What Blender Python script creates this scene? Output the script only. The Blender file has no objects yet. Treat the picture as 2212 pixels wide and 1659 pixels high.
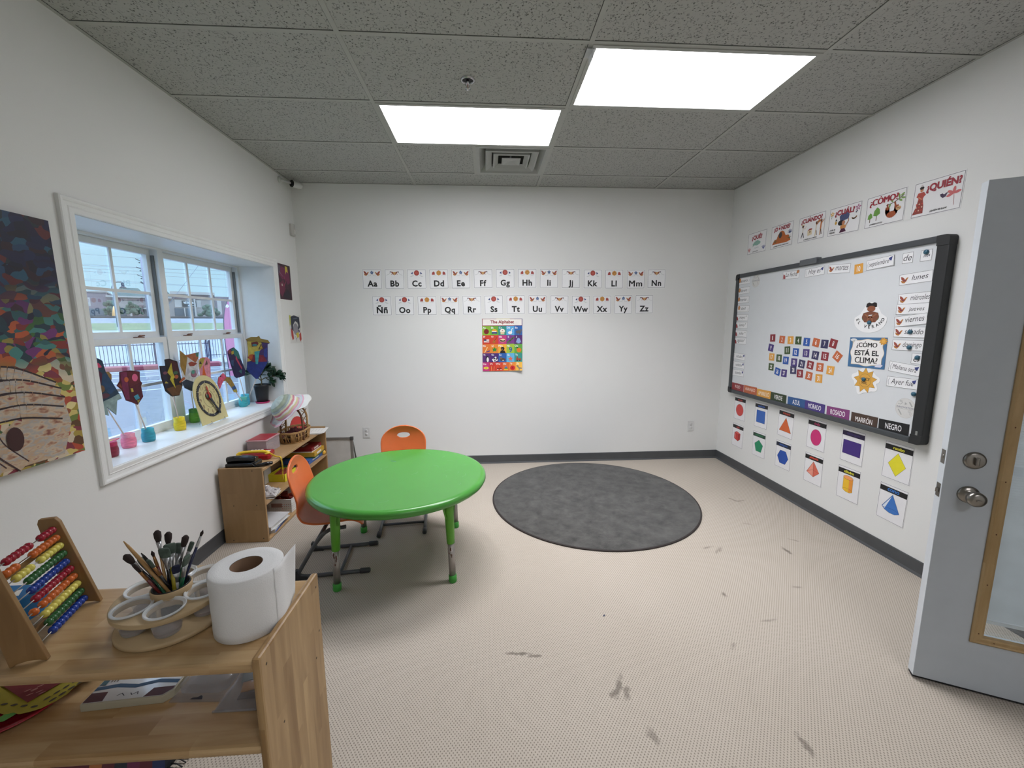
import bpy, bmesh, math, random
from mathutils import Matrix, Vector, Euler

random.seed(7)
scene = bpy.context.scene
COL = scene.collection
R = math.radians
PI = math.pi

# ------------------------------------------------------------------ camera, sky, exposure
cam_d = bpy.data.cameras.new('camera')
cam_d.sensor_fit = 'HORIZONTAL'
cam_d.sensor_width = 36.0
cam_d.lens = 36.0 * 888.35 / 2212.0
cam_d.clip_start = 0.02
cam_d.clip_end = 600
cam = bpy.data.objects.new('camera', cam_d)
COL.objects.link(cam)
CAM_LOC = Vector((-0.5374, -4.0406, 1.5294))
_yaw, _pit, _rol = -0.0624, -0.1465, -0.0047
_f = Vector((-math.sin(_yaw) * math.cos(_pit), math.cos(_yaw) * math.cos(_pit), math.sin(_pit)))
_r = Vector((math.cos(_yaw), math.sin(_yaw), 0))
_u = _r.cross(_f)
_r2 = _r * math.cos(_rol) + _u * math.sin(_rol)
_u2 = -_r * math.sin(_rol) + _u * math.cos(_rol)
cam.matrix_world = Matrix(((_r2.x, _u2.x, -_f.x, CAM_LOC.x), (_r2.y, _u2.y, -_f.y, CAM_LOC.y),
                           (_r2.z, _u2.z, -_f.z, CAM_LOC.z), (0, 0, 0, 1)))
scene.camera = cam

world = bpy.data.worlds.new('overcast_sky')
scene.world = world
world.use_nodes = True
wn, wl = world.node_tree.nodes, world.node_tree.links
wn.clear()
w_out = wn.new('ShaderNodeOutputWorld')
w_bg = wn.new('ShaderNodeBackground')
w_tc = wn.new('ShaderNodeTexCoord')
w_sep = wn.new('ShaderNodeSeparateXYZ')
w_ramp = wn.new('ShaderNodeValToRGB')          # overcast sky: pale at the horizon, brighter overhead
w_ramp.color_ramp.elements[0].position = 0.12
w_ramp.color_ramp.elements[0].color = (0.44, 0.70, 0.87, 1)
w_ramp.color_ramp.elements[1].position = 0.45
w_ramp.color_ramp.elements[1].color = (1.9, 2.6, 3.6, 1)
w_noise = wn.new('ShaderNodeTexNoise')
w_noise.inputs['Scale'].default_value = 3.0
w_mix = wn.new('ShaderNodeMix')
w_mix.data_type = 'RGBA'
w_mix.blend_type = 'MULTIPLY'
w_mix.inputs[0].default_value = 0.12
wl.new(w_tc.outputs['Generated'], w_sep.inputs[0])
wl.new(w_sep.outputs['Z'], w_ramp.inputs[0])
wl.new(w_tc.outputs['Generated'], w_noise.inputs['Vector'])
wl.new(w_ramp.outputs[0], w_mix.inputs[6])
wl.new(w_noise.outputs['Fac'], w_mix.inputs[7])
wl.new(w_mix.outputs[2], w_bg.inputs['Color'])
w_bg.inputs['Strength'].default_value = 1.5
wl.new(w_bg.outputs[0], w_out.inputs[0])

vs = scene.view_settings
vs.view_transform = 'Standard'
vs.look = 'None'
vs.gamma = 1.0
vs.use_curve_mapping = False
vs.exposure = 0.0
LAMP, SPREAD, LENS = 20.5, 115, 10.8      # watts and cone of each ceiling light, radiance of its lens

# ------------------------------------------------------------------ room dimensions (metres)
XL, XR, YF, YB, ZC = -2.4159, 2.0672, 0.3369, -6.6, 2.8937
G = 0.6096                                     # ceiling grid module
WY0, WY1, WZ0, WZ1 = -1.947, -0.170, 0.825, 2.035   # window opening in the left wall
WX = -2.700                                    # front face of the window units
DH = (XR, -2.985)                              # door hinge
DY0, DY1, DZ = -3.90, -2.985, 2.05

# ------------------------------------------------------------------ materials
_mats = {}


def lin(h):
    if isinstance(h, (tuple, list)):
        return tuple(h[:3])
    h = h.lstrip('#')
    o = []
    for i in (0, 2, 4):
        c = int(h[i:i + 2], 16) / 255
        o.append(c / 12.92 if c <= 0.04045 else ((c + 0.055) / 1.055) ** 2.4)
    return tuple(o)


def mat(key, col='808080', rough=0.55, metal=0.0, var=0.06, scale=12.0, bump=0.0, bscale=200.0,
        alpha=None, emit=None, strength=1.0, coat=0.0, stretch=None, spec=0.5, sheen=0.0):
    """Principled material whose base colour is varied by procedural noise in object space."""
    if key in _mats:
        return _mats[key]
    m = bpy.data.materials.new(key)
    m.use_nodes = True
    n, l = m.node_tree.nodes, m.node_tree.links
    b = n['Principled BSDF']
    c = lin(col)
    b.inputs['Roughness'].default_value = rough
    b.inputs['Metallic'].default_value = metal
    b.inputs['Specular IOR Level'].default_value = spec
    if coat:
        b.inputs['Coat Weight'].default_value = coat
        b.inputs['Coat Roughness'].default_value = 0.08
    if sheen:
        b.inputs['Sheen Weight'].default_value = sheen
    tc = n.new('ShaderNodeTexCoord')
    vec = tc.outputs['Object']
    if stretch:
        mp = n.new('ShaderNodeMapping')
        mp.inputs['Scale'].default_value = stretch
        l.new(vec, mp.inputs['Vector'])
        vec = mp.outputs[0]
    nt = n.new('ShaderNodeTexNoise')
    nt.inputs['Scale'].default_value = scale
    nt.inputs['Detail'].default_value = 3
    l.new(vec, nt.inputs['Vector'])
    rp = n.new('ShaderNodeValToRGB')
    rp.color_ramp.elements[0].position = 0.3
    rp.color_ramp.elements[1].position = 0.7
    rp.color_ramp.elements[0].color = tuple(max(0, x * (1 - var)) for x in c) + (1,)
    rp.color_ramp.elements[1].color = tuple(min(1, x * (1 + var)) for x in c) + (1,)
    l.new(nt.outputs['Fac'], rp.inputs[0])
    l.new(rp.outputs[0], b.inputs['Base Color'])
    if bump:
        bn = n.new('ShaderNodeTexNoise')
        bn.inputs['Scale'].default_value = bscale
        bn.inputs['Detail'].default_value = 2
        l.new(tc.outputs['Object'], bn.inputs['Vector'])
        bp = n.new('ShaderNodeBump')
        bp.inputs['Strength'].default_value = bump
        bp.inputs['Distance'].default_value = 0.002
        l.new(bn.outputs['Fac'], bp.inputs['Height'])
        l.new(bp.outputs[0], b.inputs['Normal'])
    if alpha is not None:
        tr = n.new('ShaderNodeBsdfTransparent')
        mx = n.new('ShaderNodeMixShader')
        mx.inputs[0].default_value = alpha
        l.new(tr.outputs[0], mx.inputs[1])
        l.new(b.outputs[0], mx.inputs[2])
        l.new(mx.outputs[0], n['Material Output'].inputs['Surface'])
    if emit:
        b.inputs['Emission Color'].default_value = lin(emit) + (1,)
        b.inputs['Emission Strength'].default_value = strength
    _mats[key] = m
    return m


def ink(h):
    return mat('ink_' + h, h, rough=0.5, var=0.03, scale=30)


def glass(key='clear_glass', tint=(0.97, 0.99, 1.0), gloss=0.06, rough=0.0):
    if key in _mats:
        return _mats[key]
    m = bpy.data.materials.new(key)
    m.use_nodes = True
    n, l = m.node_tree.nodes, m.node_tree.links
    n.remove(n['Principled BSDF'])
    tr = n.new('ShaderNodeBsdfTransparent')
    tr.inputs[0].default_value = tint + (1,)
    gl = n.new('ShaderNodeBsdfGlossy')
    gl.inputs['Roughness'].default_value = rough
    lw = n.new('ShaderNodeLayerWeight')
    lw.inputs[0].default_value = 0.25
    ml = n.new('ShaderNodeMath')
    ml.operation = 'MULTIPLY_ADD'
    ml.inputs[1].default_value = 0.25
    ml.inputs[2].default_value = gloss
    l.new(lw.outputs['Fresnel'], ml.inputs[0])
    mx = n.new('ShaderNodeMixShader')
    l.new(ml.outputs[0], mx.inputs[0])
    l.new(tr.outputs[0], mx.inputs[1])
    l.new(gl.outputs[0], mx.inputs[2])
    l.new(mx.outputs[0], n['Material Output'].inputs['Surface'])
    _mats[key] = m
    return m


def nodemat(key):
    m = bpy.data.materials.new(key)
    m.use_nodes = True
    _mats[key] = m
    return m, m.node_tree.nodes, m.node_tree.links, m.node_tree.nodes['Principled BSDF']


def mth(n, l, op, a, b=None, c=None):
    k = n.new('ShaderNodeMath')
    k.operation = op
    for i, v in enumerate((a, b, c)):
        if v is None:
            continue
        if isinstance(v, (int, float)):
            k.inputs[i].default_value = v
        else:
            l.new(v, k.inputs[i])
    return k.outputs[0]


def mixc(n, l, fac, a, b):
    k = n.new('ShaderNodeMix')
    k.data_type = 'RGBA'
    for i, v in ((0, fac), (6, a), (7, b)):
        if isinstance(v, (int, float)):
            k.inputs[i].default_value = v
        elif isinstance(v, tuple):
            k.inputs[i].default_value = v + (1,)
        else:
            l.new(v, k.inputs[i])
    return k.outputs[2]


def wall_mat(key, col, bump=0.25):
    m, n, l, b = nodemat(key)
    b.inputs['Roughness'].default_value = 0.75
    tc = n.new('ShaderNodeTexCoord')
    a = n.new('ShaderNodeTexNoise')
    a.inputs['Scale'].default_value = 1.3
    a.inputs['Detail'].default_value = 4
    l.new(tc.outputs['Object'], a.inputs['Vector'])
    c = lin(col)
    rp = n.new('ShaderNodeValToRGB')
    rp.color_ramp.elements[0].position = 0.3
    rp.color_ramp.elements[1].position = 0.7
    rp.color_ramp.elements[0].color = tuple(x * 0.975 for x in c) + (1,)
    rp.color_ramp.elements[1].color = c + (1,)
    l.new(a.outputs['Fac'], rp.inputs[0])
    l.new(rp.outputs[0], b.inputs['Base Color'])
    o = n.new('ShaderNodeTexNoise')               # orange-peel paint
    o.inputs['Scale'].default_value = 120
    o.inputs['Detail'].default_value = 2
    l.new(tc.outputs['Object'], o.inputs['Vector'])
    bp = n.new('ShaderNodeBump')
    bp.inputs['Strength'].default_value = bump
    bp.inputs['Distance'].default_value = 0.001
    l.new(o.outputs['Fac'], bp.inputs['Height'])
    l.new(bp.outputs[0], b.inputs['Normal'])
    return m


def wood_mat(key, light, dark, axis='X', plank=0.045, rough=0.45, grain=1.0):
    """Glued-strip wood: staves across, each its own tone, with stretched grain."""
    m, n, l, b = nodemat(key)
    b.inputs['Roughness'].default_value = rough
    tc = n.new('ShaderNodeTexCoord')
    sp = n.new('ShaderNodeSeparateXYZ')
    l.new(tc.outputs['Object'], sp.inputs[0])
    ax = {'X': 0, 'Y': 1, 'Z': 2}[axis]
    others = [i for i in range(3) if i != ax]
    s1 = mth(n, l, 'FLOOR', mth(n, l, 'DIVIDE', sp.outputs[others[0]], plank))
    s2 = mth(n, l, 'FLOOR', mth(n, l, 'DIVIDE', sp.outputs[others[1]], plank * 1.0001))
    idx = mth(n, l, 'ADD', s1, mth(n, l, 'MULTIPLY', s2, 7.3))
    seg = mth(n, l, 'FLOOR', mth(n, l, 'ADD', mth(n, l, 'DIVIDE', sp.outputs[ax], 0.34), mth(n, l, 'MULTIPLY', idx, 0.37)))
    wn_ = n.new('ShaderNodeTexWhiteNoise')
    wn_.noise_dimensions = '2D'
    cb = n.new('ShaderNodeCombineXYZ')
    l.new(idx, cb.inputs[0])
    l.new(seg, cb.inputs[1])
    l.new(cb.outputs[0], wn_.inputs['Vector'])
    mp = n.new('ShaderNodeMapping')
    sc = [14.0 * grain, 14.0 * grain, 14.0 * grain]
    sc[ax] = 1.6
    mp.inputs['Scale'].default_value = sc
    off = n.new('ShaderNodeVectorMath')
    off.operation = 'ADD'
    l.new(tc.outputs['Object'], off.inputs[0])
    l.new(cb.outputs[0], off.inputs[1])
    l.new(off.outputs[0], mp.inputs['Vector'])
    g = n.new('ShaderNodeTexNoise')
    g.inputs['Scale'].default_value = 2.2
    g.inputs['Detail'].default_value = 6
    g.inputs['Distortion'].default_value = 0.6
    l.new(mp.outputs[0], g.inputs['Vector'])
    f = mth(n, l, 'ADD', mth(n, l, 'MULTIPLY', wn_.outputs['Value'], 0.30), mth(n, l, 'MULTIPLY', g.outputs['Fac'], 0.95))
    rp = n.new('ShaderNodeValToRGB')
    rp.color_ramp.elements[0].position = 0.25
    rp.color_ramp.elements[1].position = 0.85
    rp.color_ramp.elements[0].color = lin(light) + (1,)
    rp.color_ramp.elements[1].color = lin(dark) + (1,)
    l.new(f, rp.inputs[0])
    l.new(rp.outputs[0], b.inputs['Base Color'])
    return m


M_WALL = wall_mat('wall_paint', 'E1E2DF')
M_WALLR = M_WALL
M_TRIM = mat('white_trim_paint', 'E2E4E2', rough=0.35, var=0.02)
M_VINYL = mat('white_vinyl', 'DDE0E0', rough=0.3, var=0.02)
M_BASE = mat('charcoal_vinyl_baseboard', '4A4C4E', rough=0.45, var=0.06)


def carpet_mat():
    m, n, l, b = nodemat('beige_loop_carpet')
    b.inputs['Roughness'].default_value = 0.95
    b.inputs['Specular IOR Level'].default_value = 0.1
    tc = n.new('ShaderNodeTexCoord')
    sp = n.new('ShaderNodeSeparateXYZ')
    l.new(tc.outputs['Object'], sp.inputs[0])
    k1, k2 = 2 * PI / 0.0134, 2 * PI / 0.0172
    wob = n.new('ShaderNodeTexNoise')
    wob.inputs['Scale'].default_value = 26
    l.new(tc.outputs['Object'], wob.inputs['Vector'])
    wv = mth(n, l, 'MULTIPLY', wob.outputs['Fac'], 1.6)
    sx = mth(n, l, 'SINE', mth(n, l, 'ADD', mth(n, l, 'MULTIPLY', sp.outputs[0], k1), wv))
    sy = mth(n, l, 'SINE', mth(n, l, 'ADD', mth(n, l, 'MULTIPLY', sp.outputs[1], k2), wv))
    dots = mth(n, l, 'MULTIPLY', sx, sy)
    pit = n.new('ShaderNodeMapRange')
    pit.inputs[1].default_value = 0.30
    pit.inputs[2].default_value = 0.80
    pit.inputs[3].default_value = 0.0
    pit.inputs[4].default_value = 1.0
    l.new(dots, pit.inputs[0])
    big = n.new('ShaderNodeTexNoise')
    big.inputs['Scale'].default_value = 1.1
    big.inputs['Detail'].default_value = 5
    l.new(tc.outputs['Object'], big.inputs['Vector'])
    fine = n.new('ShaderNodeTexNoise')
    fine.inputs['Scale'].default_value = 170
    fine.inputs['Detail'].default_value = 2
    l.new(tc.outputs['Object'], fine.inputs['Vector'])
    base = mixc(n, l, big.outputs['Fac'], lin('B0A79A'), lin('BDB5A9'))
    base = mixc(n, l, mth(n, l, 'MULTIPLY', fine.outputs['Fac'], 0.25), base, lin('978D80'))
    base = mixc(n, l, mth(n, l, 'MULTIPLY', pit.outputs[0], 0.62), base, lin('645C52'))
    # soiling marks with shapes of their own: (x, y, rx, ry, angle, darkness)
    marks = [(1.472, -1.579, .012, .035, .1, .9), (0.96, -1.50, .035, .008, .3, .7), (1.03, -1.53, .012, .03, -.5, .6), (1.0, -1.55, .03, .007, .9, .5),
             (1.595, -.776, .007, .05, .5, .8), (1.63, -.80, .04, .008, .2, .6), (.793, -1.987, .010, .016, 0, .9),
             (.005, -2.53, .012, .045, -.5, .8), (-.02, -2.56, .03, .012, .6, .8), (.03, -2.56, .012, .03, -.3, .7),
             (-.406, -2.326, .05, .008, -.1, .9), (-.33, -2.345, .03, .007, .0, .8), (.065, -2.747, .016, .03, .2, .6),
             (.607, -2.817, .012, .035, .0, .75), (.30, -2.90, .02, .02, .3, .6), (1.45, -1.2, .03, .008, -.5, .5),
             (1.62, -1.45, .03, .007, -.7, .5), (.9, -2.2, .04, .006, .1, .45), (1.25, -1.95, .03, .007, -.2, .5), (.62, -2.35, .02, .008, .8, .4)]
    wn1 = n.new('ShaderNodeTexNoise')
    wn1.inputs['Scale'].default_value = 45
    wn1.inputs['Detail'].default_value = 3
    l.new(tc.outputs['Object'], wn1.inputs['Vector'])
    warp = mth(n, l, 'MULTIPLY', mth(n, l, 'SUBTRACT', wn1.outputs['Fac'], 0.5), 2.6)
    tot = None
    for (x, y, rx, ry, a, dk) in marks:
        dx = mth(n, l, 'SUBTRACT', sp.outputs[0], x)
        dy = mth(n, l, 'SUBTRACT', sp.outputs[1], y)
        u = mth(n, l, 'DIVIDE', mth(n, l, 'ADD', mth(n, l, 'MULTIPLY', dx, math.cos(a)), mth(n, l, 'MULTIPLY', dy, math.sin(a))), rx)
        v = mth(n, l, 'DIVIDE', mth(n, l, 'SUBTRACT', mth(n, l, 'MULTIPLY', dy, math.cos(a)), mth(n, l, 'MULTIPLY', dx, math.sin(a))), ry)
        d = mth(n, l, 'SQRT', mth(n, l, 'ADD', mth(n, l, 'MULTIPLY', u, u), mth(n, l, 'MULTIPLY', v, v)))
        k = n.new('ShaderNodeMapRange')
        k.inputs[1].default_value = 0.5
        k.inputs[2].default_value = 1.5
        k.inputs[3].default_value = dk
        k.inputs[4].default_value = 0.0
        l.new(mth(n, l, 'ADD', d, warp), k.inputs[0])
        tot = k.outputs[0] if tot is None else mth(n, l, 'MAXIMUM', tot, k.outputs[0])
    base = mixc(n, l, mth(n, l, 'MULTIPLY', tot, 0.75), base, lin('565049'))
    l.new(base, b.inputs['Base Color'])
    bp = n.new('ShaderNodeBump')
    bp.inputs['Strength'].default_value = 0.55
    bp.inputs['Distance'].default_value = 0.003
    l.new(mth(n, l, 'SUBTRACT', mth(n, l, 'MULTIPLY', fine.outputs['Fac'], 0.5), pit.outputs[0]), bp.inputs['Height'])
    l.new(bp.outputs[0], b.inputs['Normal'])
    return m


def tile_mat():
    m, n, l, b = nodemat('fissured_ceiling_tile')
    b.inputs['Roughness'].default_value = 0.9
    b.inputs['Specular IOR Level'].default_value = 0.1
    tc = n.new('ShaderNodeTexCoord')
    w = n.new('ShaderNodeTexNoise')
    w.inputs['Scale'].default_value = 38
    w.inputs['Detail'].default_value = 2
    l.new(tc.outputs['Object'], w.inputs['Vector'])
    ad = n.new('ShaderNodeVectorMath')
    ad.operation = 'MULTIPLY_ADD'
    ad.inputs[1].default_value = (0.016, 0.016, 0.016)
    l.new(w.outputs['Color'], ad.inputs[0])
    l.new(tc.outputs['Object'], ad.inputs[2])
    v = n.new('ShaderNodeTexVoronoi')
    v.inputs['Scale'].default_value = 56
    v.inputs['Randomness'].default_value = 1
    l.new(ad.outputs[0], v.inputs['Vector'])
    e = n.new('ShaderNodeTexVoronoi')
    e.feature = 'DISTANCE_TO_EDGE'
    e.inputs['Scale'].default_value = 50
    l.new(ad.outputs[0], e.inputs['Vector'])
    sel = n.new('ShaderNodeTexNoise')
    sel.inputs['Scale'].default_value = 70
    l.new(tc.outputs['Object'], sel.inputs['Vector'])
    k = n.new('ShaderNodeMapRange')
    k.inputs[1].default_value = 0.12
    k.inputs[2].default_value = 0.27
    k.inputs[3].default_value = 1
    k.inputs[4].default_value = 0
    l.new(v.outputs['Distance'], k.inputs[0])
    k2 = n.new('ShaderNodeMapRange')
    k2.inputs[1].default_value = 0.02
    k2.inputs[2].default_value = 0.07
    k2.inputs[3].default_value = 1
    k2.inputs[4].default_value = 0
    l.new(e.outputs['Distance'], k2.inputs[0])
    k3 = n.new('ShaderNodeMapRange')
    k3.inputs[1].default_value = 0.50
    k3.inputs[2].default_value = 0.60
    l.new(sel.outputs['Fac'], k3.inputs[0])
    pit = mth(n, l, 'MAXIMUM', k.outputs[0], mth(n, l, 'MULTIPLY', mth(n, l, 'MULTIPLY', k2.outputs[0], k3.outputs[0]), 0.7))
    base = mixc(n, l, mth(n, l, 'MULTIPLY', pit, 0.9), lin('AEAFAB'), lin('50524E'))
    l.new(base, b.inputs['Base Color'])
    bp = n.new('ShaderNodeBump')
    bp.inputs['Strength'].default_value = 0.5
    bp.inputs['Distance'].default_value = 0.002
    bp.invert = True
    l.new(pit, bp.inputs['Height'])
    l.new(bp.outputs[0], b.inputs['Normal'])
    return m


# ------------------------------------------------------------------ mesh builder
def basis(d):
    d = Vector(d).normalized()
    up = Vector((0, 0, 1)) if abs(d.z) < 0.9 else Vector((1, 0, 0))
    a = d.cross(up).normalized()
    return a, a.cross(d).normalized()


def curve_pts(pts, n=8):
    """Catmull-Rom through pts."""
    P = [Vector(p) for p in pts]
    P = [P[0] * 2 - P[1]] + P + [P[-1] * 2 - P[-2]]
    out = []
    for i in range(1, len(P) - 2):
        for k in range(n):
            t = k / n
            a, b_, c, d = P[i - 1], P[i], P[i + 1], P[i + 2]
            out.append(0.5 * ((2 * b_) + (c - a) * t + (2 * a - 5 * b_ + 4 * c - d) * t * t + (3 * b_ - a - 3 * c + d) * t ** 3))
    out.append(P[-2])
    return out


class MB:
    def __init__(s):
        s.v, s.f, s.m, s.mats, s.sm = [], [], [], [], []

    def mi(s, m):
        if m not in s.mats:
            s.mats.append(m)
        return s.mats.index(m)

    def add(s, vs_, fs, m, smooth=False, T=None):
        o = len(s.v)
        if T is not None:
            vs_ = [T @ Vector(p) for p in vs_]
        s.v += [tuple(p) for p in vs_]
        k = s.mi(m)
        for f in fs:
            s.f.append([i + o for i in f])
            s.m.append(k)
            s.sm.append(smooth)
        return s

    def box(s, x0, x1, y0, y1, z0, z1, m, T=None, bev=0.0):
        x0, x1 = min(x0, x1), max(x0, x1)
        y0, y1 = min(y0, y1), max(y0, y1)
        z0, z1 = min(z0, z1), max(z0, z1)
        if bev:
            bm = bmesh.new()
            bmesh.ops.create_cube(bm, size=1)
            for v in bm.verts:
                v.co = Vector(((x0 + x1) / 2 + v.co.x * (x1 - x0), (y0 + y1) / 2 + v.co.y * (y1 - y0), (z0 + z1) / 2 + v.co.z * (z1 - z0)))
            bmesh.ops.bevel(bm, geom=bm.edges[:], offset=bev, segments=2, affect='EDGES', profile=0.6)
            bm.verts.index_update()
            s.add([v.co[:] for v in bm.verts], [[v.index for v in f.verts] for f in bm.faces], m, False, T)
            bm.free()
            return s
        vv = [(x, y, z) for x in (x0, x1) for y in (y0, y1) for z in (z0, z1)]
        return s.add(vv, [(0, 1, 3, 2), (4, 6, 7, 5), (0, 4, 5, 1), (2, 3, 7, 6), (0, 2, 6, 4), (1, 5, 7, 3)], m, False, T)

    def tube(s, pts, r, m, n=10, caps=True, T=None, smooth=True):
        P = [Vector(p) for p in pts]
        rr = r if isinstance(r, (list, tuple)) else [r] * len(P)
        vv, ff = [], []
        a = b_ = None
        for i, p in enumerate(P):
            d = (P[min(i + 1, len(P) - 1)] - P[max(i - 1, 0)])
            if d.length < 1e-9:
                d = Vector((0, 0, 1))
            d.normalize()
            if a is None:
                a, b_ = basis(d)
            else:
                a = (a - d * a.dot(d))
                if a.length < 1e-6:
                    a, b_ = basis(d)
                a.normalize()
                b_ = a.cross(d).normalized()
            for k in range(n):
                t = 2 * PI * k / n
                vv.append(p + (a * math.cos(t) + b_ * math.sin(t)) * rr[i])
        for i in range(len(P) - 1):
            for k in range(n):
                k2 = (k + 1) % n
                ff.append((i * n + k, i * n + k2, (i + 1) * n + k2, (i + 1) * n + k))
        s.add(vv, ff, m, smooth, T)
        if caps:
            for i in (0, len(P) - 1):
                s.add(vv[i * n:(i + 1) * n], [list(range(n))], m, False, T)
        return s

    def lathe(s, prof, m, n=32, T=None, smooth=True, close=False):
        """prof: (radius, z) list turned about local z."""
        vv, ff = [], []
        for (r_, z) in prof:
            for k in range(n):
                t = 2 * PI * k / n
                vv.append((r_ * math.cos(t), r_ * math.sin(t), z))
        L = len(prof)
        for i in range(L if close else L - 1):
            j = (i + 1) % L
            for k in range(n):
                k2 = (k + 1) % n
                ff.append((i * n + k, i * n + k2, j * n + k2, j * n + k))
        return s.add(vv, ff, m, smooth, T)

    def prism(s, poly, z0, z1, m, T=None, sm=False):
        """extrude a 2D polygon (any simple outline) between z0 and z1"""
        n = len(poly)
        vv = [(x, y, z0) for x, y in poly] + [(x, y, z1) for x, y in poly]
        ff = [[i, (i + 1) % n, n + (i + 1) % n, n + i] for i in range(n)]
        s.add(vv, ff, m, sm, T)
        tris = tess(poly)
        s.add([(x, y, z1) for x, y in poly], tris, m, False, T)
        s.add([(x, y, z0) for x, y in poly], [t[::-1] for t in tris], m, False, T)
        return s

    def flat(s, poly, z, m, T=None):
        return s.add([(x, y, z) for x, y in poly], tess(poly), m, False, T)

    def sphere(s, c, r, m, n=12, T=None, sc=(1, 1, 1)):
        vv, ff = [], []
        h = n // 2 + 1
        for i in range(h + 1):
            a = PI * i / h
            for k in range(n):
                t = 2 * PI * k / n
                vv.append((c[0] + r * sc[0] * math.sin(a) * math.cos(t), c[1] + r * sc[1] * math.sin(a) * math.sin(t), c[2] + r * sc[2] * math.cos(a)))
        for i in range(h):
            for k in range(n):
                k2 = (k + 1) % n
                ff.append((i * n + k, (i + 1) * n + k, (i + 1) * n + k2, i * n + k2))
        return s.add(vv, ff, m, True, T)

    def grid(s, fn, nu, nv, m, T=None, smooth=True, closed_u=False):
        vv = [fn(i / nu, j / nv) for j in range(nv + 1) for i in range(nu + (0 if closed_u else 1))]
        w = nu if closed_u else nu + 1
        ff = []
        for j in range(nv):
            for i in range(nu):
                i2 = (i + 1) % w
                ff.append((j * w + i, j * w + i2, (j + 1) * w + i2, (j + 1) * w + i))
        return s.add(vv, ff, m, smooth, T)

    def build(s, name, parent=None, solid=0.0, sub=0, bevel=0.0, weld=True):
        me = bpy.data.meshes.new(name)
        me.from_pydata(s.v, [], s.f)
        for m in s.mats:
            me.materials.append(m)
        me.polygons.foreach_set('material_index', s.m)
        me.polygons.foreach_set('use_smooth', s.sm)
        me.update()
        bm = bmesh.new()
        bm.from_mesh(me)
        if weld:
            bmesh.ops.remove_doubles(bm, verts=bm.verts, dist=1e-5)
        bmesh.ops.dissolve_degenerate(bm, edges=bm.edges, dist=1e-7)
        bmesh.ops.recalc_face_normals(bm, faces=bm.faces)
        bm.to_mesh(me)
        bm.free()
        o = bpy.data.objects.new(name, me)
        COL.objects.link(o)
        if parent is not None:
            o.parent = parent
        if solid:
            k = o.modifiers.new('thickness', 'SOLIDIFY')
            k.thickness = solid
            k.offset = 0
        if bevel:
            k = o.modifiers.new('bevel', 'BEVEL')
            k.width = bevel
            k.segments = 2
            k.limit_method = 'ANGLE'
            k.angle_limit = R(40)
        if sub:
            k = o.modifiers.new('smooth', 'SUBSURF')
            k.levels = sub
            k.render_levels = sub
        return o


def tess(poly):
    from mathutils.geometry import tessellate_polygon
    t = tessellate_polygon([[Vector((x, y, 0)) for x, y in poly]])
    area = sum(poly[i][0] * poly[(i + 1) % len(poly)][1] - poly[(i + 1) % len(poly)][0] * poly[i][1] for i in range(len(poly)))
    out = []
    for a, b_, c in t:
        ar = (poly[b_][0] - poly[a][0]) * (poly[c][1] - poly[a][1]) - (poly[c][0] - poly[a][0]) * (poly[b_][1] - poly[a][1])
        out.append([a, b_, c] if ar > 0 else [a, c, b_])
    return out


def thing(name, label, cat, loc=(0, 0, 0), rz=0.0, group=None):
    o = bpy.data.objects.new(name, None)
    COL.objects.link(o)
    o.location = loc
    o.rotation_euler = (0, 0, rz)
    o.empty_display_size = 0.05
    return tag(o, label, cat, group)


def tag(o, label, cat, group=None, kind=None):
    o['label'] = label
    o['category'] = cat
    if group:
        o['group'] = group
    if kind:
        o['kind'] = kind
    return o


def struct(o, label=None):
    o['kind'] = 'structure'
    if label:
        o['label'] = label
    return o


def TR(x, y, z, rx=0, ry=0, rz=0, s=1):
    return Matrix.Translation((x, y, z)) @ Euler((rx, ry, rz)).to_matrix().to_4x4() @ Matrix.Scale(s, 4)


# ------------------------------------------------------------------ lettering (built-in font turned into mesh)
_tx = {}


def letters(s, bold=0.0, shear=0.0, space=1.0):
    key = (s, bold, shear, space)
    if key in _tx:
        return _tx[key]
    cu = bpy.data.curves.new('lettering', 'FONT')
    cu.body = s
    cu.size = 1
    cu.offset = bold
    cu.shear = shear
    cu.space_character = space
    cu.resolution_u = 3
    ob = bpy.data.objects.new('lettering', cu)
    COL.objects.link(ob)
    bpy.context.view_layer.update()
    dg = bpy.context.evaluated_depsgraph_get()
    me = ob.evaluated_get(dg).to_mesh()
    vv = [(v.co.x, v.co.y) for v in me.vertices]
    ff = [list(p.vertices) for p in me.polygons]
    ob.evaluated_get(dg).to_mesh_clear()
    bpy.data.objects.remove(ob)
    bpy.data.curves.remove(cu)
    x0, x1 = min(p[0] for p in vv), max(p[0] for p in vv)
    y0, y1 = min(p[1] for p in vv), max(p[1] for p in vv)
    vv = [((x - x0) / (x1 - x0), (y - y0) / (y1 - y0)) for x, y in vv]
    _tx[key] = (vv, ff, (x1 - x0) / (y1 - y0))
    return _tx[key]


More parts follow.
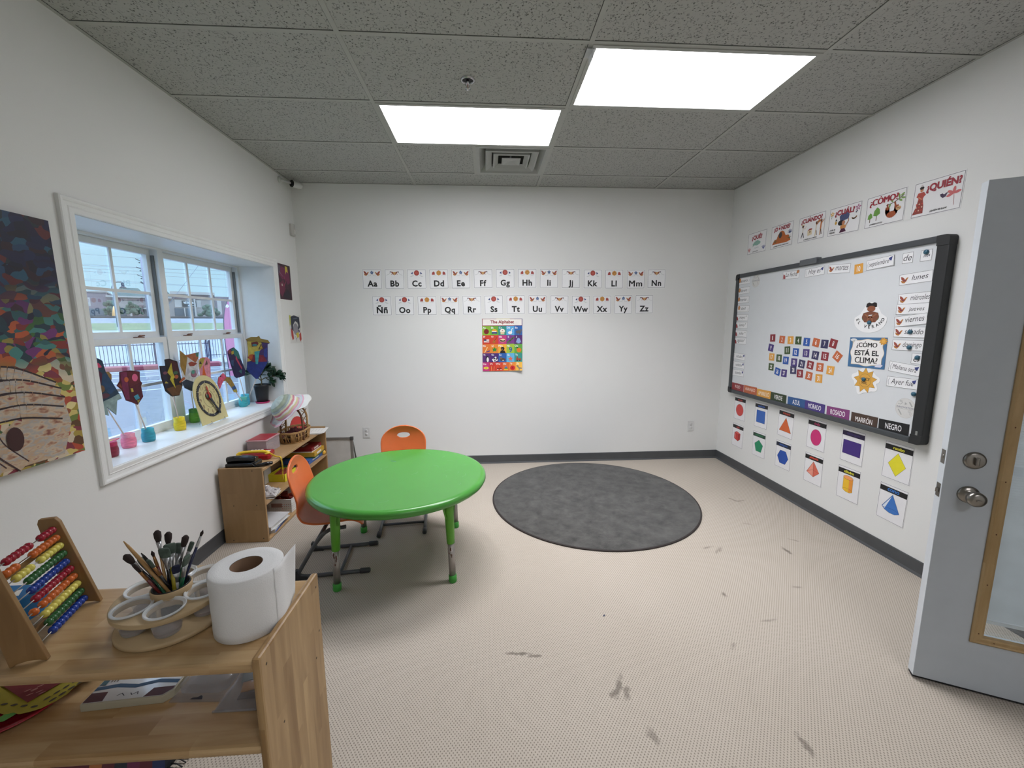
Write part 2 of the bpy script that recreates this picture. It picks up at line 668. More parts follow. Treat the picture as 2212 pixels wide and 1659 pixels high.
class Card(MB):
    """Printed card in its own plane: x right, y up, z out of the wall; metres, centred."""

    def __init__(s, w=None, h=None, base='F2F2F0', t=0.0008, poly=None, edge=None, mat_=None):
        super().__init__()
        s.t, s.w, s.h, s.n = t, w, h, 0
        bm_ = mat_ or mat('paper_' + base, base, rough=0.42, var=0.015)
        if poly is None:
            s.box(-w / 2, w / 2, -h / 2, h / 2, 0, t, bm_)
        else:
            s.prism(poly, 0, t, bm_)
        if edge:
            s.frame(-w / 2 + .002, w / 2 - .002, -h / 2 + .002, h / 2 - .002, edge[1], edge[0])

    def z(s, layer=None):
        if layer is None:
            s.n += 1
            return s.t + 0.00006 * s.n + 0.0001
        return s.t + 0.00006 * layer + 0.0001

    def rect(s, x0, x1, y0, y1, c):
        z = s.z()
        return s.add([(x0, y0, z), (x1, y0, z), (x1, y1, z), (x0, y1, z)], [(0, 1, 2, 3)], ink(c))

    def frame(s, x0, x1, y0, y1, w, c):
        z = s.z()
        a = [(x0, y0), (x1, y0), (x1, y1), (x0, y1)]
        b_ = [(x0 + w, y0 + w), (x1 - w, y0 + w), (x1 - w, y1 - w), (x0 + w, y1 - w)]
        vv = [(x, y, z) for x, y in a + b_]
        return s.add(vv, [(i, (i + 1) % 4, 4 + (i + 1) % 4, 4 + i) for i in range(4)], ink(c))

    def poly(s, pts, c, out=None, ow=0.0012):
        if out:
            s.line(list(pts) + [pts[0]], ow * 2, out)
        return s.flat(pts, s.z(), ink(c))

    def ell(s, cx, cy, rx, ry, c, out=None, a=0, n=28, ow=0.0012, a0=0, a1=2 * PI):
        P = []
        full = abs(a1 - a0 - 2 * PI) < 1e-6
        for k in range(n + (0 if full else 1)):
            t = a0 + (a1 - a0) * k / n
            x, y = rx * math.cos(t), ry * math.sin(t)
            P.append((cx + x * math.cos(a) - y * math.sin(a), cy + x * math.sin(a) + y * math.cos(a)))
        return s.poly(P, c, out, ow)

    def line(s, pts, w, c):
        z = s.z()
        m = ink(c)
        for i in range(len(pts) - 1):
            (x0, y0), (x1, y1) = pts[i][:2], pts[i + 1][:2]
            d = math.hypot(x1 - x0, y1 - y0)
            if d < 1e-7:
                continue
            nx, ny = -(y1 - y0) / d * w / 2, (x1 - x0) / d * w / 2
            ex, ey = (x1 - x0) / d * w * .35, (y1 - y0) / d * w * .35
            s.add([(x0 - ex + nx, y0 - ey + ny, z), (x0 - ex - nx, y0 - ey - ny, z), (x1 + ex - nx, y1 + ey - ny, z), (x1 + ex + nx, y1 + ey + ny, z)], [(0, 1, 2, 3)], m)
        return s

    def arc(s, cx, cy, r_, a0, a1, w, c, n=14, ry=None):
        ry = ry or r_
        return s.line([(cx + r_ * math.cos(a0 + (a1 - a0) * k / n), cy + ry * math.sin(a0 + (a1 - a0) * k / n)) for k in range(n + 1)], w, c)

    def text(s, t, cx, cy, h, c, w=None, bold=0.02, shear=0.0, rot=0.0, space=1.0, maxw=None):
        heavy = 'M' in t and bold > .004
        vv, ff, asp = letters(t, 0 if heavy else bold, shear, space)
        if heavy:                       # this glyph cannot be thickened outright, so print it three times side by side
            asp *= 1.04
        W = w if w else h * asp
        if maxw and W > maxw:
            W = maxw
        z = s.z()
        ca, sa = math.cos(rot), math.sin(rot)
        P = []
        for x, y in vv:
            x, y = (x - .5) * W, (y - .5) * h
            P.append((cx + x * ca - y * sa, cy + x * sa + y * ca, z))
        if heavy:
            d = bold * h * 1.1
            for k in (-1, 1):
                s.add([(a - k * d * ca, b_ - k * d * sa, z_ + .00001 * (k + 2)) for a, b_, z_ in P], ff, ink(c))
        return s.add(P, ff, ink(c))


WALLROT = {'F': Euler((PI / 2, 0, 0)).to_matrix().to_4x4(),
           'R': Euler((PI / 2, 0, -PI / 2)).to_matrix().to_4x4(),
           'L': Euler((PI / 2, 0, PI / 2)).to_matrix().to_4x4()}


def hang(o, wall, s_, z, off=0.0, rot=0.0, tilt=0.0):
    """place a card on a wall; s_ runs to the viewer's right along that wall"""
    loc = {'F': (s_, YF - off, z), 'R': (XR - off, -s_, z), 'L': (XL + off, s_, z)}[wall]
    o.matrix_world = Matrix.Translation(loc) @ WALLROT[wall] @ Matrix.Rotation(R(rot), 4, 'Z') @ Matrix.Rotation(R(tilt), 4, 'X')
    return o
# ================================================================== the room
mb = MB()
mb.box(XL - 0.40, XR + 0.10, YB - .1, YF + .1, -0.12, 0, carpet_mat())
mb.box(XR + .1, XR + 1.6, -5.2, -2.2, -0.12, 0, _mats['beige_loop_carpet'])
struct(mb.build('floor'))

WT = 0.385   # thickness of the outer wall, deep enough for the window recess
mb = MB()
x0, x1 = XL - WT, XL
mb.box(x0, x1, YB, WY0, -.1, 3.2, M_WALL)
mb.box(x0, x1, WY1, YF + .1, -.1, 3.2, M_WALL)
mb.box(x0, x1, WY0, WY1, -.1, WZ0, M_WALL)
mb.box(x0, x1, WY0, WY1, WZ1, 3.2, M_WALL)
struct(mb.build('wall_left', weld=False))
mb = MB()
mb.box(XL, XR + .1, YF, YF + .1, -.1, 3.2, M_WALL)
struct(mb.build('wall_far'))
mb = MB()
mb.box(XR, XR + .12, DY1, YF, -.1, 3.2, M_WALL)
mb.box(XR, XR + .12, YB, DY0, -.1, 3.2, M_WALL)
mb.box(XR, XR + .12, DY0, DY1, DZ, 3.2, M_WALL)
struct(mb.build('wall_right', weld=False))
mb = MB()
mb.box(XL - WT, XR + .12, YB - .1, YB, -.1, 3.2, M_WALL)
struct(mb.build('wall_back'))
mb = MB()     # passage behind the open door
mb.box(XR + 1.5, XR + 1.6, -5.2, -2.2, 0, 2.9, M_WALL)
mb.box(XR + .12, XR + 1.5, -5.2, -5.1, 0, 2.9, M_WALL)
mb.box(XR + .12, XR + 1.5, -2.3, -2.2, 0, 2.9, M_WALL)
mb.box(XR + .12, XR + 1.6, -5.2, -2.2, 2.8, 2.9, M_WALL)
struct(mb.build('wall_passage', weld=False))

# suspended ceiling: lay-in tiles on a T-bar grid, with the diffuser bay left open
M_TILE = tile_mat()
M_GRID = mat('ceiling_grid_paint', 'A9ABA5', rough=0.5, var=0.03)
mb = MB()
xs = [XL] + [2 * G * i for i in range(-1, 2)] + [XR]
ys = [YB] + [-G * j for j in range(10, -1, -1)] + [YF]
for i in range(len(xs) - 1):
    for j in range(len(ys) - 1):
        a0, a1, b0, b1 = xs[i], xs[i + 1], ys[j], ys[j + 1]
        if abs(a1) < 1e-6 and abs(b1) < 1e-6:
            a1 = -G
        mb.add([(a0, b0, ZC), (a0, b1, ZC), (a1, b1, ZC), (a1, b0, ZC)], [(0, 1, 2, 3)], M_TILE)
mb.box(XL - WT, XR + .12, YB - .1, YF + .1, 3.2, 3.3, M_WALL)
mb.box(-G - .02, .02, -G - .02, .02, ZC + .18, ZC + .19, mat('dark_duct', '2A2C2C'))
struct(mb.build('ceiling', weld=False))
mb = MB()
for x in xs[1:-1]:
    mb.box(x - .012, x + .012, YB, YF, ZC - .0035, ZC, M_GRID)
for y in ys[1:-1]:
    mb.box(XL, XR, y - .012, y + .012, ZC - .0030, ZC, M_GRID)
mb.box(-G - .012, -G + .012, -G, 0, ZC - .0028, ZC, M_GRID)
mb.box(XL, XR, YF - .018, YF, ZC - .002, ZC, M_GRID)          # wall angle
mb.box(XL, XL + .018, YB, YF, ZC - .0021, ZC, M_GRID)
mb.box(XR - .018, XR, YB, YF, ZC - .0021, ZC, M_GRID)
M_EDGE_SHADE = mat('tile_edge_shade', '3A3C3A', rough=.9)  # dark strips painting the shadow line along grid bars and wall angle
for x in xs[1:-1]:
    mb.box(x - .0145, x - .012, YB, YF, ZC - .0008, ZC, M_EDGE_SHADE)
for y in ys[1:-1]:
    mb.box(XL, XR, y - .0150, y - .012, ZC - .0008, ZC, M_EDGE_SHADE)
mb.box(XL, XR, YF - .021, YF - .018, ZC - .0008, ZC, M_EDGE_SHADE); mb.box(XL + .018, XL + .021, YB, YF, ZC - .0008, ZC, M_EDGE_SHADE); mb.box(XR - .021, XR - .018, YB, YF, ZC - .0008, ZC, M_EDGE_SHADE)
struct(mb.build('trim_1', weld=False), 'painted metal grid carrying the ceiling tiles')

# vinyl baseboards
def base_profile(mb, p0, p1, nrm):
    p0, p1, nrm = Vector(p0), Vector(p1), Vector(nrm)
    prof = [(0, .093), (.003, .093), (.0055, .088), (.006, .016), (.011, .006), (.013, 0)]
    vv = [p + nrm * d + Vector((0, 0, z)) for p in (p0, p1) for d, z in prof]
    k = len(prof)
    mb.add(vv, [(i, i + 1, k + i + 1, k + i) for i in range(k - 1)], M_BASE)
mb = MB(); base_profile(mb, (XL, YF, 0), (XR, YF, 0), (0, -1, 0)); struct(mb.build('baseboard_far'))
mb = MB(); base_profile(mb, (XR, YF, 0), (XR, DY1 + .06, 0), (-1, 0, 0)); base_profile(mb, (XR, DY0 - .06, 0), (XR, YB, 0), (-1, 0, 0)); struct(mb.build('baseboard_right'))
mb = MB(); base_profile(mb, (XL, YB, 0), (XL, YF, 0), (1, 0, 0)); struct(mb.build('baseboard_left'))
mb = MB(); base_profile(mb, (XR, YB, 0), (XL, YB, 0), (0, 1, 0)); struct(mb.build('baseboard_back'))


def picture_frame(mb, prof, y0, y1, z0, z1, xw, m):
    """mitred moulding round an opening of the left wall; prof = (outward, proud)"""
    k = len(prof)
    vv = []
    for (sy, sz) in ((-1, -1), (1, -1), (1, 1), (-1, 1)):
        for d, h in prof:
            vv.append((xw + h, (y0 - d) if sy < 0 else (y1 + d), (z0 - d) if sz < 0 else (z1 + d)))
    ff = []
    for c in range(4):
        d = (c + 1) % 4
        for i in range(k - 1):
            ff.append((c * k + i, d * k + i, d * k + i + 1, c * k + i + 1))
    mb.add(vv, ff, m)
mb = MB()
prof = [(0, 0), (0, .011), (.004, .0135), (.022, .0125), (.026, .0145), (.031, .0115), (.046, .013), (.050, .0165), (.056, .0195), (.064, .0195), (.069, .016), (.070, 0)]
picture_frame(mb, prof, WY0, WY1, WZ0, WZ1, XL, M_TRIM)
struct(mb.build('trim_2', weld=False), 'white moulded casing round the window recess')
mb = MB()   # painted boards lining the recess; the lower one is the sill
q = .004
mb.box(WX - .02, XL + .006, WY0, WY1, WZ0 - .01, WZ0 + .002, M_TRIM)
mb.box(WX - .02, XL, WY0, WY1, WZ1 - .002, WZ1 + .01, M_TRIM)
mb.box(WX - .02, XL, WY0 - .01, WY0 + .002, WZ0, WZ1, M_TRIM)
mb.box(WX - .02, XL, WY1 - .002, WY1 + .01, WZ0, WZ1, M_TRIM)
struct(mb.build('trim_3', weld=False), 'white boards lining the window recess with a deep sill')
SILL = WZ0 + .002

# door casing
mb = MB()
for (a, b_) in ((DY0 - .06, DY0), (DY1, DY1 + .06)):
    mb.box(XR - .014, XR, a, b_, 0, DZ + .06, M_TRIM)
mb.box(XR - .014, XR, DY0, DY1, DZ, DZ + .06, M_TRIM)
mb.box(XR, XR + .12, DY0 - .02, DY0, 0, DZ, M_TRIM)
mb.box(XR + .001, XR + .12, DY1 - .001, DY1 + .02, 0, DZ, M_TRIM)
mb.box(XR, XR + .12, DY0, DY1, DZ - .001, DZ + .02, M_TRIM)
struct(mb.build('trim_4', weld=False), 'white door casing')

# ------------------------------------------------------------------ window units
M_TRACK = mat('grey_jamb_track', '6E7375', rough=0.4)
M_LOCK = mat('tarnished_brown_metal', '7A5A4C', rough=0.35, metal=0.6)
PANE = glass()


def sash(root, nm, y0, y1, z0, z1, xf, st=.036, rb=.04, rt=.036):
    """one sash: rails, stiles and 3 x 2 grille bars; xf = room side face"""
    mb = MB()
    d = .03
    mb.box(xf - d, xf, y0, y0 + st, z0, z1, M_VINYL)
    mb.box(xf - d, xf, y1 - st, y1, z0, z1, M_VINYL)
    mb.box(xf - d, xf, y0 + st, y1 - st, z0, z0 + rb, M_VINYL)
    mb.box(xf - d, xf, y0 + st, y1 - st, z1 - rt, z1, M_VINYL)
    a, b_, c, e = y0 + st, y1 - st, z0 + rb, z1 - rt
    for i in (1, 2):
        y = a + (b_ - a) * i / 3
        mb.box(xf - d * .55, xf - d * .25, y - .009, y + .009, c, e, M_VINYL)
    mb.box(xf - d * .56, xf - d * .24, a, b_, (c + e) / 2 - .009, (c + e) / 2 + .009, M_VINYL)
    o = mb.build(nm, root, weld=False)
    MB().box(xf - d * .72, xf - d * .66, a - .004, b_ + .004, c - .004, e + .004, PANE).build('pane', o)
    return o


def window_unit(nm, y0, y1, locks, label):
    root = bpy.data.objects.new(nm, None)
    COL.objects.link(root)
    struct(root, label)
    mb = MB()
    t = .024
    z0, z1 = WZ0 + .002, WZ1 - .002
    for a, b_ in ((y0, y0 + t), (y1 - t, y1)):
        mb.box(WX - .085, WX, a, b_, z0, z1, M_VINYL)
    mb.box(WX - .085, WX - .0, y0 + t, y1 - t, z1 - .012, z1, M_VINYL)
    mb.box(WX - .085, WX, y0 + t, y1 - t, z0, z0 + .016, M_VINYL)
    mb.build('window_frame', root, weld=False)
    lo = sash(root, 'lower_sash', y0 + t + .002, y1 - t - .002, z0 + .016, 1.450, WX - .006)
    up = sash(root, 'upper_sash', y0 + t + .008, y1 - t - .008, 1.448, z1 - .013, WX - .042, st=.030)
    mb = MB()
    for a, b_ in ((y0 + t, y0 + t + .010), (y1 - t - .010, y1 - t)):
        mb.box(WX - .040, WX - .022, a, b_, 1.46, z1 - .05, M_TRACK)
    mb.build('jamb_track', root, weld=False)
    for y in locks:
        mb = MB()
        mb.box(-.012, .012, -.030, .030, 0, .006, M_LOCK, bev=.002)
        mb.tube([(0, 0, .004), (.004, .004, .012), (.016, .026, .014)], [.008, .007, .004], M_LOCK, n=8)
        o = mb.build('sash_lock', root)
        o.location = (WX - .020, y, 1.450)
    return root


window_unit('window_1', WY0 + .002, -1.0585, (-1.29,), 'left double-hung window with white grilles')
window_unit('window_2', -1.0585, WY1 - .002, (-.86, -.40), 'right double-hung window with white grilles')

# ================================================================== outdoors
# laid out along the direction the window looks out on: D metres away, S metres to the side
FD = Vector((-math.cos(R(54)), math.sin(R(54)), 0))
SD = Vector((FD.y, -FD.x, 0))
O0 = Vector((CAM_LOC.x, CAM_LOC.y, 0))


def P(D, S, z=0):
    return O0 + FD * D + SD * S + Vector((0, 0, z))


def OM(D, S, z=0):
    """frame with x to the side, y away from the room, z up"""
    return Matrix(((SD.x, FD.x, 0, P(D, S).x), (SD.y, FD.y, 0, P(D, S).y), (0, 0, 1, z), (0, 0, 0, 1)))


M_ASPH = mat('grey_asphalt', '6C7078', rough=0.95, var=0.14, scale=9, bump=.6, bscale=160)
M_ROAD = mat('pale_concrete_road', '8E949C', rough=0.9, var=0.05, scale=2)
M_GRASS = mat('dry_verge_grass', '66724C', rough=0.95, var=0.25, scale=1.2, stretch=(1, 1, 1))
M_BALL = mat('railway_ballast', '7C8086', rough=0.95, var=0.25, scale=4)
M_GREY_EARTH = mat('far_ground', '8C8E86', rough=0.95, var=0.15, scale=.6)


def strip(mb, segs, s0, s1, m):
    """terrain strips: segs = [(D, z), ...]"""
    for (d0, z0), (d1, z1) in zip(segs[:-1], segs[1:]):
        mb.add([P(d0, s0, z0), P(d0, s1, z0), P(d1, s1, z1), P(d1, s0, z1)], [(0, 1, 2, 3)], m)
mb = MB(); strip(mb, [(-12, -.16), (24.5, -.16)], -40, 40, M_ASPH); struct(mb.build('ground_asphalt'))
mb = MB(); strip(mb, [(24.5, -.16), (30, .0), (41, 1.16)], -60, 60, M_ROAD); struct(mb.build('ground_road'))
mb = MB(); strip(mb, [(41, 1.16), (50, 1.70)], -60, 60, M_GRASS); tag(mb.build('grass_verge'), 'green and straw-coloured grass bank below the railway, seen through the window', 'grass', kind='stuff')
mb = MB(); strip(mb, [(50, 1.70), (52.5, 2.16)], -70, 70, M_BALL); tag(mb.build('railway_gravel'), 'pale grey railway gravel bank above the grass, seen through the window', 'gravel', kind='stuff')
mb = MB(); strip(mb, [(52.5, 2.16), (125, 3.5), (260, 3.5)], -190, 190, M_GREY_EARTH); struct(mb.build('ground_far'))
mb = MB()
M_RAIL = mat('dark_rail_steel', '3B3638', rough=0.6)
mb.box(-60, 60, 52.7, 52.8, 2.16, 2.33, M_RAIL, T=OM(0, 0)); mb.box(-60, 60, 54.1, 54.2, 2.18, 2.38, M_RAIL, T=OM(0, 0))
tag(mb.build('railway_track', weld=False), 'dark railway rails running level across the gravel bank', 'railway')
mb = MB()
M_LINE = mat('white_road_paint', 'B8BCC0', rough=0.8, var=0.05)
for d in (14.2, 16.5, 18.1, 19.6, 20.3):
    mb.box(-9, 9, d, d + .12, -.158, -.150, M_LINE, T=OM(0, 0) @ Matrix.Rotation(R(2), 4, 'Z'))
tag(mb.build('parking_line_markings', weld=False), 'white painted lines on the grey car park asphalt', 'road marking', kind='stuff')
M_CURB = mat('red_curb_paint', '8A3E48', rough=0.7)
mb = MB().box(-9, 1.55, 20.75, 21.5, -.16, .0, M_CURB, T=OM(0, 0), bev=.03)
tag(mb.build('painted_curb'), 'faded red kerb before the black picket fence, left stretch', 'kerb', 'red kerbs of the car park')
mb = MB().box(2.6, 9, 22.2, 23.0, -.16, .0, M_CURB, T=OM(0, 0), bev=.03)
tag(mb.build('painted_curb'), 'faded red kerb before the black picket fence, right stretch', 'kerb', 'red kerbs of the car park')
M_PEB = mat('white_rubble', '9A9CA0', rough=0.9, var=0.3, scale=5)
mb = MB(); mb.box(-14, 14, 21.6, 24.4, -.16, -.06, M_PEB, T=OM(0, 0)); tag(mb.build('white_rubble_bed'), 'bed of white rubble along the foot of the black fence', 'rubble', kind='stuff')

M_FENCE = mat('black_fence_paint', '34344A', rough=0.5)


def picket_fence(D, s0, s1, h, label):
    root = thing('picket_fence', label, 'fence', P(D, s0, -.16), 0, 'black picket fences of the car park')
    root.matrix_world = OM(D, s0, -.16)
    W = s1 - s0
    for z in (.18, h - .10):
        MB().box(0, W, -.015, .015, z, z + .035, M_FENCE).build('rail', root)
    n = int(W / 2.2) + 1
    for i in range(n + 1):
        MB().box(W * i / n - .03, W * i / n + .03, -.03, .03, 0, h + .04, M_FENCE).build('post', root)
    mb = MB()
    k = int(W / .108)
    for i in range(k):
        x = W * (i + .5) / k
        mb.box(x - .009, x + .009, -.009, .009, .08, h, M_FENCE)
    o = mb.build('pickets', root, weld=False)
    o['kind'] = 'stuff'
    return root


picket_fence(22.3, -6, 1.3, .98, 'black metal picket fence across the car park, left run nearer the window')
picket_fence(25.4, 1.35, 8, 1.15, 'black metal picket fence across the car park, right run set further back')

# shops beyond the railway
M_SHOP = mat('beige_stucco', '8F8682', rough=0.9, var=.05, scale=1)
M_SHOP2 = mat('pale_stucco', 'A8A19C', rough=0.9, var=.04, scale=1)
M_BRICK = mat('mauve_brick', '75686E', rough=0.9, var=.12, scale=1.5)
M_DARKGL = mat('dark_shopfront_glass', '4C555E', rough=0.15)
M_ROOF = mat('grey_green_roof', '6E7E7C', rough=0.7)
M_BROWN = mat('brown_fascia', '6E5A5C', rough=0.8)
DB = 120
bz = 3.4


def bpart(root, nm, boxes, m):
    mb = MB()
    for b_ in boxes:
        mb.box(*b_, m)
    return mb.build(nm, root, weld=False)


root = thing('shop_building', 'mauve brick shop block at the far left beyond the railway', 'building')
root.matrix_world = OM(DB, 0, bz)
bpart(root, 'wall', [(-26, -9.2, 0, 12, 0, 4.95)], M_BRICK)
bpart(root, 'parapet', [(-26.1, -9.1, -.15, 12, 4.75, 5.05)], M_SHOP)
bpart(root, 'shopfront', [(-25, -15, -.1, 0, 0, 1.4), (-12.4, -9.5, -.1, 0, 0, 1.5)], M_DARKGL)
bpart(root, 'wall_panel', [(-13.7, -11.7, -.08, 0, 2.0, 3.7)], M_SHOP2)
bpart(root, 'shop_sign', [(-15.2, -14.2, -.14, 0, 2.1, 3.5)], mat('white_sign', 'E8EEF2'))
root = thing('shop_building', 'long beige shop row with green gable roofs and black signs beyond the railway', 'building')
root.matrix_world = OM(DB, 0, bz)
bpart(root, 'wall', [(-9.2, 9.4, 0, 14, 0, 3.9)], M_SHOP)
bpart(root, 'fascia', [(-9.2, 1.0, -.2, 0, 3.35, 3.65), (1.2, 9.0, -.2, 0, 3.9, 4.9)], M_BROWN)
bpart(root, 'cornice', [(-9.3, 1.2, -.5, 0, 3.9, 4.2), (1.0, 9.0, -.7, 6, 4.9, 5.5)], M_SHOP2)
bpart(root, 'shopfront', [(-9, -6.5, -.1, 0, 0, 1.7), (-3.0, -2.0, -.1, 0, 0, 1.7), (1.4, 5.0, -.1, 0, .1, 1.8)], M_DARKGL)
bpart(root, 'entrance', [(-5.6, -3.9, -1.6, 0, 0, 2.05), (-5.8, -3.7, -1.7, 0, 2.05, 2.35)], M_BROWN)
bpart(root, 'awning', [(-6.8, -5.6, -1.2, 0, 1.5, 1.8), (-3.8, -1.0, -1.2, 0, 1.5, 1.8)], M_SHOP2)
bpart(root, 'pier', [(-5.9, -5.6, -1.5, -1.2, 0, 1.5), (-1.2, -.9, -1.2, -.9, 0, 1.5), (5.0, 5.3, -.6, 0, 0, 3.9), (3.1, 3.3, -.5, -.2, 0, 1.9)], M_SHOP2)
bpart(root, 'wall_panel', [(1.6, 6.3, -.12, 0, 2.05, 3.7)], M_SHOP2)
mb = MB()
for (a, b_, c) in ((-8.6, -2.6, 5.9), (-2.9, 1.6, 6.3)):
    mb.prism([(a, 3.9), (b_, 3.9), (b_ - 1.6, c), (a + 1.6, c)], 0, 9, M_ROOF, T=Matrix.Rotation(R(90), 4, 'X') @ Matrix.Translation((0, 0, -9)))
mb.build('roof', root, weld=False)


def shop_sign(root, x0, x1, z0, z1, word):
    c = Card(x1 - x0, z1 - z0, '1E2226', .1)
    if word:
        c.text(word, 0, (z1 - z0) * .16, (z1 - z0) * .36, 'F0F2F4', maxw=(x1 - x0) * .8)
    else:
        c.rect(-(x1 - x0) * .40, -(x1 - x0) * .28, -(z1 - z0) * .2, (z1 - z0) * .25, 'DCE0E4')
        c.rect(-(x1 - x0) * .18, (x1 - x0) * .36, -(z1 - z0) * .05, (z1 - z0) * .2, 'DCE0E4')
    c.rect(-(x1 - x0) * .10, (x1 - x0) * .38, -(z1 - z0) * .34, -(z1 - z0) * .22, 'B8BCC0')
    for i in range(len(c.v)):       # push print clear of the board at this size
        if c.v[i][2] > .1:
            c.v[i] = (c.v[i][0], c.v[i][1], .13)
    o = c.build('shop_sign', root, weld=False)
    o.matrix_local = Matrix.Translation(((x0 + x1) / 2, -.15, (z0 + z1) / 2)) @ Matrix.Rotation(R(90), 4, 'X')
    o['label'] = 'black sign with white lettering' if word else 'black sign with pale marks'


shop_sign(root, 2.85, 5.45, 2.15, 3.55, 'VETCARE')
shop_sign(root, -3.1, -.9, 2.1, 3.2, '')
root = thing('shop_building', 'mauve brick shop block right of the beige row beyond the railway', 'building')
root.matrix_world = OM(DB, 0, bz)
bpart(root, 'wall', [(9.0, 30, -.6, 12, 0, 4.6)], M_BRICK)
bpart(root, 'wall_panel', [(9.3, 10.1, -.75, -.6, .5, 4.2), (12.4, 13.6, -.75, -.6, .4, 4.4)], M_SHOP2)

M_BUSH = mat('dark_shrub_leaves', '3F5240', rough=0.9, var=.35, scale=2)


def bush(D, S, z, w, h, label, m=None, seed=0):
    rnd = random.Random(seed)
    mb = MB()
    m = m or M_BUSH
    for k in range(46):
        a, rr, hh = rnd.random() * 2 * PI, rnd.random() ** .5 * w / 2, rnd.random()
        rr *= (1 - .55 * hh)
        mb.sphere((rr * math.cos(a), rr * math.sin(a), h * (.1 + .78 * hh)), w * rnd.uniform(.07, .15), m, n=7, sc=(1, 1, rnd.uniform(.7, 1.1)))
    root = thing('bush', label, 'bush', group='bushes before the far shops')
    root.matrix_world = OM(D, S, z)
    mb.build('foliage', root, weld=False)
    MB().tube([(0, 0, -.3), (0, 0, h * .5)], .12, mat('bark', '4A4038'), n=7).build('trunk', root)


bush(104, -7.6, 3.15, 3.0, 2.9, 'large dark bush before the left end of the beige shop row', seed=1)
bush(102, -4.6, 3.15, 2.6, 2.6, 'dark bush just right of the large one, beside the brown shop entrance', seed=2)
bush(104, -12.2, 3.15, 3.2, 1.4, 'low green bush at the foot of the left brick block', mat('green_shrub_leaves', '5E7256', rough=.9, var=.3, scale=2), seed=3)
bush(104, -1.0, 3.15, 1.4, 2.3, 'small dark bush right of the brown shop entrance', seed=4)
bush(104, 6.6, 3.15, 3.6, 2.4, 'wide dark bush under the right end of the shop row', seed=5)

# street furniture
M_POLE = mat('weathered_pole', '8F8A98', rough=.8)
M_IRON = mat('dark_lamp_iron', '2E3340', rough=.5)
root = thing('utility_pole', 'tall grey utility pole with stand-off arms rising over the shops', 'pole')
root.matrix_world = OM(60, -1.47, 2.2)
MB().tube([(0, 0, 0), (-.05, 0, 6.45)], [.17, .11], M_POLE, n=8).build('pole', root)
for z in (6.25, 5.4, 4.6):
    MB().tube([(-.05, 0, z - .22), (-.55, 0, z + .02)], .04, M_IRON, n=6).build('crossarm', root)
    MB().sphere((-.25, 0, z - .35), .07, M_IRON, n=8).build('insulator', root)
mb = MB(); mb.tube([(0, 0, 3.6), (-.35, 0, 3.9)], .08, M_IRON, n=6); mb.tube([(0, 0, 3.5), (.4, 0, 3.4)], .07, M_IRON, n=6); mb.build('transformer_bracket', root)
root = thing('street_lamp', 'dark street lamp with a curved arm and hanging lantern', 'street lamp')
root.matrix_world = OM(45, -3.05, 1.3)
MB().tube([(0, 0, 0), (0, 0, 2.75)], [.07, .045], M_IRON, n=8).build('pole', root)
MB().tube(curve_pts([(0, 0, 2.7), (-.05, 0, 3.1), (.15, 0, 3.5), (.55, 0, 3.58)], 5), .035, M_IRON, n=6).build('arm', root)
MB().lathe([(0.01, 3.55), (.09, 3.5), (.10, 3.25), (.22, 3.14), (.20, 3.10), (0.01, 3.10)], M_IRON, n=12, T=TR(.6, 0, 0)).build('lantern', root)
o = MB().lathe([(.01, 0), (.16, .02), (.14, .5), (.11, .8), (.01, .82)], mat('orange_banner', 'F0B060', rough=.5), n=10).build('orange_drum_light')
o.matrix_world = OM(70, -4.9, 2.5) @ Matrix.Rotation(R(6), 4, 'Y') @ Matrix.Scale(1.6, 4)
tag(o, 'small pale orange upright marker in front of the dark bush', 'marker')
M_WIRE = mat('dark_cable', '6E7E94', rough=.6)
wires = [(.1165, .1175, .0), (.1000, .1085, .5), (.0962, .1085, .2), (.0925, .0985, .1), (.0905, .0890, .3), (.079, .072, .3), (.0745, .0725, .1)]
for k, (e0, e1, sg) in enumerate(wires):
    D0 = 60 + k * .4
    pts = [P(D0, s_, 1.529 + (e0 + (e1 - e0) * (s_ + 12) / 26) * math.hypot(D0, s_) - .3 * sg * (1 - ((s_ - 1) / 13) ** 2)) for s_ in [-24 + 2.4 * i for i in range(21)]]
    o = MB().tube(pts, .013, M_WIRE, n=5).build('overhead_cable')
    tag(o, 'thin overhead cable across the sky outside, %s' % ['topmost', 'second from top', 'third from top', 'fourth from top', 'fifth from top', 'second from bottom', 'lowest'][k] + ' in the left window', 'cable', 'overhead cables outside the window')
o = MB().tube([P(58, 3.9, 9.0), P(58, -.74, 2.25)], .02, M_WIRE, n=5).build('guy_wire')
tag(o, 'slanting guy wire crossing the level cables outside', 'cable')

M_FLAG = mat('pink_banner_cloth', 'C87A9C', rough=.7, var=.04)
root = thing('feather_banner', 'tall pink feather banner lettered in white outside the right window', 'banner')
root.matrix_world = OM(14, 1.22, -.16)
edge = [(.0, .25), (-.02, .8), (-.03, 1.3), (.0, 1.9), (.10, 2.3), (.30, 2.72)]
ce = [tuple(p)[:2] for p in curve_pts([(x, y, 0) for x, y in edge], 5)]
c = Card(poly=[(x, y) for x, y in ce] + [(.34, 2.2), (.37, 1.4), (.38, .25)], mat_=M_FLAG, t=.004)
for i, ch in enumerate('ROLLING'):
    c.text(ch, .26 + i * .003, 2.05 - i * .165, .085, 'F6F6F8', rot=-PI / 2, maxw=.11)
for (x, y) in ((.09, 2.2), (.07, 1.45)):
    for k in range(5):
        c.ell(x + .03 * math.cos(k * 1.256), y + .03 * math.sin(k * 1.256), .02, .02, 'F6F6F8', n=8)
for i in range(len(c.v)):
    if c.v[i][2] > .0041:
        c.v[i] = (c.v[i][0], c.v[i][1], .009)
o = c.build('banner_cloth', root, weld=False)
o.matrix_local = Matrix.Rotation(R(90), 4, 'X')
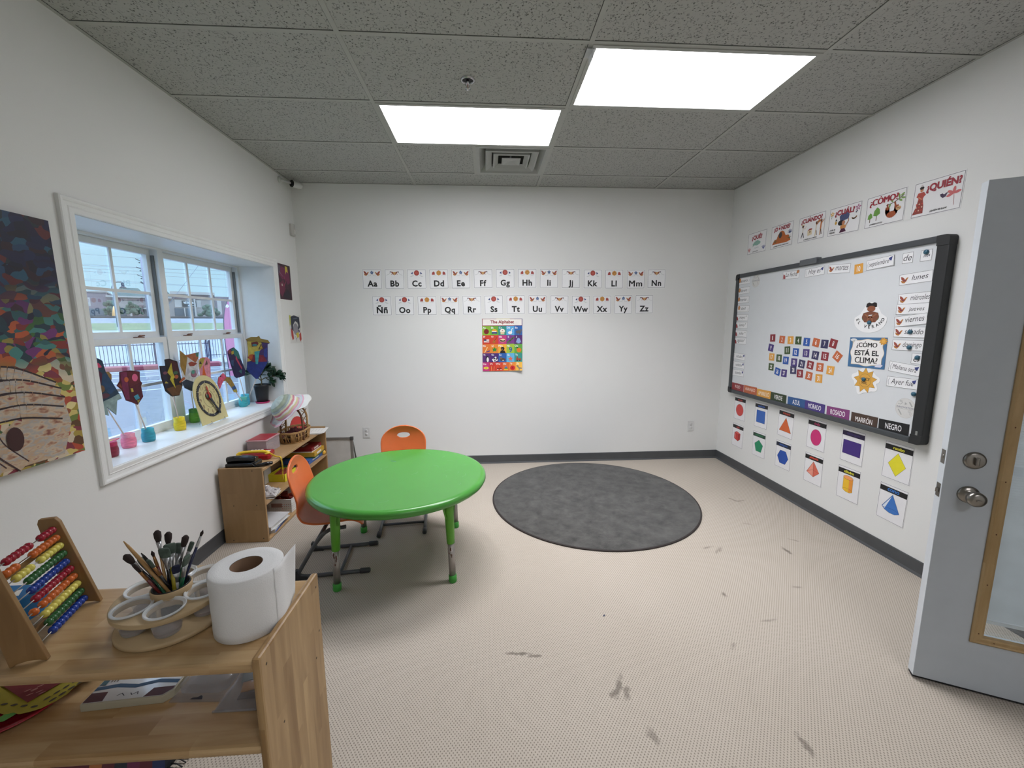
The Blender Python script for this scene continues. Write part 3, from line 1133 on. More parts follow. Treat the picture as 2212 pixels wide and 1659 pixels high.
MB().tube([(x - .012, 0, y) for x, y in [(.0, 0)] + ce], .012, mat('banner_pole', '4A4452', rough=.4), n=7).build('banner_pole', root)
M_SIDING = mat('blue_grey_block', '7E8E9A', rough=.9, var=.10, scale=3)
root = thing('masonry_pillar', 'blue-grey masonry pillar just outside, behind the pink banner', 'pillar')
root.matrix_world = OM(15.2, 1.62, -.16)
mb = MB()
for k in range(9):
    mb.box(0, 1.15, 0, .9, k * .44 + .004, k * .44 + .436, M_SIDING)
mb.box(.01, 1.14, .01, .89, 0, 3.96, mat('mortar', '6F8494'))
mb.build('block_courses', root, weld=False)
MB().box(-.05, 1.2, -.05, .95, 3.96, 4.1, M_ROOF).build('pillar_cap', root)

# ================================================================== ceiling fixtures
m, n_, l_, b_ = nodemat('lit_prismatic_lens')
b_.inputs['Base Color'].default_value = (.9, .9, .9, 1)
b_.inputs['Roughness'].default_value = .3
tc = n_.new('ShaderNodeTexCoord'); sp = n_.new('ShaderNodeSeparateXYZ'); l_.new(tc.outputs['Object'], sp.inputs[0])
cs = mth(n_, l_, 'COSINE', mth(n_, l_, 'MULTIPLY', mth(n_, l_, 'SUBTRACT', mth(n_, l_, 'ABSOLUTE', sp.outputs[1]), .145), 2 * PI / .30))
st = mth(n_, l_, 'MULTIPLY', mth(n_, l_, 'ADD', mth(n_, l_, 'MULTIPLY', cs, .30), .90), LENS)
b_.inputs['Emission Color'].default_value = (.985, .975, 1.03, 1)
l_.new(st, b_.inputs['Emission Strength'])
M_LENS = m


def troffer(x0, y0, label, clip=False):
    root = thing('ceiling_light', label, 'ceiling light', (x0 + G, y0 + G / 2, ZC), 0, 'recessed fluorescent ceiling lights')
    mb = MB()
    X, Y, w = G - .012, G / 2 - .012, .022
    for a in ((-X, X, -Y, -Y + w), (-X, X, Y - w, Y), (-X, -X + w, -Y + w, Y - w), (X - w, X, -Y + w, Y - w)):
        mb.box(a[0], a[1], a[2], a[3], -.007, -.0005, M_GRID)
    mb.build('light_frame', root, weld=False)
    MB().box(-X + w, X - w, -Y + w, Y - w, -.005, -.003, M_LENS).build('diffuser', root)
    ld = bpy.data.lights.new('tube_light', 'AREA')       # the prismatic lens throws the light of its tubes downwards
    ld.shape = 'RECTANGLE'; ld.size = 2 * (X - w); ld.size_y = 2 * (Y - w)
    ld.energy = LAMP; ld.color = (.985, .975, 1.02); ld.spread = R(SPREAD)
    lo_ = bpy.data.objects.new('tube_light', ld); COL.objects.link(lo_); lo_.parent = root; lo_.location = (0, 0, -.008)
    if clip:
        mb = MB()
        mb.box(-.03, .012, -.035, .035, -.016, -.011, mat('clear_plastic', 'C9CCCC', rough=.15, alpha=.55), bev=.002)
        mb.box(-.004, .004, -.035, .035, -.055, -.014, _mats['clear_plastic'], bev=.001)
        o = mb.build('plastic_clip', root)
        o.location = (-X + .002, -Y + .05, 0)
    return root


troffer(-2 * G, -2 * G, 'lit two-by-four ceiling light panel beside the air vent')
troffer(0, -3 * G, 'lit two-by-four ceiling light panel on the right, with a plastic clip at its corner', True)
troffer(0, -9 * G, 'lit ceiling light panel behind the viewer')


root = thing('air_vent', 'square four-way ceiling air vent with nested louvres', 'air vent', (-G / 2, -G / 2, ZC))
M_VENT = mat('vent_grey_paint', 'A4A6A2', rough=.4, var=.03)
mb = MB()
h = G / 2 - .012


def ringq(mb, a, za, b_, zb, m):
    A = [(-a, -a, za), (a, -a, za), (a, a, za), (-a, a, za)]
    B = [(-b_, -b_, zb), (b_, -b_, zb), (b_, b_, zb), (-b_, b_, zb)]
    mb.add(A + B, [(i, (i + 1) % 4, 4 + (i + 1) % 4, 4 + i) for i in range(4)], m)
ringq(mb, h, -.004, h - .028, -.004, M_VENT)
ringq(mb, h - .028, -.004, h - .075, .055, M_VENT)
ringq(mb, h - .075, .055, h - .08, .17, M_VENT)
mb.build('vent_frame', root, solid=.0015)
for (a, w, z) in ((.215, .052, -.004), (.150, .042, -.002), ):
    mb = MB()
    ringq(mb, a, z, a - .012, z - .004, M_VENT)
    ringq(mb, a - .012, z - .004, a - w, z + .022, M_VENT)
    ringq(mb, a, z, a - .004, z + .03, M_VENT)
    mb.build('louvre_ring', root, solid=.0015)
mb = MB()
ringq(mb, .078, -.002, .066, -.006, M_VENT)
ringq(mb, .066, -.006, .012, .002, M_VENT)
ringq(mb, .012, .002, .001, .002, M_VENT)
mb.box(-.006, .006, -.10, .10, .05, .055, M_VENT); mb.box(-.10, .10, -.006, .006, .05, .055, M_VENT)
mb.build('centre_louvre', root, solid=.0015)
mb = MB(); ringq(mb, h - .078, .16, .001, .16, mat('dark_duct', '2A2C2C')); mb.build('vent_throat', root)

root = thing('sprinkler_head', 'chrome fire sprinkler head set in the ceiling tile', 'sprinkler', (-.620, -1.478, ZC))
M_CHR = mat('dull_chrome', 'B8B8B8', rough=.25, metal=1)
MB().lathe([(.041, -.0005), (.040, -.006), (.034, -.009), (.031, -.006), (.029, .0)], M_CHR, n=32).build('escutcheon', root)
MB().lathe([(.0295, -.002), (.0005, -.0015)], mat('sprinkler_cup_black', '0C0C0C', rough=.6), n=32).build('cup', root)
mb = MB(); mb.tube([(0, 0, -.001), (0, 0, -.022)], .008, M_CHR)
for s_ in (-1, 1):
    mb.tube(curve_pts([(s_ * .008, 0, -.018), (s_ * .013, 0, -.028), (s_ * .002, 0, -.046)], 4), .0022, M_CHR, n=6)
mb.tube([(0, 0, -.022), (0, 0, -.046)], .0025, mat('sprinkler_bulb', '903030', rough=.1), n=6)
mb.build('sprinkler_body', root)
MB().lathe([(.0005, -.047), (.016, -.048), (.0165, -.050), (.0005, -.051)], M_CHR, n=20).build('deflector', root)

root = thing('security_camera', 'white bullet security camera high in the left corner', 'security camera', (XL, .10, 2.845))
M_CAMW = mat('white_camera_shell', 'C9CBC8', rough=.35)
MB().lathe([(.0005, 0), (.028, .0), (.028, .012), (.022, .018), (.0005, .018)], M_CAMW, T=Matrix.Rotation(R(90), 4, 'Y'), n=24).build('mount', root)
MB().tube([(.015, 0, 0), (.05, .03, -.006), (.075, .06, -.008)], .010, M_CAMW, n=10).build('arm', root)
bd = TR(.105, .105, -.010, rz=R(-33)) @ Matrix.Rotation(R(90), 4, 'X')
MB().lathe([(.0005, -.05), (.025, -.05), (.030, -.04), (.031, .035), (.0305, .04)], M_CAMW, T=bd, n=28).build('camera_body', root)
o = MB().lathe([(.0305, .038), (.031, .046), (.022, .046), (.020, .040), (.0005, .040)], mat('camera_black', '101012', rough=.2), T=bd, n=28)
o.sphere((0, 0, .038), .011, mat('camera_lens', '20242C', rough=.05), T=bd, n=14)
o.build('lens_ring', root)

root = thing('motion_sensor', 'small off-white motion sensor on the left wall near the corner', 'motion sensor', (XL, .262, 2.44))
M_SENS = mat('aged_white_plastic', 'B9B8B2', rough=.45)
mb = MB()
mb.prism([(0, -.036), (.018, -.032), (.034, -.012), (.036, .01), (.024, .034), (0, .038)], -.058, .052, M_SENS)
mb.build('sensor_body', root, bevel=.004)
MB().box(.02, .0365, -.012, .012, -.04, .0, mat('sensor_lens', 'CFCEC8', rough=.3), bev=.003).build('sensor_lens', root)


def outlet(x, z, label):
    root = thing('wall_outlet', label, 'outlet', (x, YF, z))
    M_OUT = mat('outlet_white', 'D4D5D3', rough=.3)
    MB().box(-.036, .036, -.006, 0, -.058, .058, M_OUT, bev=.002).build('cover_plate', root)
    for s_ in (-1, 1):
        mb = MB()
        mb.lathe([(.0005, .0085), (.0155, .0085), (.0165, .007), (.0165, .005)], M_OUT, T=TR(0, 0, s_ * .0195, rx=R(90)), n=24)
        mb.box(-.0075, -.0055, -.0092, -.008, s_ * .0195 - .001, s_ * .0195 + .007, ink('3A3A3A'))
        mb.box(.0045, .0065, -.0092, -.008, s_ * .0195 - .001, s_ * .0195 + .007, ink('3A3A3A'))
        mb.box(-.002, .002, -.0092, -.008, s_ * .0195 - .010, s_ * .0195 - .006, ink('3A3A3A'))
        mb.build('receptacle', root, weld=False)
    MB().sphere((0, -.0062, 0), .003, mat('screw_metal', '9A9A98', rough=.3, metal=1), n=8).build('screw', root)


outlet(-1.828, .379, 'white duplex outlet low on the far wall, left of the orange chair')
outlet(1.750, .379, 'white duplex outlet low on the far wall, near the right corner')
# ================================================================== cards on the far wall
RUST, OCHRE, NAVY, PLUM = 'A8473A', 'C08A3E', '3A4A80', '8A3C48'


def bird(c, cx, cy, s_, flip=1, c1='9A4A3A', c2='B5763A', c3='7A3A4E'):
    f = lambda pts: [(cx + flip * x * s_, cy + y * s_) for x, y in (pts if flip > 0 else pts[::-1])]
    c.poly(f([(-.5, -.05), (-.3, -.42), (.05, -.5), (.35, -.2), (.5, .15), (.3, .2), (.1, .0), (-.2, -.12)]), c2)
    c.poly(f([(-.5, .5), (-.42, .1), (-.15, -.15), (.12, -.1), (.05, .15), (-.2, .4)]), c1)
    c.poly(f([(-.2, -.2), (.2, -.25), (.32, .0), (.1, -.02)]), c3)
    c.poly(f([(.3, .1), (.5, .12), (.62, .25), (.48, .30), (.36, .26)]), c2)


def motif(c, kind, y, s_=1.0):
    if kind == 0:      # birds and a blue flower
        bird(c, -.058 * s_, y - .004, .048 * s_, 1)
        bird(c, .058 * s_, y - .004, .048 * s_, -1)
        for k in range(5):
            a = k * 2 * PI / 5 + .3
            c.ell(.010 * math.cos(a), y + .004 + .010 * math.sin(a), .008, .006, '3F5F8E', n=8, a=a)
        c.line([(-.045, y - .03), (-.015, y - .026), (0, y - .008), (.015, y - .026), (.045, y - .03)], .004, 'C9CBC9')
    elif kind == 1:    # butterfly and grey sprigs
        c.poly([(-.036, y + .016), (-.012, y + .010), (-.002, y - .012), (-.012, y - .018), (-.026, y - .002)], '8A4A36')
        c.poly([(.036, y + .016), (.026, y - .002), (.012, y - .018), (.002, y - .012), (.012, y + .010)], '8A4A36')
        c.poly([(-.016, y + .004), (0, y - .026), (.016, y + .004), (.004, y + .010), (-.004, y + .010)], 'C79A62')
        for q in (-1, 1):
            c.ell(q * .040, y + .010, .0065, .0065, '5A5A6A', n=8)
            c.ell(q * .028, y - .014, .004, .004, 'B98A6A', n=8)
            c.line([(q * .042, y + .004), (q * .055, y - .014), (q * .080, y - .022)], .0025, 'B9BBBB')
    elif kind == 2:    # red bloom between blue buds
        P = []
        for k in range(24):
            a = 2 * PI * k / 24
            r_ = .026 * (1 + .06 * math.cos(4 * a)) * min(1.12, 1 / max(abs(math.cos(a)), abs(math.sin(a)))) / 1.05
            P.append((r_ * math.cos(a), y + r_ * math.sin(a)))
        c.poly(P, 'A4443C')
        c.ell(0, y, .015, .015, 'B8574A', n=12)
        for q in (-1, 1):
            c.poly([(q * .038, y + .012), (q * .038, y - .014), (q * .058, y - .006)][::q], NAVY)
            c.poly([(q * .030, y - .020), (q * .070, y - .036), (q * .050, y - .038), (q * .030, y - .028)][::q], 'CFD1CF')
    else:              # ochre rosette between red leaves
        P = [((.024 + .002 * math.cos(8 * 2 * PI * k / 32)) * math.cos(2 * PI * k / 32), y + (.024 + .002 * math.cos(8 * 2 * PI * k / 32)) * math.sin(2 * PI * k / 32)) for k in range(32)]
        c.poly(P, 'C68F45')
        c.ell(0, y, .012, .012, 'A9702F', n=12)
        c.ell(0, y, .006, .006, 'D7A55C', n=10)
        for q in (-1, 1):
            c.poly([(q * .040, y - .018), (q * .070, y - .018), (q * .066, y + .004), (q * .050, y + .016), (q * .040, y + .004)][::q], 'A34540')
            c.line([(q * .028, y - .024), (q * .050, y - .030), (q * .068, y - .024)], .004, 'D2D4D2')


ALPHA = [('Aa', 0, -1.6846, 1.9815, -.1), ('Bb', 1, -1.4597, 1.9819, -.2), ('Cc', 2, -1.2364, 1.9827, 0), ('Dd', 3, -1.0115, 1.9839, .5), ('Ee', 0, -.7874, 1.9852, .4),
         ('Ff', 1, -.5587, 1.9874, .7), ('Gg', 2, -.33, 1.9913, .3), ('Hh', 3, -.1001, 1.9922, -.1), ('Ii', 0, .1283, 1.9915, -.2), ('Jj', 1, .3593, 1.9891, 0),
         ('Kk', 2, .5914, 1.9866, -.1), ('Ll', 3, .8209, 1.9855, .2), ('Mm', 0, 1.053, 1.986, .4), ('Nn', 1, 1.2782, 1.9905, .6),
         ('Ññ', 2, -1.5993, 1.7139, -.2), ('Oo', 2, -1.3701, 1.7145, -.6), ('Pp', 3, -1.1401, 1.7148, .1), ('Qq', 0, -.9077, 1.7166, .3), ('Rr', 1, -.6787, 1.719, .5),
         ('Ss', 2, -.4505, 1.7216, .8), ('Tt', 3, -.2208, 1.7224, .5), ('Uu', 0, .008, 1.7225, -.2), ('Vv', 1, .24, 1.7213, -.6), ('Ww', 2, .4696, 1.719, .1),
         ('Xx', 3, .6988, 1.7201, .2), ('Yy', 0, .9276, 1.7224, .2), ('Zz', 1, 1.1558, 1.7242, .6)]
MOT = ['birds and blue flower', 'butterfly and grey sprigs', 'red bloom and blue buds', 'ochre rosette and red leaves']
for i, (t, k, x, z, a) in enumerate(ALPHA):
    c = Card(.196, .196, 'E9EAEA', .0012)
    c.frame(-.093, .093, -.093, .093, .0022, '55585A')
    motif(c, k, .060)
    body = letters(t, .02)
    up = t[0]
    desc = t[1] in 'gjpqyñ'
    hgt = {'Ñ': .082}.get(up, .062)
    if t[1] in 'gjpqy' or up == 'Q':
        hgt = .078
    yc = -.045 - (.008 if hgt == .078 else 0) + (.010 if up == 'Ñ' else 0)
    c.text(t, 0, yc, hgt, '0E0E10', bold=.034, space=1.10)
    o = c.build('alphabet_card', weld=False)
    tag(o, 'alphabet card reading %s under %s, %s row on far wall' % (t, MOT[k], 'upper' if i < 14 else 'lower'), 'alphabet card', 'alphabet cards on the far wall')
    hang(o, 'F', x, z, .0006, a)

# the alphabet poster, its lower right corner curling off the wall
c = Card(.424, .552, 'E9E6E2', .0008)
c.rect(-.212, .212, .200, .276, '8A2A38')
c.rect(-.06, .08, .268, .276, 'C9B94A'); c.rect(.12, .212, .200, .276, '3B2A6A')
c.rect(-.206, .206, .206, .272, 'EFEAE4')
c.text('The Alphabet', 0, .238, .044, '8E1F26', maxw=.35, bold=.03)
rows = [(['8CB83A', '6FAE3C', '2F8F82', '5AA9DA', '2E66AE'], 'Aa Bb Cc Dd Ee'), (['CF3F2C', 'D2402F', 'C63A7E', '7A3A86', '54286A'], 'Ff Gg Hh Ii Jj'),
        (['E07A34', 'E58A34', 'EDB03C', 'A2C23C', '5FA646'], 'Kk Ll Mm Nn Oo'), (['5A2C72', '4A2A72', '2C62AE', '62B2DC', '3A938A'], 'Pp Qq Rr Ss Tt'),
        (['C4357C', 'CF3A30', 'D9492E', 'E06A30', 'E88A36', 'EDB644'], 'Uu Vv Ww Xx Yy Zz')]
tops = [.200, .104, .010, -.086, -.182, -.276]
pics = {'Aa': [('e', 0, 0, .027, .027, '7A1E22')], 'Bb': [('e', 0, 0, .03, .026, 'E9A83A'), ('r', -.028, .028, -.022, -.004, '2C3E78'), ('r', -.028, .02, -.004, .004, 'F0EDE6')],
        'Cc': [('e', 0, .006, .027, .022, 'EFE7DA'), ('r', -.02, .02, -.03, -.004, 'E0C9A0'), ('e', 0, .01, .005, .005, 'A03030')],
        'Dd': [('e', -.004, -.012, .022, .016, 'EFF0F0'), ('l', [(.01, -.006), (.014, .024), (.026, .034)], .008, 'EFF0F0'), ('l', [(0, -.028), (0, -.036)], .004, 'D08030')],
        'Ee': [('e', 0, -.004, .03, .018, '5A5A62'), ('e', .026, .012, .012, .012, '62626A'), ('r', -.02, -.012, -.036, -.01, '55555C'), ('r', .01, .018, -.036, -.01, '55555C')],
        'Ff': [('r', -.028, .028, -.018, .014, 'E2DCDC'), ('r', -.028, .0, -.002, .014, '2A3560'), ('r', 0, .028, -.008, -.002, 'B03030')],
        'Gg': [('e', -.006, -.014, .016, .014, 'B06A2C'), ('e', 0, .0, .011, .010, 'B06A2C'), ('l', [(0, 0), (.026, .034)], .005, '4A2A1C')],
        'Hh': [('e', 0, 0, .032, .018, 'E8C9A0'), ('e', 0, -.002, .030, .010, '3A1E14'), ('e', .004, .010, .022, .010, 'EAD2A8')],
        'Ii': [('l', [(-.03, -.02), (-.005, .0), (.02, .022), (.034, .034)], .014, '4E7A3A'), ('l', [(-.03, -.03), (.03, -.03)], .003, '6A9A4A')],
        'Jj': [('p', [(-.03, -.024), (-.014, .02), (0, .028), (.014, .02), (.03, -.024), (.014, -.018), (.012, -.03), (-.012, -.03), (-.014, -.018)], '8FA8D8')],
        'Kk': [('l', [(-.02, -.03), (.008, .024)], .007, 'F0E0A0'), ('p', [(-.02, -.03), (.034, -.004), (.03, -.024)], '5A3A8A')],
        'Ll': [('p', [(0, .03), (.01, .01), (.028, .014), (.016, -.006), (.02, -.022), (0, -.014), (-.02, -.022), (-.016, -.006), (-.028, .014), (-.01, .01)], '2F8A3A')],
        'Mm': [('e', 0, .010, .02, .02, '1E1614'), ('p', [(-.03, -.044), (-.02, -.01), (.02, -.01), (.034, -.044)], '1E1614'), ('e', -.006, .004, .009, .009, '8A6A52')],
        'Nn': [('t', '9', .0, -.002, .055, '2450A8')], 'Oo': [('e', .004, -.006, .026, .024, 'E07A24'), ('p', [(-.03, .02), (-.01, .026), (.0, .014), (-.016, .012)], '2A4A2A')],
        'Pp': [('e', .006, -.004, .018, .036, '1A1A20'), ('e', .010, -.010, .012, .026, 'F0EEEA')],
        'Qq': [('p', [(-.03, -.01), (.012, .024), (.034, -.018), (-.010, -.044)], 'F0F0F0'), ('p', [(-.016, .0), (.0, .012), (.008, .0), (-.008, -.012)], '16161A'), ('p', [(.008, .0), (.02, .008), (.026, -.006), (.014, -.016)], '16161A'), ('p', [(-.006, -.018), (.006, -.010), (.010, -.024), (-.002, -.034)], '16161A')],
        'Rr': [('e', 0, -.01, .03, .018, '5A4638'), ('e', -.018, .006, .012, .010, '7A6450'), ('e', .004, -.02, .008, .006, 'D8D0C0')],
        'Ss': [('s', 0, -.002, .03, 'E2694E')], 'Tt': [('r', -.026, .026, -.02, .002, 'A8402C'), ('r', -.02, -.006, .002, .02, 'A8402C'), ('e', -.014, -.022, .008, .008, '2A2A2A'), ('e', .014, -.022, .008, .008, '2A2A2A')],
        'Uu': [('e', 0, -.004, .028, .014, 'E8D44A'), ('e', 0, -.004, .01, .005, 'B09A2A')], 'Vv': [('l', [(-.016, .012), (-.012, -.034)], .004, 'EFC05A'), ('l', [(.016, .012), (.012, -.034)], .004, 'EFC05A')],
        'Ww': [('r', -.026, .024, -.018, -.004, '8A1E1A'), ('l', [(.016, -.01), (-.006, .02)], .003, '5A1614'), ('e', -.018, -.022, .006, .006, 'E8E0DA'), ('e', .016, -.022, .006, .006, 'E8E0DA')],
        'Xx': [('r', -.022, .022, -.028, -.018, 'E0C83A'), ('r', -.018, .018, -.016, -.006, '3E9A4A'), ('r', -.014, .014, -.004, .006, '2E6AB8'), ('r', -.010, .010, .008, .016, '7A8A9A')],
        'Yy': [('e', 0, -.006, .026, .026, 'C81E2A'), ('e', 0, -.006, .008, .008, '8A141C')],
        'Zz': [('p', [(-.03, .02), (-.012, .022), (.0, .0), (.03, -.006), (.03, -.02), (.01, -.02), (.006, -.044), (-.002, -.044), (-.006, -.01), (-.026, .006)], '8A7A68')]}
for r_, (cols, names) in enumerate(rows):
    n = len(cols)
    w = .424 / n
    nm = names.split()
    for k in range(n):
        x0 = -.212 + k * w
        y0, y1 = tops[r_ + 1], tops[r_]
        c.rect(x0, x0 + w, y0, y1, cols[k])
        cx, cy = x0 + w * .52, (y0 + y1) / 2 - .010
        for d in pics[nm[k]]:
            if d[0] == 'e': c.ell(cx + d[1], cy + d[2], d[3], d[4], d[5], n=14)
            elif d[0] == 'r': c.rect(cx + d[1], cx + d[2], cy + d[3], cy + d[4], d[5])
            elif d[0] == 'l': c.line([(cx + p[0], cy + p[1]) for p in d[1]], d[2], d[3])
            elif d[0] == 'p': c.poly([(cx + p[0], max(y0, cy + p[1])) for p in d[1]], d[2])
            elif d[0] == 't': c.text(d[1], cx + d[2], cy + d[3], d[4], d[5])
            elif d[0] == 's': c.poly([(cx + d[1] + (d[3] if q % 2 == 0 else d[3] * .42) * math.sin(PI * q / 5), cy + d[2] + (d[3] if q % 2 == 0 else d[3] * .42) * math.cos(PI * q / 5)) for q in range(10)][::-1], d[4])
        c.text(nm[k], x0 + .022, y1 - .018, .020, 'F4F4F2', bold=.02)


def curl(v):     # bend the bottom right corner away from the wall
    k = max(0.0, (v[0] - .05) / .16) * max(0.0, (-v[1] - .12) / .15)
    return (v[0] - .004 * k, v[1] + .008 * k * (1 - max(0, v[0]) * 2), v[2] + .022 * k * k)
bm = bmesh.new()
c2 = c.build('alphabet_poster', weld=False)
bm.from_mesh(c2.data)
for i in range(9):
    y = -.10 - i * .021
    bmesh.ops.bisect_plane(bm, geom=bm.verts[:] + bm.edges[:] + bm.faces[:], plane_co=(0, y, 0), plane_no=(0, 1, 0), dist=1e-6)
for i in range(7):
    bmesh.ops.bisect_plane(bm, geom=bm.verts[:] + bm.edges[:] + bm.faces[:], plane_co=(.06 + i * .023, 0, 0), plane_no=(1, 0, 0), dist=1e-6)
for v in bm.verts:
    v.co = curl(v.co)
bm.to_mesh(c2.data); bm.free()
tag(c2, 'colourful poster headed The Alphabet with a picture for every letter, below the cards', 'poster')
hang(c2, 'F', -.364, 1.302, .0008)

# ================================================================== question cards above the whiteboard
MAR = '9A2F3C'


def qcard(word, sub, x, z, a, draw, label, subpos=(0, -.078), subw=.15):
    c = Card(.272, .202, 'E6E6E6', .0010)
    c.frame(-.132, .132, -.097, .097, .0030, '7E7E80')
    draw(c)
    c.text(word[0], word[1], word[2], word[3], MAR, bold=.045, w=word[4], rot=0)
    for t, (sx, sy), sw in sub:
        c.text(t, sx, sy, .014, '2A2A2C', bold=.03, maxw=sw)
    o = c.build('question_card', weld=False)
    tag(o, label, 'wall card', 'question cards above the whiteboard')
    hang(o, 'R', x, z, .0006, a)


def d_que(c):
    c.poly([(-.06, -.012), (-.03, .012), (.01, .020), (.045, .006), (.06, -.004), (.045, -.018), (.01, -.028), (-.03, -.022), (-.06, -.034), (-.052, -.022)], '8FB5A8')
    c.line([(-.03, -.045), (.03, -.043)], .002, '9AA8A8'); c.line([(-.025, -.052), (.035, -.050)], .002, '9AA8A8')
    for q, cc in ((-1, 'C98A8A'), (1, '6A6E9A')):
        for k in range(5):
            a = PI / 2 + (k - 2) * .35
            c.line([(q * .105, -.075), (q * .105 + .034 * math.cos(a), -.075 + .034 * math.sin(a))], .006, cc)


def d_donde(c):
    c.poly([(-.115, -.060), (-.10, -.038), (-.085, -.022), (-.06, -.020), (-.045, .012), (-.02, .038), (.005, .042), (.03, .030), (.05, -.005), (.085, -.006), (.10, -.03), (.115, -.055), (.06, -.066), (.0, -.062)], 'B5622C')
    c.poly([(-.028, -.016), (-.038, .008), (-.030, .028), (-.012, .036), (.002, .026), (.006, .0), (-.008, -.018)], '3A3634')
    for (x, y) in ((-.075, -.045), (.098, -.04)):
        for k in range(4):
            a = .5 + k * .7
            c.line([(x, y), (x + .022 * math.cos(a), y + .026 * math.sin(a))], .004, '3E5A36')
    for k in range(7):
        a = .35 + k * .4
        c.line([(.100, .004), (.100 + .026 * math.cos(a), .004 + .030 * math.sin(a))], .004, '3E4A80')


def d_cuando(c):
    c.line([(-.098, -.062), (-.085, -.020), (-.072, -.062)], .007, '1E1E20'); c.line([(-.085, -.02), (-.085, .012), (-.062, .004), (-.052, .022)], .008, 'E0D6C8')
    c.ell(-.086, .026, .011, .012, '6A4632', n=12); c.line([(-.098, .038), (-.074, .036)], .008, 'D8C8A0')
    c.poly([(-.030, -.058), (-.034, -.018), (.010, -.012), (.014, -.052)], 'D9C9A6'); c.poly([(-.034, -.018), (-.014, -.004), (.014, -.006), (.010, -.016)], '9A3434')
    c.ell(-.008, -.030, .008, .006, '7A5A3A', n=10)
    for x, cl, h in ((.052, 'D8C69A', .0), (.098, 'C08A4A', .008)):
        c.line([(x - .006, -.070), (x, -.02)], .007, cl); c.line([(x + .010, -.066), (x, -.02)], .007, '5A4A3A'); c.line([(x, -.024), (x + .002, .014 + h)], .013, 'C47A4A' if h else 'D9D0C0')
        c.ell(x + .002, .026 + h, .010, .011, '6A4632', n=12); c.line([(x + .002, .010), (x + .028, .030 + h)], .006, 'B5723E')
    c.poly([(.058, .034), (.078, .046), (.100, .040), (.086, .028), (.070, .026)], 'B5723E')


def d_cual(c):
    for k in range(5):
        a = k * 1.256 + .3
        c.ell(-.108 + .010 * math.cos(a), .058 + .010 * math.sin(a), .007, .005, 'D9A64A', n=8, a=a)
        c.ell(.108 + .013 * math.cos(a), .062 + .013 * math.sin(a), .010, .006, 'B07A94', n=8, a=a)
    c.line([(-.110, .046), (-.112, .026)], .003, '4A6A3A'); c.line([(.104, .048), (.096, .026)], .003, '4A6A3A'); c.ell(.100, .036, .010, .004, '3A3E5A', n=8, a=.5)
    c.poly([(-.032, .0), (-.040, .028), (-.02, .048), (.02, .050), (.044, .032), (.040, .002), (.0, -.006)], '4A5478')
    for k in range(4):
        c.line([(-.028 + k * .018, .0), (-.022 + k * .014, .042)], .0018, '2E3452')
    c.ell(-.022, -.018, .026, .019, '161416', n=16)
    c.ell(.000, -.020, .013, .015, 'B57A58', n=12)
    c.poly([(-.022, -.060), (-.024, -.040), (.0, -.032), (.026, -.042), (.022, -.060)], 'C98A4E')
    c.line([(.022, -.042), (.042, -.014), (.040, .0)], .006, 'B57A58')
    c.poly([(-.028, -.088), (-.014, -.060), (.016, -.060), (.030, -.084)], '4A1E3A')
    c.arc(.085, .014, .022, -2.4, -.5, .008, 'C58A44', n=8)
    c.ell(-.066, -.012, .010, .012, 'C9A04A', n=10); c.poly([(-.074, .002), (-.066, .018), (-.056, .002)], '3A3A3A')


def d_como(c):
    for x, y, s_ in ((-.098, -.035, .8), (-.052, -.020, 1.1)):
        c.line([(x, y - .036 * s_), (x, y)], .005, '5A4632')
        c.poly([(x - .022 * s_, y - .006), (x - .018 * s_, y + .022 * s_), (x, y + .040 * s_), (x + .016 * s_, y + .026 * s_), (x + .022 * s_, y), (x, y - .012 * s_)], '6A9A44')
    c.arc(.050, -.010, .030, PI * .95, PI * 2.05, .028, 'A0502C', n=14, ry=.040)
    c.ell(.050, -.044, .030, .020, 'A0502C', n=16)
    c.line([(.022, -.010), (.018, .022)], .011, 'A0502C'); c.line([(.078, -.010), (.066, .026)], .011, 'A0502C')
    c.ell(.094, -.016, .017, .013, 'C9A074', n=14); c.line([(.084, -.014), (.098, -.016)], .004, '6A4632'); c.ell(.104, -.020, .003, .003, '2A1E18', n=6)
    c.line([(.010, .018), (.060, .026), (.120, .056)], .004, '4A2E2E')
    for (x, y, a) in ((.045, .040, 2.2), (.034, .012, -1.8), (.090, .058, 1.8), (.112, .062, .5), (.102, .030, -.6), (.118, .040, -.2)):
        c.ell(x, y, .014, .006, '7FA05A', n=10, a=a)


def d_quien(c):
    c.poly([(-.128, -.080), (-.110, -.036), (-.102, .010), (-.078, .010), (-.068, -.036), (-.066, -.080)], '8E4038')
    c.poly([(-.108, .040), (-.116, .020), (-.104, .012), (-.102, -.002), (-.078, -.002), (-.072, .014), (-.062, .024), (-.076, .042)], 'AE4A3E')
    c.line([(-.102, .016), (-.084, .002)], .005, 'C98A64')
    c.ell(-.089, .056, .010, .013, 'C98A64', n=12); c.ell(-.090, .066, .013, .009, '1E1614', n=12); c.ell(-.090, .079, .007, .006, 'C8C0C0', n=8)
    for k in range(9):
        c.ell(-.108 + (k % 3) * .016, -.024 - (k // 3) * .018, .0045, .0045, 'D9B8A0' if k % 2 else 'C24A3E', n=7)
    c.poly([(.018, .002), (.032, .004), (.040, -.004), (.060, .008), (.050, -.016), (.036, -.022), (.024, -.012)], '3E2E4A')
    for a in (.2, 1.5, 2.6, 3.5):
        c.ell(.090 + .018 * math.cos(a), -.008 + .016 * math.sin(a), .020, .008, 'C96A6A', n=10, a=a)
    c.line([(.092, -.014), (.098, -.072)], .0028, 'C49A9A')


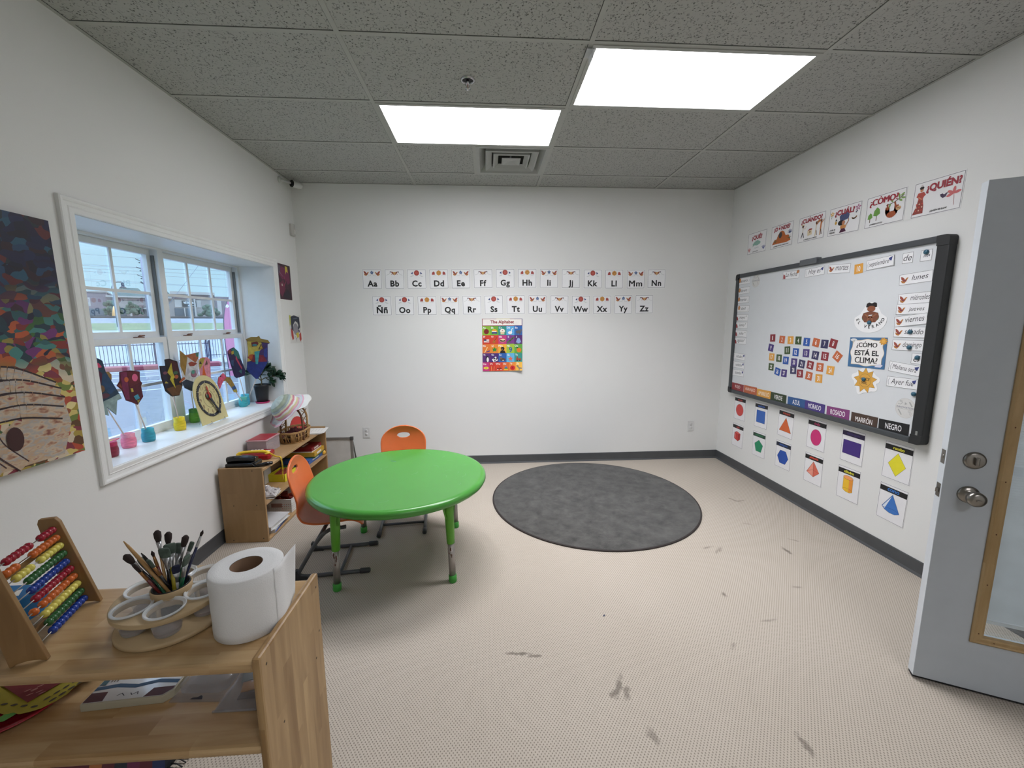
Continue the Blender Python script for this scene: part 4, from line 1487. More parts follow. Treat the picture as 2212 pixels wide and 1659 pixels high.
qcard(('¿QUÉ?', 0, .050, .060, .150), [('¿QUÉ ES ESTO?', (-.010, -.080), .13)], .0992, 2.2854, -.7, d_que, 'white card reading ¿QUÉ? with a pale green fish, first above the whiteboard')
qcard(('¿DÓNDE?', .0, .066, .052, .200), [('¿DÓNDE ESTÁ EL CAMALEÓN?', (0, -.080), .22)], .4351, 2.2794, .2, d_donde, 'white card reading ¿DÓNDE? with an orange rock mound and plants')
qcard(('¿CUÁNDO?', 0, .064, .052, .215), [('¿CUÁNDO ES LA FIESTA?', (0, -.082), .18)], .7679, 2.2731, -.5, d_cuando, 'white card reading ¿CUÁNDO? with dancing figures and a calendar page')
qcard(('¿CUÁL?', 0, .056, .056, .165), [('¿CUÁL ES', (-.090, -.058), .06), ('MEJOR?', (-.092, -.078), .055)], 1.0743, 2.2622, -1.8, d_cual, 'white card reading ¿CUÁL? with a figure carrying a blue bundle on the head')
qcard(('¿CÓMO?', -.012, .060, .060, .190), [('¿CÓMO ESTÁS?', (-.050, -.080), .13)], 1.3833, 2.2544, -.6, d_como, 'white card reading ¿CÓMO? with a brown sloth hanging by two green trees')
qcard(('¿QUIÉN?', .030, .056, .062, .185), [('¿QUIÉN ES ELLA?', (.020, -.078), .145)], 1.6977, 2.2453, -1.4, d_quien, 'white card reading ¿QUIÉN? with a figure in a long red dress, nearest the door')

# ================================================================== shape cards under the whiteboard


def shape_card(name, hc, tc_, x, z, a, draw, label, seg=0):
    c = Card(.184, .243, 'E8E8E9', .0010)
    c.frame(-.089, .089, -.1185, .1185, .0016, '2E2E30')
    c.rect(-.089, .089, .070, .104, hc)
    c.text(name, 0, .087, .020 if not any(ch in name for ch in 'gp') else .024, tc_, bold=.03, maxw=.15)
    draw(c)
    o = c.build('shape_card', weld=False)
    tag(o, label, 'shape card', 'shape cards under the whiteboard')
    hang(o, 'R', x, z, .0006, a)


K_ = '151517'


def s_cubo(c):
    c.poly([(-.052, -.042), (-.052, .022), (-.015, .040), (.045, .026), (.045, -.032), (.010, -.058)], 'C93A34', K_)
    c.poly([(.014, -.054), (.042, -.030), (.042, .024), (.014, .012)], 'A82A28')
    c.poly([(-.048, .022), (-.014, .036), (.040, .025), (.012, .014)], 'E0605A')
    c.line([(-.05, .022), (.012, .014), (.044, .026)], .002, K_); c.line([(.012, .014), (.012, -.056)], .002, K_)
    c.line([(-.034, .010), (-.034, -.038)], .004, 'F2C0BC')


def s_pir(c):
    c.poly([(0, .062), (.062, -.016), (.008, -.062), (-.062, -.036)], 'DB6A54', K_)
    c.poly([(-.002, .056), (.004, -.058), (-.056, -.036)], 'EE9A86')
    c.line([(0, .060), (.006, -.060)], .002, K_); c.line([(-.06, -.036), (-.005, -.006), (.060, -.016)], .0016, '8A3A30')


def s_cil(c):
    c.poly([(-.040, .046), (-.040, -.048), (-.018, -.060), (.016, -.062), (.038, -.052), (.038, .044), (0, .056)], 'EDBE30', K_)
    c.poly([(.008, .040), (.008, -.060), (.037, -.050), (.037, .042)], 'E8963A')
    c.ell(-.001, .046, .039, .014, 'F0A060', K_)
    c.arc(-.001, -.044, .037, 0, PI, .0014, '8A6A20', ry=.010)


def s_cono(c):
    c.poly([(0, .062), (.056, -.046), (.030, -.060), (-.006, -.062), (-.040, -.052), (-.060, -.034)], '3A74C0', K_)
    c.poly([(-.004, .050), (-.040, -.044), (-.056, -.034)], 'DCE6F0')
    c.arc(0, -.044, .052, .0, PI, .0014, '1E3E78', ry=.012)


reg = lambda n_, r_, a0=PI / 2, sy=1: [(r_ * math.cos(a0 + 2 * PI * k / n_), -.020 + sy * r_ * math.sin(a0 + 2 * PI * k / n_)) for k in range(n_)]
RD, BL, GN, OR_ = 'D04A48', '3563B8', '2A8F66', 'D8643A'
shape_card('círculo', K_, RD, .0371, .6502, .9, lambda c: c.ell(0, -.018, .060, .060, 'CF4A46', K_, n=40), 'shape card círculo with a red circle, upper row nearest the corner')
shape_card('cuadrado', K_, '3A68C0', .3669, .651, 1.2, lambda c: c.poly([(-.062, -.072), (.058, -.072), (.058, .044), (-.062, .044)], '3765B5', K_), 'shape card cuadrado with a blue square')
shape_card('triángulo', K_, 'D0503A', .694, .6499, -1, lambda c: c.poly([(-.070, -.070), (.070, -.070), (0, .052)], 'D4652F', K_), 'shape card triángulo with an orange triangle')
shape_card('óvalo', K_, 'C03A6A', 1.0312, .6432, -.1, lambda c: c.ell(0, -.022, .052, .064, 'CB2F74', K_, n=40), 'shape card óvalo with a magenta oval')
shape_card('rectángulo', '241A3C', '3A2A6A', 1.3556, .6441, -.1, lambda c: c.poly([(-.074, -.062), (.068, -.062), (.068, .038), (-.074, .038)], '41297A', K_), 'shape card rectángulo with a purple rectangle')
shape_card('rombo', K_, 'E8E23A', 1.6819, .6407, -.1, lambda c: c.poly([(0, .058), (.056, -.020), (0, -.092), (-.056, -.020)], 'E6DC2E', K_), 'shape card rombo with a yellow rhombus, upper row nearest the door')
shape_card('cubo', K_, RD, .0341, .363, -.4, s_cubo, 'shape card cubo with a red cube, lower row nearest the corner')
shape_card('pentágono', '1A3A2A', '2E7A50', .3703, .3663, 1.5, lambda c: c.poly(reg(5, .062), '1F8A60', K_), 'shape card pentágono with a green pentagon')
shape_card('hexágono', '141C30', '3560B0', .6951, .3668, 1, lambda c: c.poly(reg(6, .066, 0), '2450A8', K_), 'shape card hexágono with a blue hexagon')
shape_card('pirámide', K_, 'E0503A', 1.0359, .3614, .7, s_pir, 'shape card pirámide with a pink-orange pyramid')
shape_card('cilindro', K_, 'E8E23A', 1.3572, .3656, 1.1, s_cil, 'shape card cilindro with a yellow cylinder')
shape_card('cono', K_, '3A78C8', 1.6819, .3605, -1, s_cono, 'shape card cono with a blue cone, lower row nearest the door')

# ================================================================== interactive whiteboard
root = thing('whiteboard', 'large wall-mounted interactive whiteboard with a dark grey frame', 'whiteboard', (XR, -.865, 1.4))
M_BRD = mat('whiteboard_surface', 'D8DCDE', rough=.28, var=.01)
M_FRM = mat('dark_grey_frame', '43474A', rough=.5, var=.04)
M_CRN = mat('black_corner_cap', '232526', rough=.55, var=.04)
YA, YBb = .115, -1.845      # left and right ends along y
ZA, ZB = .800, 2.008
off = Vector((XR, -.865, 1.4))
BX = XR - .035              # face of the writing surface


def lb(mb, x0, x1, y0, y1, z0, z1, m, bev=0):
    mb.box(x0 - off.x, x1 - off.x, y0 - off.y, y1 - off.y, z0 - off.z, z1 - off.z, m, bev=bev)
mb = MB(); lb(mb, XR - .002, BX, YBb + .05, YA - .03, ZA + .02, ZB - .02, M_BRD)
surf = mb.build('writing_surface', root)
# the two printed shortcut roundels on the surface
for (s_, z, r_) in ((.183, 1.917, .060), (1.716, 1.001, .062)):
    c = Card(.001, .001, 'D8DCDE', .0001)
    c.ell(0, 0, r_, r_, 'C9C8C4', n=40); c.ell(0, 0, r_ - .002, r_ - .002, 'D6D6D3', n=40)
    c.text('INNOVATORS', 0, .004, .011, '6A6E80', w=.108, bold=.01)
    c.line([(-.055, -.006), (.055, -.006)], .0012, '9A9A98')
    c.poly([(-.006, .020), (.010, .028), (-.006, .036)], 'A9ABA8')
    c.line([(.022, .040), (.038, .018)], .008, 'A9ABA8'); c.line([(-.046, .022), (-.030, .020), (-.020, .034)], .004, 'B0B2B0'); c.ell(-.030, .040, .010, .005, 'BCBEBC', n=10)
    c.line([(-.040, -.014), (-.020, -.042)], .007, 'A9ABA8'); c.arc(.020, -.030, .012, -.5, 1.6, .002, 'A9ABA8'); c.arc(.020, -.030, .020, -.5, 1.6, .002, 'C0B8B4')
    o = c.build('printed_roundel', root, weld=False)
    o.matrix_local = Matrix.Translation((BX - off.x, -s_ - off.y, z - off.z)) @ WALLROT['R']
fw, fr = .036, .066
mb = MB(); lb(mb, XR - .001, XR - .050, YBb + .05, YA - .05, ZB - fw, ZB, M_FRM, .006); mb.build('frame_top', root)
mb = MB(); lb(mb, XR - .001, XR - .050, YBb + .05, YA - .05, ZA, ZA + fw, M_FRM, .006); mb.build('frame_bottom', root)
mb = MB(); lb(mb, XR - .001, XR - .050, YA - .040, YA, ZA + .05, ZB - .05, M_FRM, .006); mb.build('frame_side', root)
mb = MB(); lb(mb, XR - .001, XR - .050, YBb, YBb + fr, ZA + .05, ZB - .05, M_CRN, .006); mb.build('frame_side', root)
for (ya, yb, sgn) in ((YA - .060, YA, 1), (YBb, YBb + .070, -1)):
    for (za, zb, sz) in ((ZA, ZA + .058, -1), (ZB - .058, ZB, 1)):
        # L-shaped cap with a rounded outer corner
        w = abs(yb - ya)
        t = .041 if sgn > 0 else .067
        r_ = .022
        pts = [(0, 0), (w - r_, 0)] + [(w - r_ + r_ * math.sin(a), r_ - r_ * math.cos(a)) for a in [PI / 2 * k / 5 for k in range(1, 6)]] + [(w, .058), (w - t, .058), (w - t, .037), (0, .037)]
        mb = MB()
        T = Matrix(((0, 0, -1, XR - .001 - off.x), (sgn, 0, 0, (YA - w if sgn > 0 else YBb + w) - off.y), (0, -sz, 0, (zb if sz > 0 else za) - off.z), (0, 0, 0, 1)))
        mb.prism(pts, 0, .052, M_CRN, T=T)
        mb.build('corner_cap', root, bevel=.003)
mb = MB(); lb(mb, XR - .02, XR - .062, -.755, -.930, ZB - .030, ZB + .014, mat('grey_pen_bracket', '5E6265', rough=.45), .005); mb.build('top_bracket', root)
mb = MB(); lb(mb, XR - .050, XR - .0515, -1.820, -1.808, .838, .882, mat('silver_label', '8A8C88', rough=.3)); mb.build('silver_sticker', root)


def board_card(c, name, label, s_, z, a, group, lift=0.0004, cat='magnetic card'):
    o = c.build(name, weld=False)
    tag(o, label, cat, group)
    hang(o, 'R', s_, z, .035 + lift, a)
    return o


def deco_month(c, k):
    if k < 4:
        c.ell(-.066, .008, .016, .020, 'C08450', '9A6236', n=16); c.ell(-.066, .008, .008, .010, 'D09A66', n=12); c.line([(.070, -.018), (.078, -.010), (.080, .006)], .003, 'B0B4B4')
    elif k < 8:
        c.poly([(-.088, -.028), (-.060, -.028), (-.062, -.010), (-.074, .006), (-.088, .010)], '9A3A40'); c.line([(-.083, -.026), (-.070, -.004)], .0015, 'D8A8A0')
        for q in range(4):
            c.line([(.066, .014), (.066 + .007 * math.cos(q * 1.57 + .4), .014 + .007 * math.sin(q * 1.57 + .4))], .0025, '4E6A4A')
    else:
        c.poly([(.060, .018), (.086, .026), (.080, .0), (.068, .004)], '34407E'); c.line([(-.082, -.020), (-.086, .004), (-.078, .022)], .003, 'A8ACB0')


MONTHS = [('enero', .0023, 1.9351, 0), ('febrero', .0065, 1.8408, 1.4), ('marzo', .0074, 1.7504, .7), ('abril', .020, 1.6633, -1.1), ('mayo', .0125, 1.5757, -1), ('junio', .0132, 1.5004, -.8),
          ('julio', .0147, 1.417, -2.3), ('agosto', .0133, 1.342, -.5), ('octubre', .016, 1.185, -1.5), ('noviembre', .0135, 1.0986, -1.1), ('diciembre', .0154, 1.0168, .8)]


def strip_card(w=.194, h=.066):
    c = Card(w, h, 'ECEDEE', .0009)
    c.frame(-w / 2 + .001, w / 2 - .001, -h / 2 + .001, h / 2 - .001, .0016, '3A3C3E')
    return c


def hand(c, t, cx, cy, xh, maxw, col='2A2C2E', rot=0):
    """handwritten lower-case lettering: xh = height of the letter bodies"""
    asc = any(ch in 'bdfhklti' or ch.isupper() or ch in 'éáñó' for ch in t)
    dsc = any(ch in 'gjpqy' for ch in t)
    h = xh * (1 + (.42 if asc else 0) + (.40 if dsc else 0))
    c.text(t, cx, cy + xh * ((.21 if asc else 0) - (.20 if dsc else 0)), h, col, bold=-.004, shear=.25, maxw=maxw, rot=rot)


for k, (t, s_, z, a) in enumerate(MONTHS):
    c = strip_card()
    deco_month(c, k)
    hand(c, t, .004, -.002, .020, .105)
    board_card(c, 'month_card', 'white magnetic strip lettered %s at the left edge of the whiteboard' % t, s_, z, a, 'month strips on the whiteboard', .0004 + .0002 * (k % 2))
c = strip_card(); deco_month(c, 4); c.ell(.078, .022, .014, .014, 'B87A4E', n=14); hand(c, 'La fecha', .006, 0, .024, .13); board_card(c, 'word_card', 'white magnetic strip lettered La fecha, at the top of the whiteboard', .6375, 1.921, -2.4, 'date strips along the top of the whiteboard')
c = strip_card(); deco_month(c, 9); hand(c, 'Hoy es', .0, 0, .026, .12); board_card(c, 'word_card', 'white magnetic strip lettered Hoy es', .8904, 1.9163, 1.5, 'date strips along the top of the whiteboard')
c = strip_card(); bird(c, -.066, 0, .042); hand(c, 'martes', .026, 0, .022, .11); board_card(c, 'word_card', 'white magnetic strip with a bird, lettered martes', 1.1153, 1.9111, -4.2, 'date strips along the top of the whiteboard')
c = strip_card(); deco_month(c, 9); hand(c, 'septiembre', -.006, -.002, .021, .14); o = board_card(c, 'word_card', 'white magnetic strip lettered septiembre, its right end lifting off', 1.4332, 1.9072, 3.1, 'date strips along the top of the whiteboard', .003)
o.matrix_world = o.matrix_world @ Matrix.Rotation(R(-1.2), 4, 'Y')
c = Card(.066, .065, 'ECEDEE', .0009); c.frame(-.032, .032, -.0315, .0315, .0016, '3A3C3E'); hand(c, 'de', 0, -.004, .026, .05); board_card(c, 'word_card', 'small square magnetic card lettered de', 1.6098, 1.9122, 0, 'date strips along the top of the whiteboard')
c = Card(.066, .065, 'ECEDEE', .0009); c.frame(-.032, .032, -.0315, .0315, .0016, '3A3C3E'); c.text('2024', .002, -.002, .014, '2A3048', shear=.2, maxw=.046); board_card(c, 'word_card', 'small square magnetic card lettered 2024 under a teal magnet', 1.7166, 1.9103, .6, 'date strips along the top of the whiteboard')
DAYS = [('lunes', 1.672, 1.7866, 2.8), ('miércoles', 1.6802, 1.6674, 1.5), ('jueves', 1.678, 1.6046, .9), ('viernes', 1.6776, 1.537, 6.5), ('sábado', 1.6803, 1.465, 0), ('domingo', 1.6797, 1.3852, 1.2)]
for k, (t, s_, z, a) in enumerate(DAYS):
    c = strip_card()
    bird(c, -.066, -.002, .042)
    hand(c, t, .026 if t != 'miércoles' else .034, 0, .022, .11)
    board_card(c, 'day_card', 'white magnetic strip with a bird, lettered %s, right side of the whiteboard' % t, s_, z, a, 'day strips on the whiteboard', (.0004, .0004, .0016, .0030, .0018, .0004)[k])
c = Card(.066, .065, 'ECEDEE', .0009); c.frame(-.032, .032, -.0315, .0315, .0016, '3A3C3E'); hand(c, 'el', 0, -.006, .026, .05); board_card(c, 'word_card', 'small square magnetic card lettered el under a teal magnet', 1.7444, 1.3094, -.5, 'word strips low on the right of the whiteboard')
c = strip_card(); deco_month(c, 9); hand(c, 'Mañana será', .002, -.002, .020, .15); board_card(c, 'word_card', 'white magnetic strip lettered Mañana será, tilted', 1.6768, 1.2424, -4.7, 'word strips low on the right of the whiteboard')
c = strip_card(); deco_month(c, 9); hand(c, 'Ayer fue', .002, -.002, .025, .14); board_card(c, 'word_card', 'white magnetic strip lettered Ayer fue', 1.6743, 1.1536, 1, 'word strips low on the right of the whiteboard')

NUMS = [(1, .4833, 1.3883, 3.2), (2, .6034, 1.3789, -2.6), (3, .7033, 1.3778, 3.6), (4, .7913, 1.3785, .8), (5, .881, 1.3706, -2), (6, .9767, 1.3703, -8.9), (7, 1.059, 1.3627, -1.5), (8, 1.1381, 1.3697, -12.1),
        (9, .4714, 1.3003, -8.1), (11, .6775, 1.291, 5.2), (12, .7747, 1.2806, .4), (13, .8865, 1.2808, .6), (14, .9819, 1.271, -5.3), (15, 1.074, 1.2701, -3.3), (16, 1.1859, 1.2778, -31.5),
        (17, .4929, 1.2184, 1.2), (18, .586, 1.2158, 1.3), (19, .6701, 1.2032, 0), (20, .7664, 1.1959, .6), (21, .8519, 1.1906, -6.6), (22, .9411, 1.1905, -5.9), (23, 1.0377, 1.1834, -.3), (24, 1.1371, 1.1703, -1.6),
        (25, .4959, 1.129, .1), (26, .5811, 1.0966, -10.7), (27, .6628, 1.0921, .4), (28, .7675, 1.1308, 4.4), (29, .8427, 1.1105, 2.9), (30, .9387, 1.1034, -6.1), (31, 1.0386, 1.0958, 3.1), (10, 1.279, 1.8903, 3.5)]
NC = {'red': '8A2A34', 'orange': 'C2653A', 'yellow': 'E0A245', 'green': '3A5228', 'blue': '2756A6', 'navy': '35345C', 'purple': '47367A'}
NCOL = dict(zip([1, 2, 3, 4, 5, 6, 7, 8, 9, 10, 11, 12, 13, 14, 15, 16, 17, 18, 19, 20, 21, 22, 23, 24, 25, 26, 27, 28, 29, 30, 31],
                ['red', 'orange', 'yellow', 'green', 'blue', 'orange', 'navy', 'red', 'purple', 'yellow', 'green', 'blue', 'purple', 'navy', 'red', 'orange', 'yellow', 'green', 'blue', 'purple', 'navy', 'red', 'orange', 'yellow', 'green', 'blue', 'purple', 'navy', 'red', 'orange', 'yellow']))
for (v, s_, z, a) in NUMS:
    c = Card(.066, .065, NC[NCOL[v]], .0011)
    c.text(str(v), 0, 0, .038, 'F3F1EE', w=(.010 if v == 1 else .015) if v < 10 else .027, bold=.02)
    board_card(c, 'number_card', '%s magnetic square with the number %d %s' % (NCOL[v], v, 'among the date strips at the top' if v == 10 else 'in the loose grid of numbers'), s_, z, a, 'number squares on the whiteboard', .0004 if v != 28 else .0018)

COLS = [('ROJO', 'red', '8E3438', .0275, .8719, -.3, 'F2DEDC'), ('ANARANJADO', 'orange', 'B9603C', .2312, .8748, .6, 'F0DCD0'), ('AMARILLO', 'yellow', 'D89C42', .4283, .8698, 1.6, 'F4E8D4'), ('VERDE', 'dark green', '2E3E24', .6219, .8698, -.3, 'F2F2F0'),
        ('AZUL', 'blue', '2B568E', .8348, .8674, 1.7, 'F2F2F4'), ('MORADO', 'purple', '47367E', 1.0283, .8688, -.4, 'F2F2F4'), ('ROSADO', 'pink-purple', '84407A', 1.2416, .8677, 1.9, 'F2F0F2'), ('MARRÓN', 'brown', '4A382E', 1.4547, .8658, .6, 'F2F0EE'), ('NEGRO', 'black', '151517', 1.6591, .8675, 2.0, 'F4F4F4')]
for k, (t, cn, hx, s_, z, a, tc_) in enumerate(COLS):
    c = Card(.196, .074, hx, .0011)
    c.text(t, 0, .0, .038 if t != 'MARRÓN' else .044, tc_, bold=.008, w=min(.15, .021 * len(t)))
    board_card(c, 'colour_card', '%s magnetic strip lettered %s along the bottom of the whiteboard' % (cn, t), s_, z, a, 'colour-name strips along the bottom of the whiteboard', .0004 + .0014 * (k % 2))

# weather cards
c = Card(.272, .205, '3F6E9A', .0011)
sc_ = []
for k in range(72):
    a = 2 * PI * k / 72
    rx, ry = .122, .090
    m_ = max(abs(math.cos(a)), abs(math.sin(a)))
    r_ = 1 / m_ * (1 - .10 * abs(math.sin(2 * a)) ** 3) * (1 + .03 * math.cos(8 * a))
    sc_.append((rx * r_ * math.cos(a) * .97, ry * r_ * math.sin(a) * .97))
c.poly([(x * 1.025, y * 1.03) for x, y in sc_], 'C9B58A'); c.poly(sc_, 'EDEBE8')
c.text('¿CÓMO', -.004, .052, .046, '121214', w=.150, bold=.03); c.text('ESTÁ EL', 0, .002, .044, '121214', w=.180, bold=.03); c.text('CLIMA?', .0, -.052, .040, '121214', w=.165, bold=.03)
P = [(.112 + (.030 if k % 2 == 0 else .020) * math.cos(PI * k / 9), .078 + (.026 if k % 2 == 0 else .018) * math.sin(PI * k / 9)) for k in range(18)]
c.poly(P, 'D39A3E', '8A6A30', .0006); c.ell(.112, .078, .012, .012, 'E3AC4E', n=14)
c.ell(-.105, .085, .026, .010, 'D8DADA', n=14); c.line([(-.12, .07), (-.10, .08), (-.105, .062)], .003, '8A8A6A'); c.poly([(.066, -.092), (.08, -.078), (.11, -.072), (.124, -.078), (.11, -.092)], 'D8DAEA', '4A4A7A', .0006)
board_card(c, 'weather_card', 'blue-bordered card asking ¿CÓMO ESTÁ EL CLIMA?', 1.4154, 1.3216, 1.3, None, .0016, 'magnetic card')

c = Card(poly=[( .075 * math.cos(a) * (1 + .28 * max(0, math.cos(4.5 * (a - .2)))) * 1.12, .075 * math.sin(a) * (1 + .28 * max(0, math.cos(4.5 * (a - .2)))) * 1.12) for a in [2 * PI * k / 60 for k in range(60)]], base='EDEEEE', t=.0011)
N9 = 9
P = []
for k in range(N9):
    a0 = 2 * PI * k / N9 + .26
    P.append((.086 * math.cos(a0), .086 * math.sin(a0)))
    for q in (.3, .5, .7):
        a = a0 + 2 * PI / N9 * q
        rr = .086 - (.086 - .056) * (1 - (abs(q - .5) / .5) ** 1.6)
        P.append((rr * math.cos(a), rr * math.sin(a)))
c.poly(P, 'D9A444', '1E1A18', .0012); c.ell(0, 0, .044, .044, 'D9A444', '1E1A18', n=32)
c.text('HACE', 0, .011, .018, '1E1A18', w=.068, bold=.01); c.text('SOL', -.002, -.016, .018, '1E1A18', w=.044, bold=.01)
board_card(c, 'weather_card', 'orange sun cut-out lettered HACE SOL under the weather question card', 1.427, 1.134, -3, None, .0004, 'magnetic card')

# seasonal cut-out: a plain sunbather figure seen from above, with the words round it
out = []
for k in range(64):
    a = 2 * PI * k / 64
    x = .118 * math.cos(a)
    y = .085 * math.sin(a) - .02
    if y > 0:
        x, y = .058 * math.cos(a) * (1 + .5 * (1 - math.sin(a))), .108 * math.sin(a) - .01
    out.append((x, y))
c = Card(poly=out, base='EDEEEE', t=.0011)
c.poly([(-.040, .066), (-.036, .090), (-.020, .096), (0, .090), (.020, .096), (.036, .090), (.040, .066), (.02, .062), (-.02, .062)], '1C1414')
c.ell(0, .054, .030, .020, '8A5238', n=20); c.poly([(-.010, .040), (.010, .040), (.016, .028), (-.016, .028)], '7A4630')
c.ell(0, -.006, .062, .030, '6E8A62', n=28)
c.poly([(-.062, .000), (-.052, .026), (-.02, .034), (.02, .034), (.052, .026), (.062, .000), (.040, -.034), (-.040, -.034)], '7C4A34', '3A2018', .0008)
c.line([(-.040, .018), (-.010, -.002), (-.020, -.030)], .009, '96603F'); c.line([(.040, .018), (.010, -.002), (.020, -.030)], .009, '96603F')
c.poly([(-.012, .014), (.014, .016), (.010, .008), (-.014, .006)], 'D8DCDE')
word = 'EL VERANO'
for i, ch in enumerate(word):
    if ch == ' ':
        continue
    a = R(-158 + i * 17.0)
    c.text(ch, .098 * math.cos(a), .092 * math.sin(a) * .82 + .010, .021, '161618', rot=a + PI / 2, bold=.02)
board_card(c, 'season_card', 'white die-cut card lettered EL VERANO round a sunbathing figure', 1.4100, 1.560, 0, None, .0004, 'magnetic card')

M_MAG = mat('teal_magnet', '2F6076', rough=.3, var=.08)
for (s_, z, nm) in ((1.7185, 1.929, 'on the 2024 card'), (1.411, 1.524, 'on the EL VERANO cut-out'), (1.688, 1.467, 'on the sábado strip'), (1.695, 1.373, 'on the domingo strip'), (1.750, 1.316, 'on the el card'),
                    (1.421, 1.141, 'on the HACE SOL sun'), (1.7585, 1.097, 'below the Ayer fue strip')):
    mb = MB().lathe([(.0005, .012), (.008, .0115), (.0125, .009), (.0135, .004), (.0125, .0)], M_MAG, n=24)
    mb.lathe([(.0005, .0125), (.006, .0125), (.0065, .0115)], M_MAG, n=20)
    o = mb.build('round_magnet')
    tag(o, 'teal round magnet %s' % nm, 'magnet', 'round magnets on the whiteboard')
    hang(o, 'R', s_, z, .0368)

# ================================================================== paintings on the left wall
m, n_, l_, b_ = nodemat('impasto_canvas')
b_.inputs['Roughness'].default_value = .5
tc = n_.new('ShaderNodeTexCoord')
mp = n_.new('ShaderNodeMapping'); mp.inputs['Scale'].default_value = (1, 1.6, 1.5); mp.inputs['Rotation'].default_value = (0, 0, .5)
nz = n_.new('ShaderNodeTexNoise'); nz.inputs['Scale'].default_value = 9; nz.inputs['Detail'].default_value = 2
l_.new(tc.outputs['Object'], nz.inputs['Vector'])
ad = n_.new('ShaderNodeVectorMath'); ad.operation = 'MULTIPLY_ADD'; ad.inputs[1].default_value = (.09, .09, .09)
l_.new(nz.outputs['Color'], ad.inputs[0]); l_.new(tc.outputs['Object'], ad.inputs[2]); l_.new(ad.outputs[0], mp.inputs['Vector'])
vo = n_.new('ShaderNodeTexVoronoi'); vo.inputs['Scale'].default_value = 24
l_.new(mp.outputs[0], vo.inputs['Vector'])
hs = n_.new('ShaderNodeSeparateColor'); l_.new(vo.outputs['Color'], hs.inputs[0])


def pal(stops):
    r_ = n_.new('ShaderNodeValToRGB'); r_.color_ramp.interpolation = 'CONSTANT'
    el = r_.color_ramp.elements
    el[0].position, el[0].color = 0, lin(stops[0]) + (1,)
    el[1].position, el[1].color = 1 / len(stops), lin(stops[1]) + (1,)
    for i, h in enumerate(stops[2:]):
        e = el.new((i + 2) / len(stops)); e.color = lin(h) + (1,)
    l_.new(hs.outputs[0], r_.inputs[0])
    return r_.outputs[0]
up = pal(['10132A', '151B40', '141020', '1C3A58', '12163A', '2A1620', '1A262E', '562020', '161030', '121638', '1E4A60', '10132A', '181838', '101530'])
mid = pal(['2C5A5E', '6A3A24', '1C3440', '3F7A76', 'B0532C', '1A1E34', '35602E', '8A7A3A', '6A2C6A', '7A2A24'])
lo = pal(['A08A3A', 'C9B46A', '8A4A24', 'C8B8A0', '6A7A34', 'A8442C', '5A3A1E', 'D8C88A', '7A2A3A', '3F5A34'])
sp = n_.new('ShaderNodeSeparateXYZ'); l_.new(ad.outputs[0], sp.inputs[0])
f1 = n_.new('ShaderNodeMapRange'); f1.inputs[1].default_value = .30; f1.inputs[2].default_value = .10; l_.new(sp.outputs[1], f1.inputs[0])
f2 = n_.new('ShaderNodeMapRange'); f2.inputs[1].default_value = -.02; f2.inputs[2].default_value = -.10; l_.new(sp.outputs[1], f2.inputs[0])
cc = mixc(n_, l_, f1.outputs[0], up, mid); cc = mixc(n_, l_, f2.outputs[0], cc, lo)
l_.new(cc, b_.inputs['Base Color'])
M_CANVAS = m
m, n_, l_, b_ = nodemat('painted_skin_strokes')
b_.inputs['Roughness'].default_value = .5
tc = n_.new('ShaderNodeTexCoord'); mp = n_.new('ShaderNodeMapping'); mp.inputs['Scale'].default_value = (1, 2.0, 1)
l_.new(tc.outputs['Object'], mp.inputs['Vector']); n5 = n_.new('ShaderNodeTexNoise'); n5.inputs['Scale'].default_value = 16; n5.inputs['Detail'].default_value = 3; l_.new(mp.outputs[0], n5.inputs['Vector'])
rp = n_.new('ShaderNodeValToRGB'); l_.new(n5.outputs['Fac'], rp.inputs[0])
for i_, h_ in enumerate(['7E4A40', 'A88068', 'C0AC94', 'A4A09E', 'B89A7C', 'BCA890', '98564A']):
    e = rp.color_ramp.elements[i_] if i_ < 2 else rp.color_ramp.elements.new(.3 + i_ * .07)
    if i_ < 2: e.position = .30 + i_ * .07
    e.color = lin(h_) + (1,)
l_.new(rp.outputs[0], b_.inputs['Base Color'])
M_SKINP = m
W, H = .62, 1.006
c = Card(W, H, 't', .034, mat_=M_CANVAS)
# a pair of painted hands across the lower part
base_z = c.t + .0003
def stroke(pts, wd, mm, dz):
    n = len(pts)
    P = curve_pts([(x, y, 0) for x, y in pts], 5)
    for i in range(len(P) - 1):
        d = (P[i + 1] - P[i]).normalized(); nn = Vector((-d.y, d.x, 0))
        w0, w1 = (wd * (1 - .3 * (k / (len(P) - 1)) ** 3) / 2 for k in (i, i + 1))
        a, b2 = P[i], P[i + 1]
        c.add([a + nn * w0 + Vector((0, 0, base_z + dz)), a - nn * w0 + Vector((0, 0, base_z + dz)), b2 - nn * w1 + Vector((0, 0, base_z + dz)), b2 + nn * w1 + Vector((0, 0, base_z + dz))], [(0, 1, 2, 3)], mm)
c.flat([(.02, -.40), (.10, -.28), (.20, -.20), (.25, -.24), (.27, -.36), (.22, -.49), (.05, -.49)], base_z, M_SKINP)
c.flat([(-.06, -.49), (-.02, -.36), (.06, -.30), (.12, -.34), (.20, -.49)], base_z + .0002, M_SKINP)
for k, (pts) in enumerate([[(.22, -.20), (.08, -.125), (-.02, -.115), (-.14, -.13)], [(.24, -.23), (.10, -.175), (.0, -.17), (-.16, -.175)], [(.25, -.27), (.10, -.225), (-.02, -.225), (-.18, -.225)], [(.24, -.31), (.10, -.275), (.0, -.275), (-.14, -.28)]]):
    stroke(pts, .060, ink('2A181C'), .0004 + k * .0004)
    stroke(pts, .046, M_SKINP, .0006 + k * .0004)
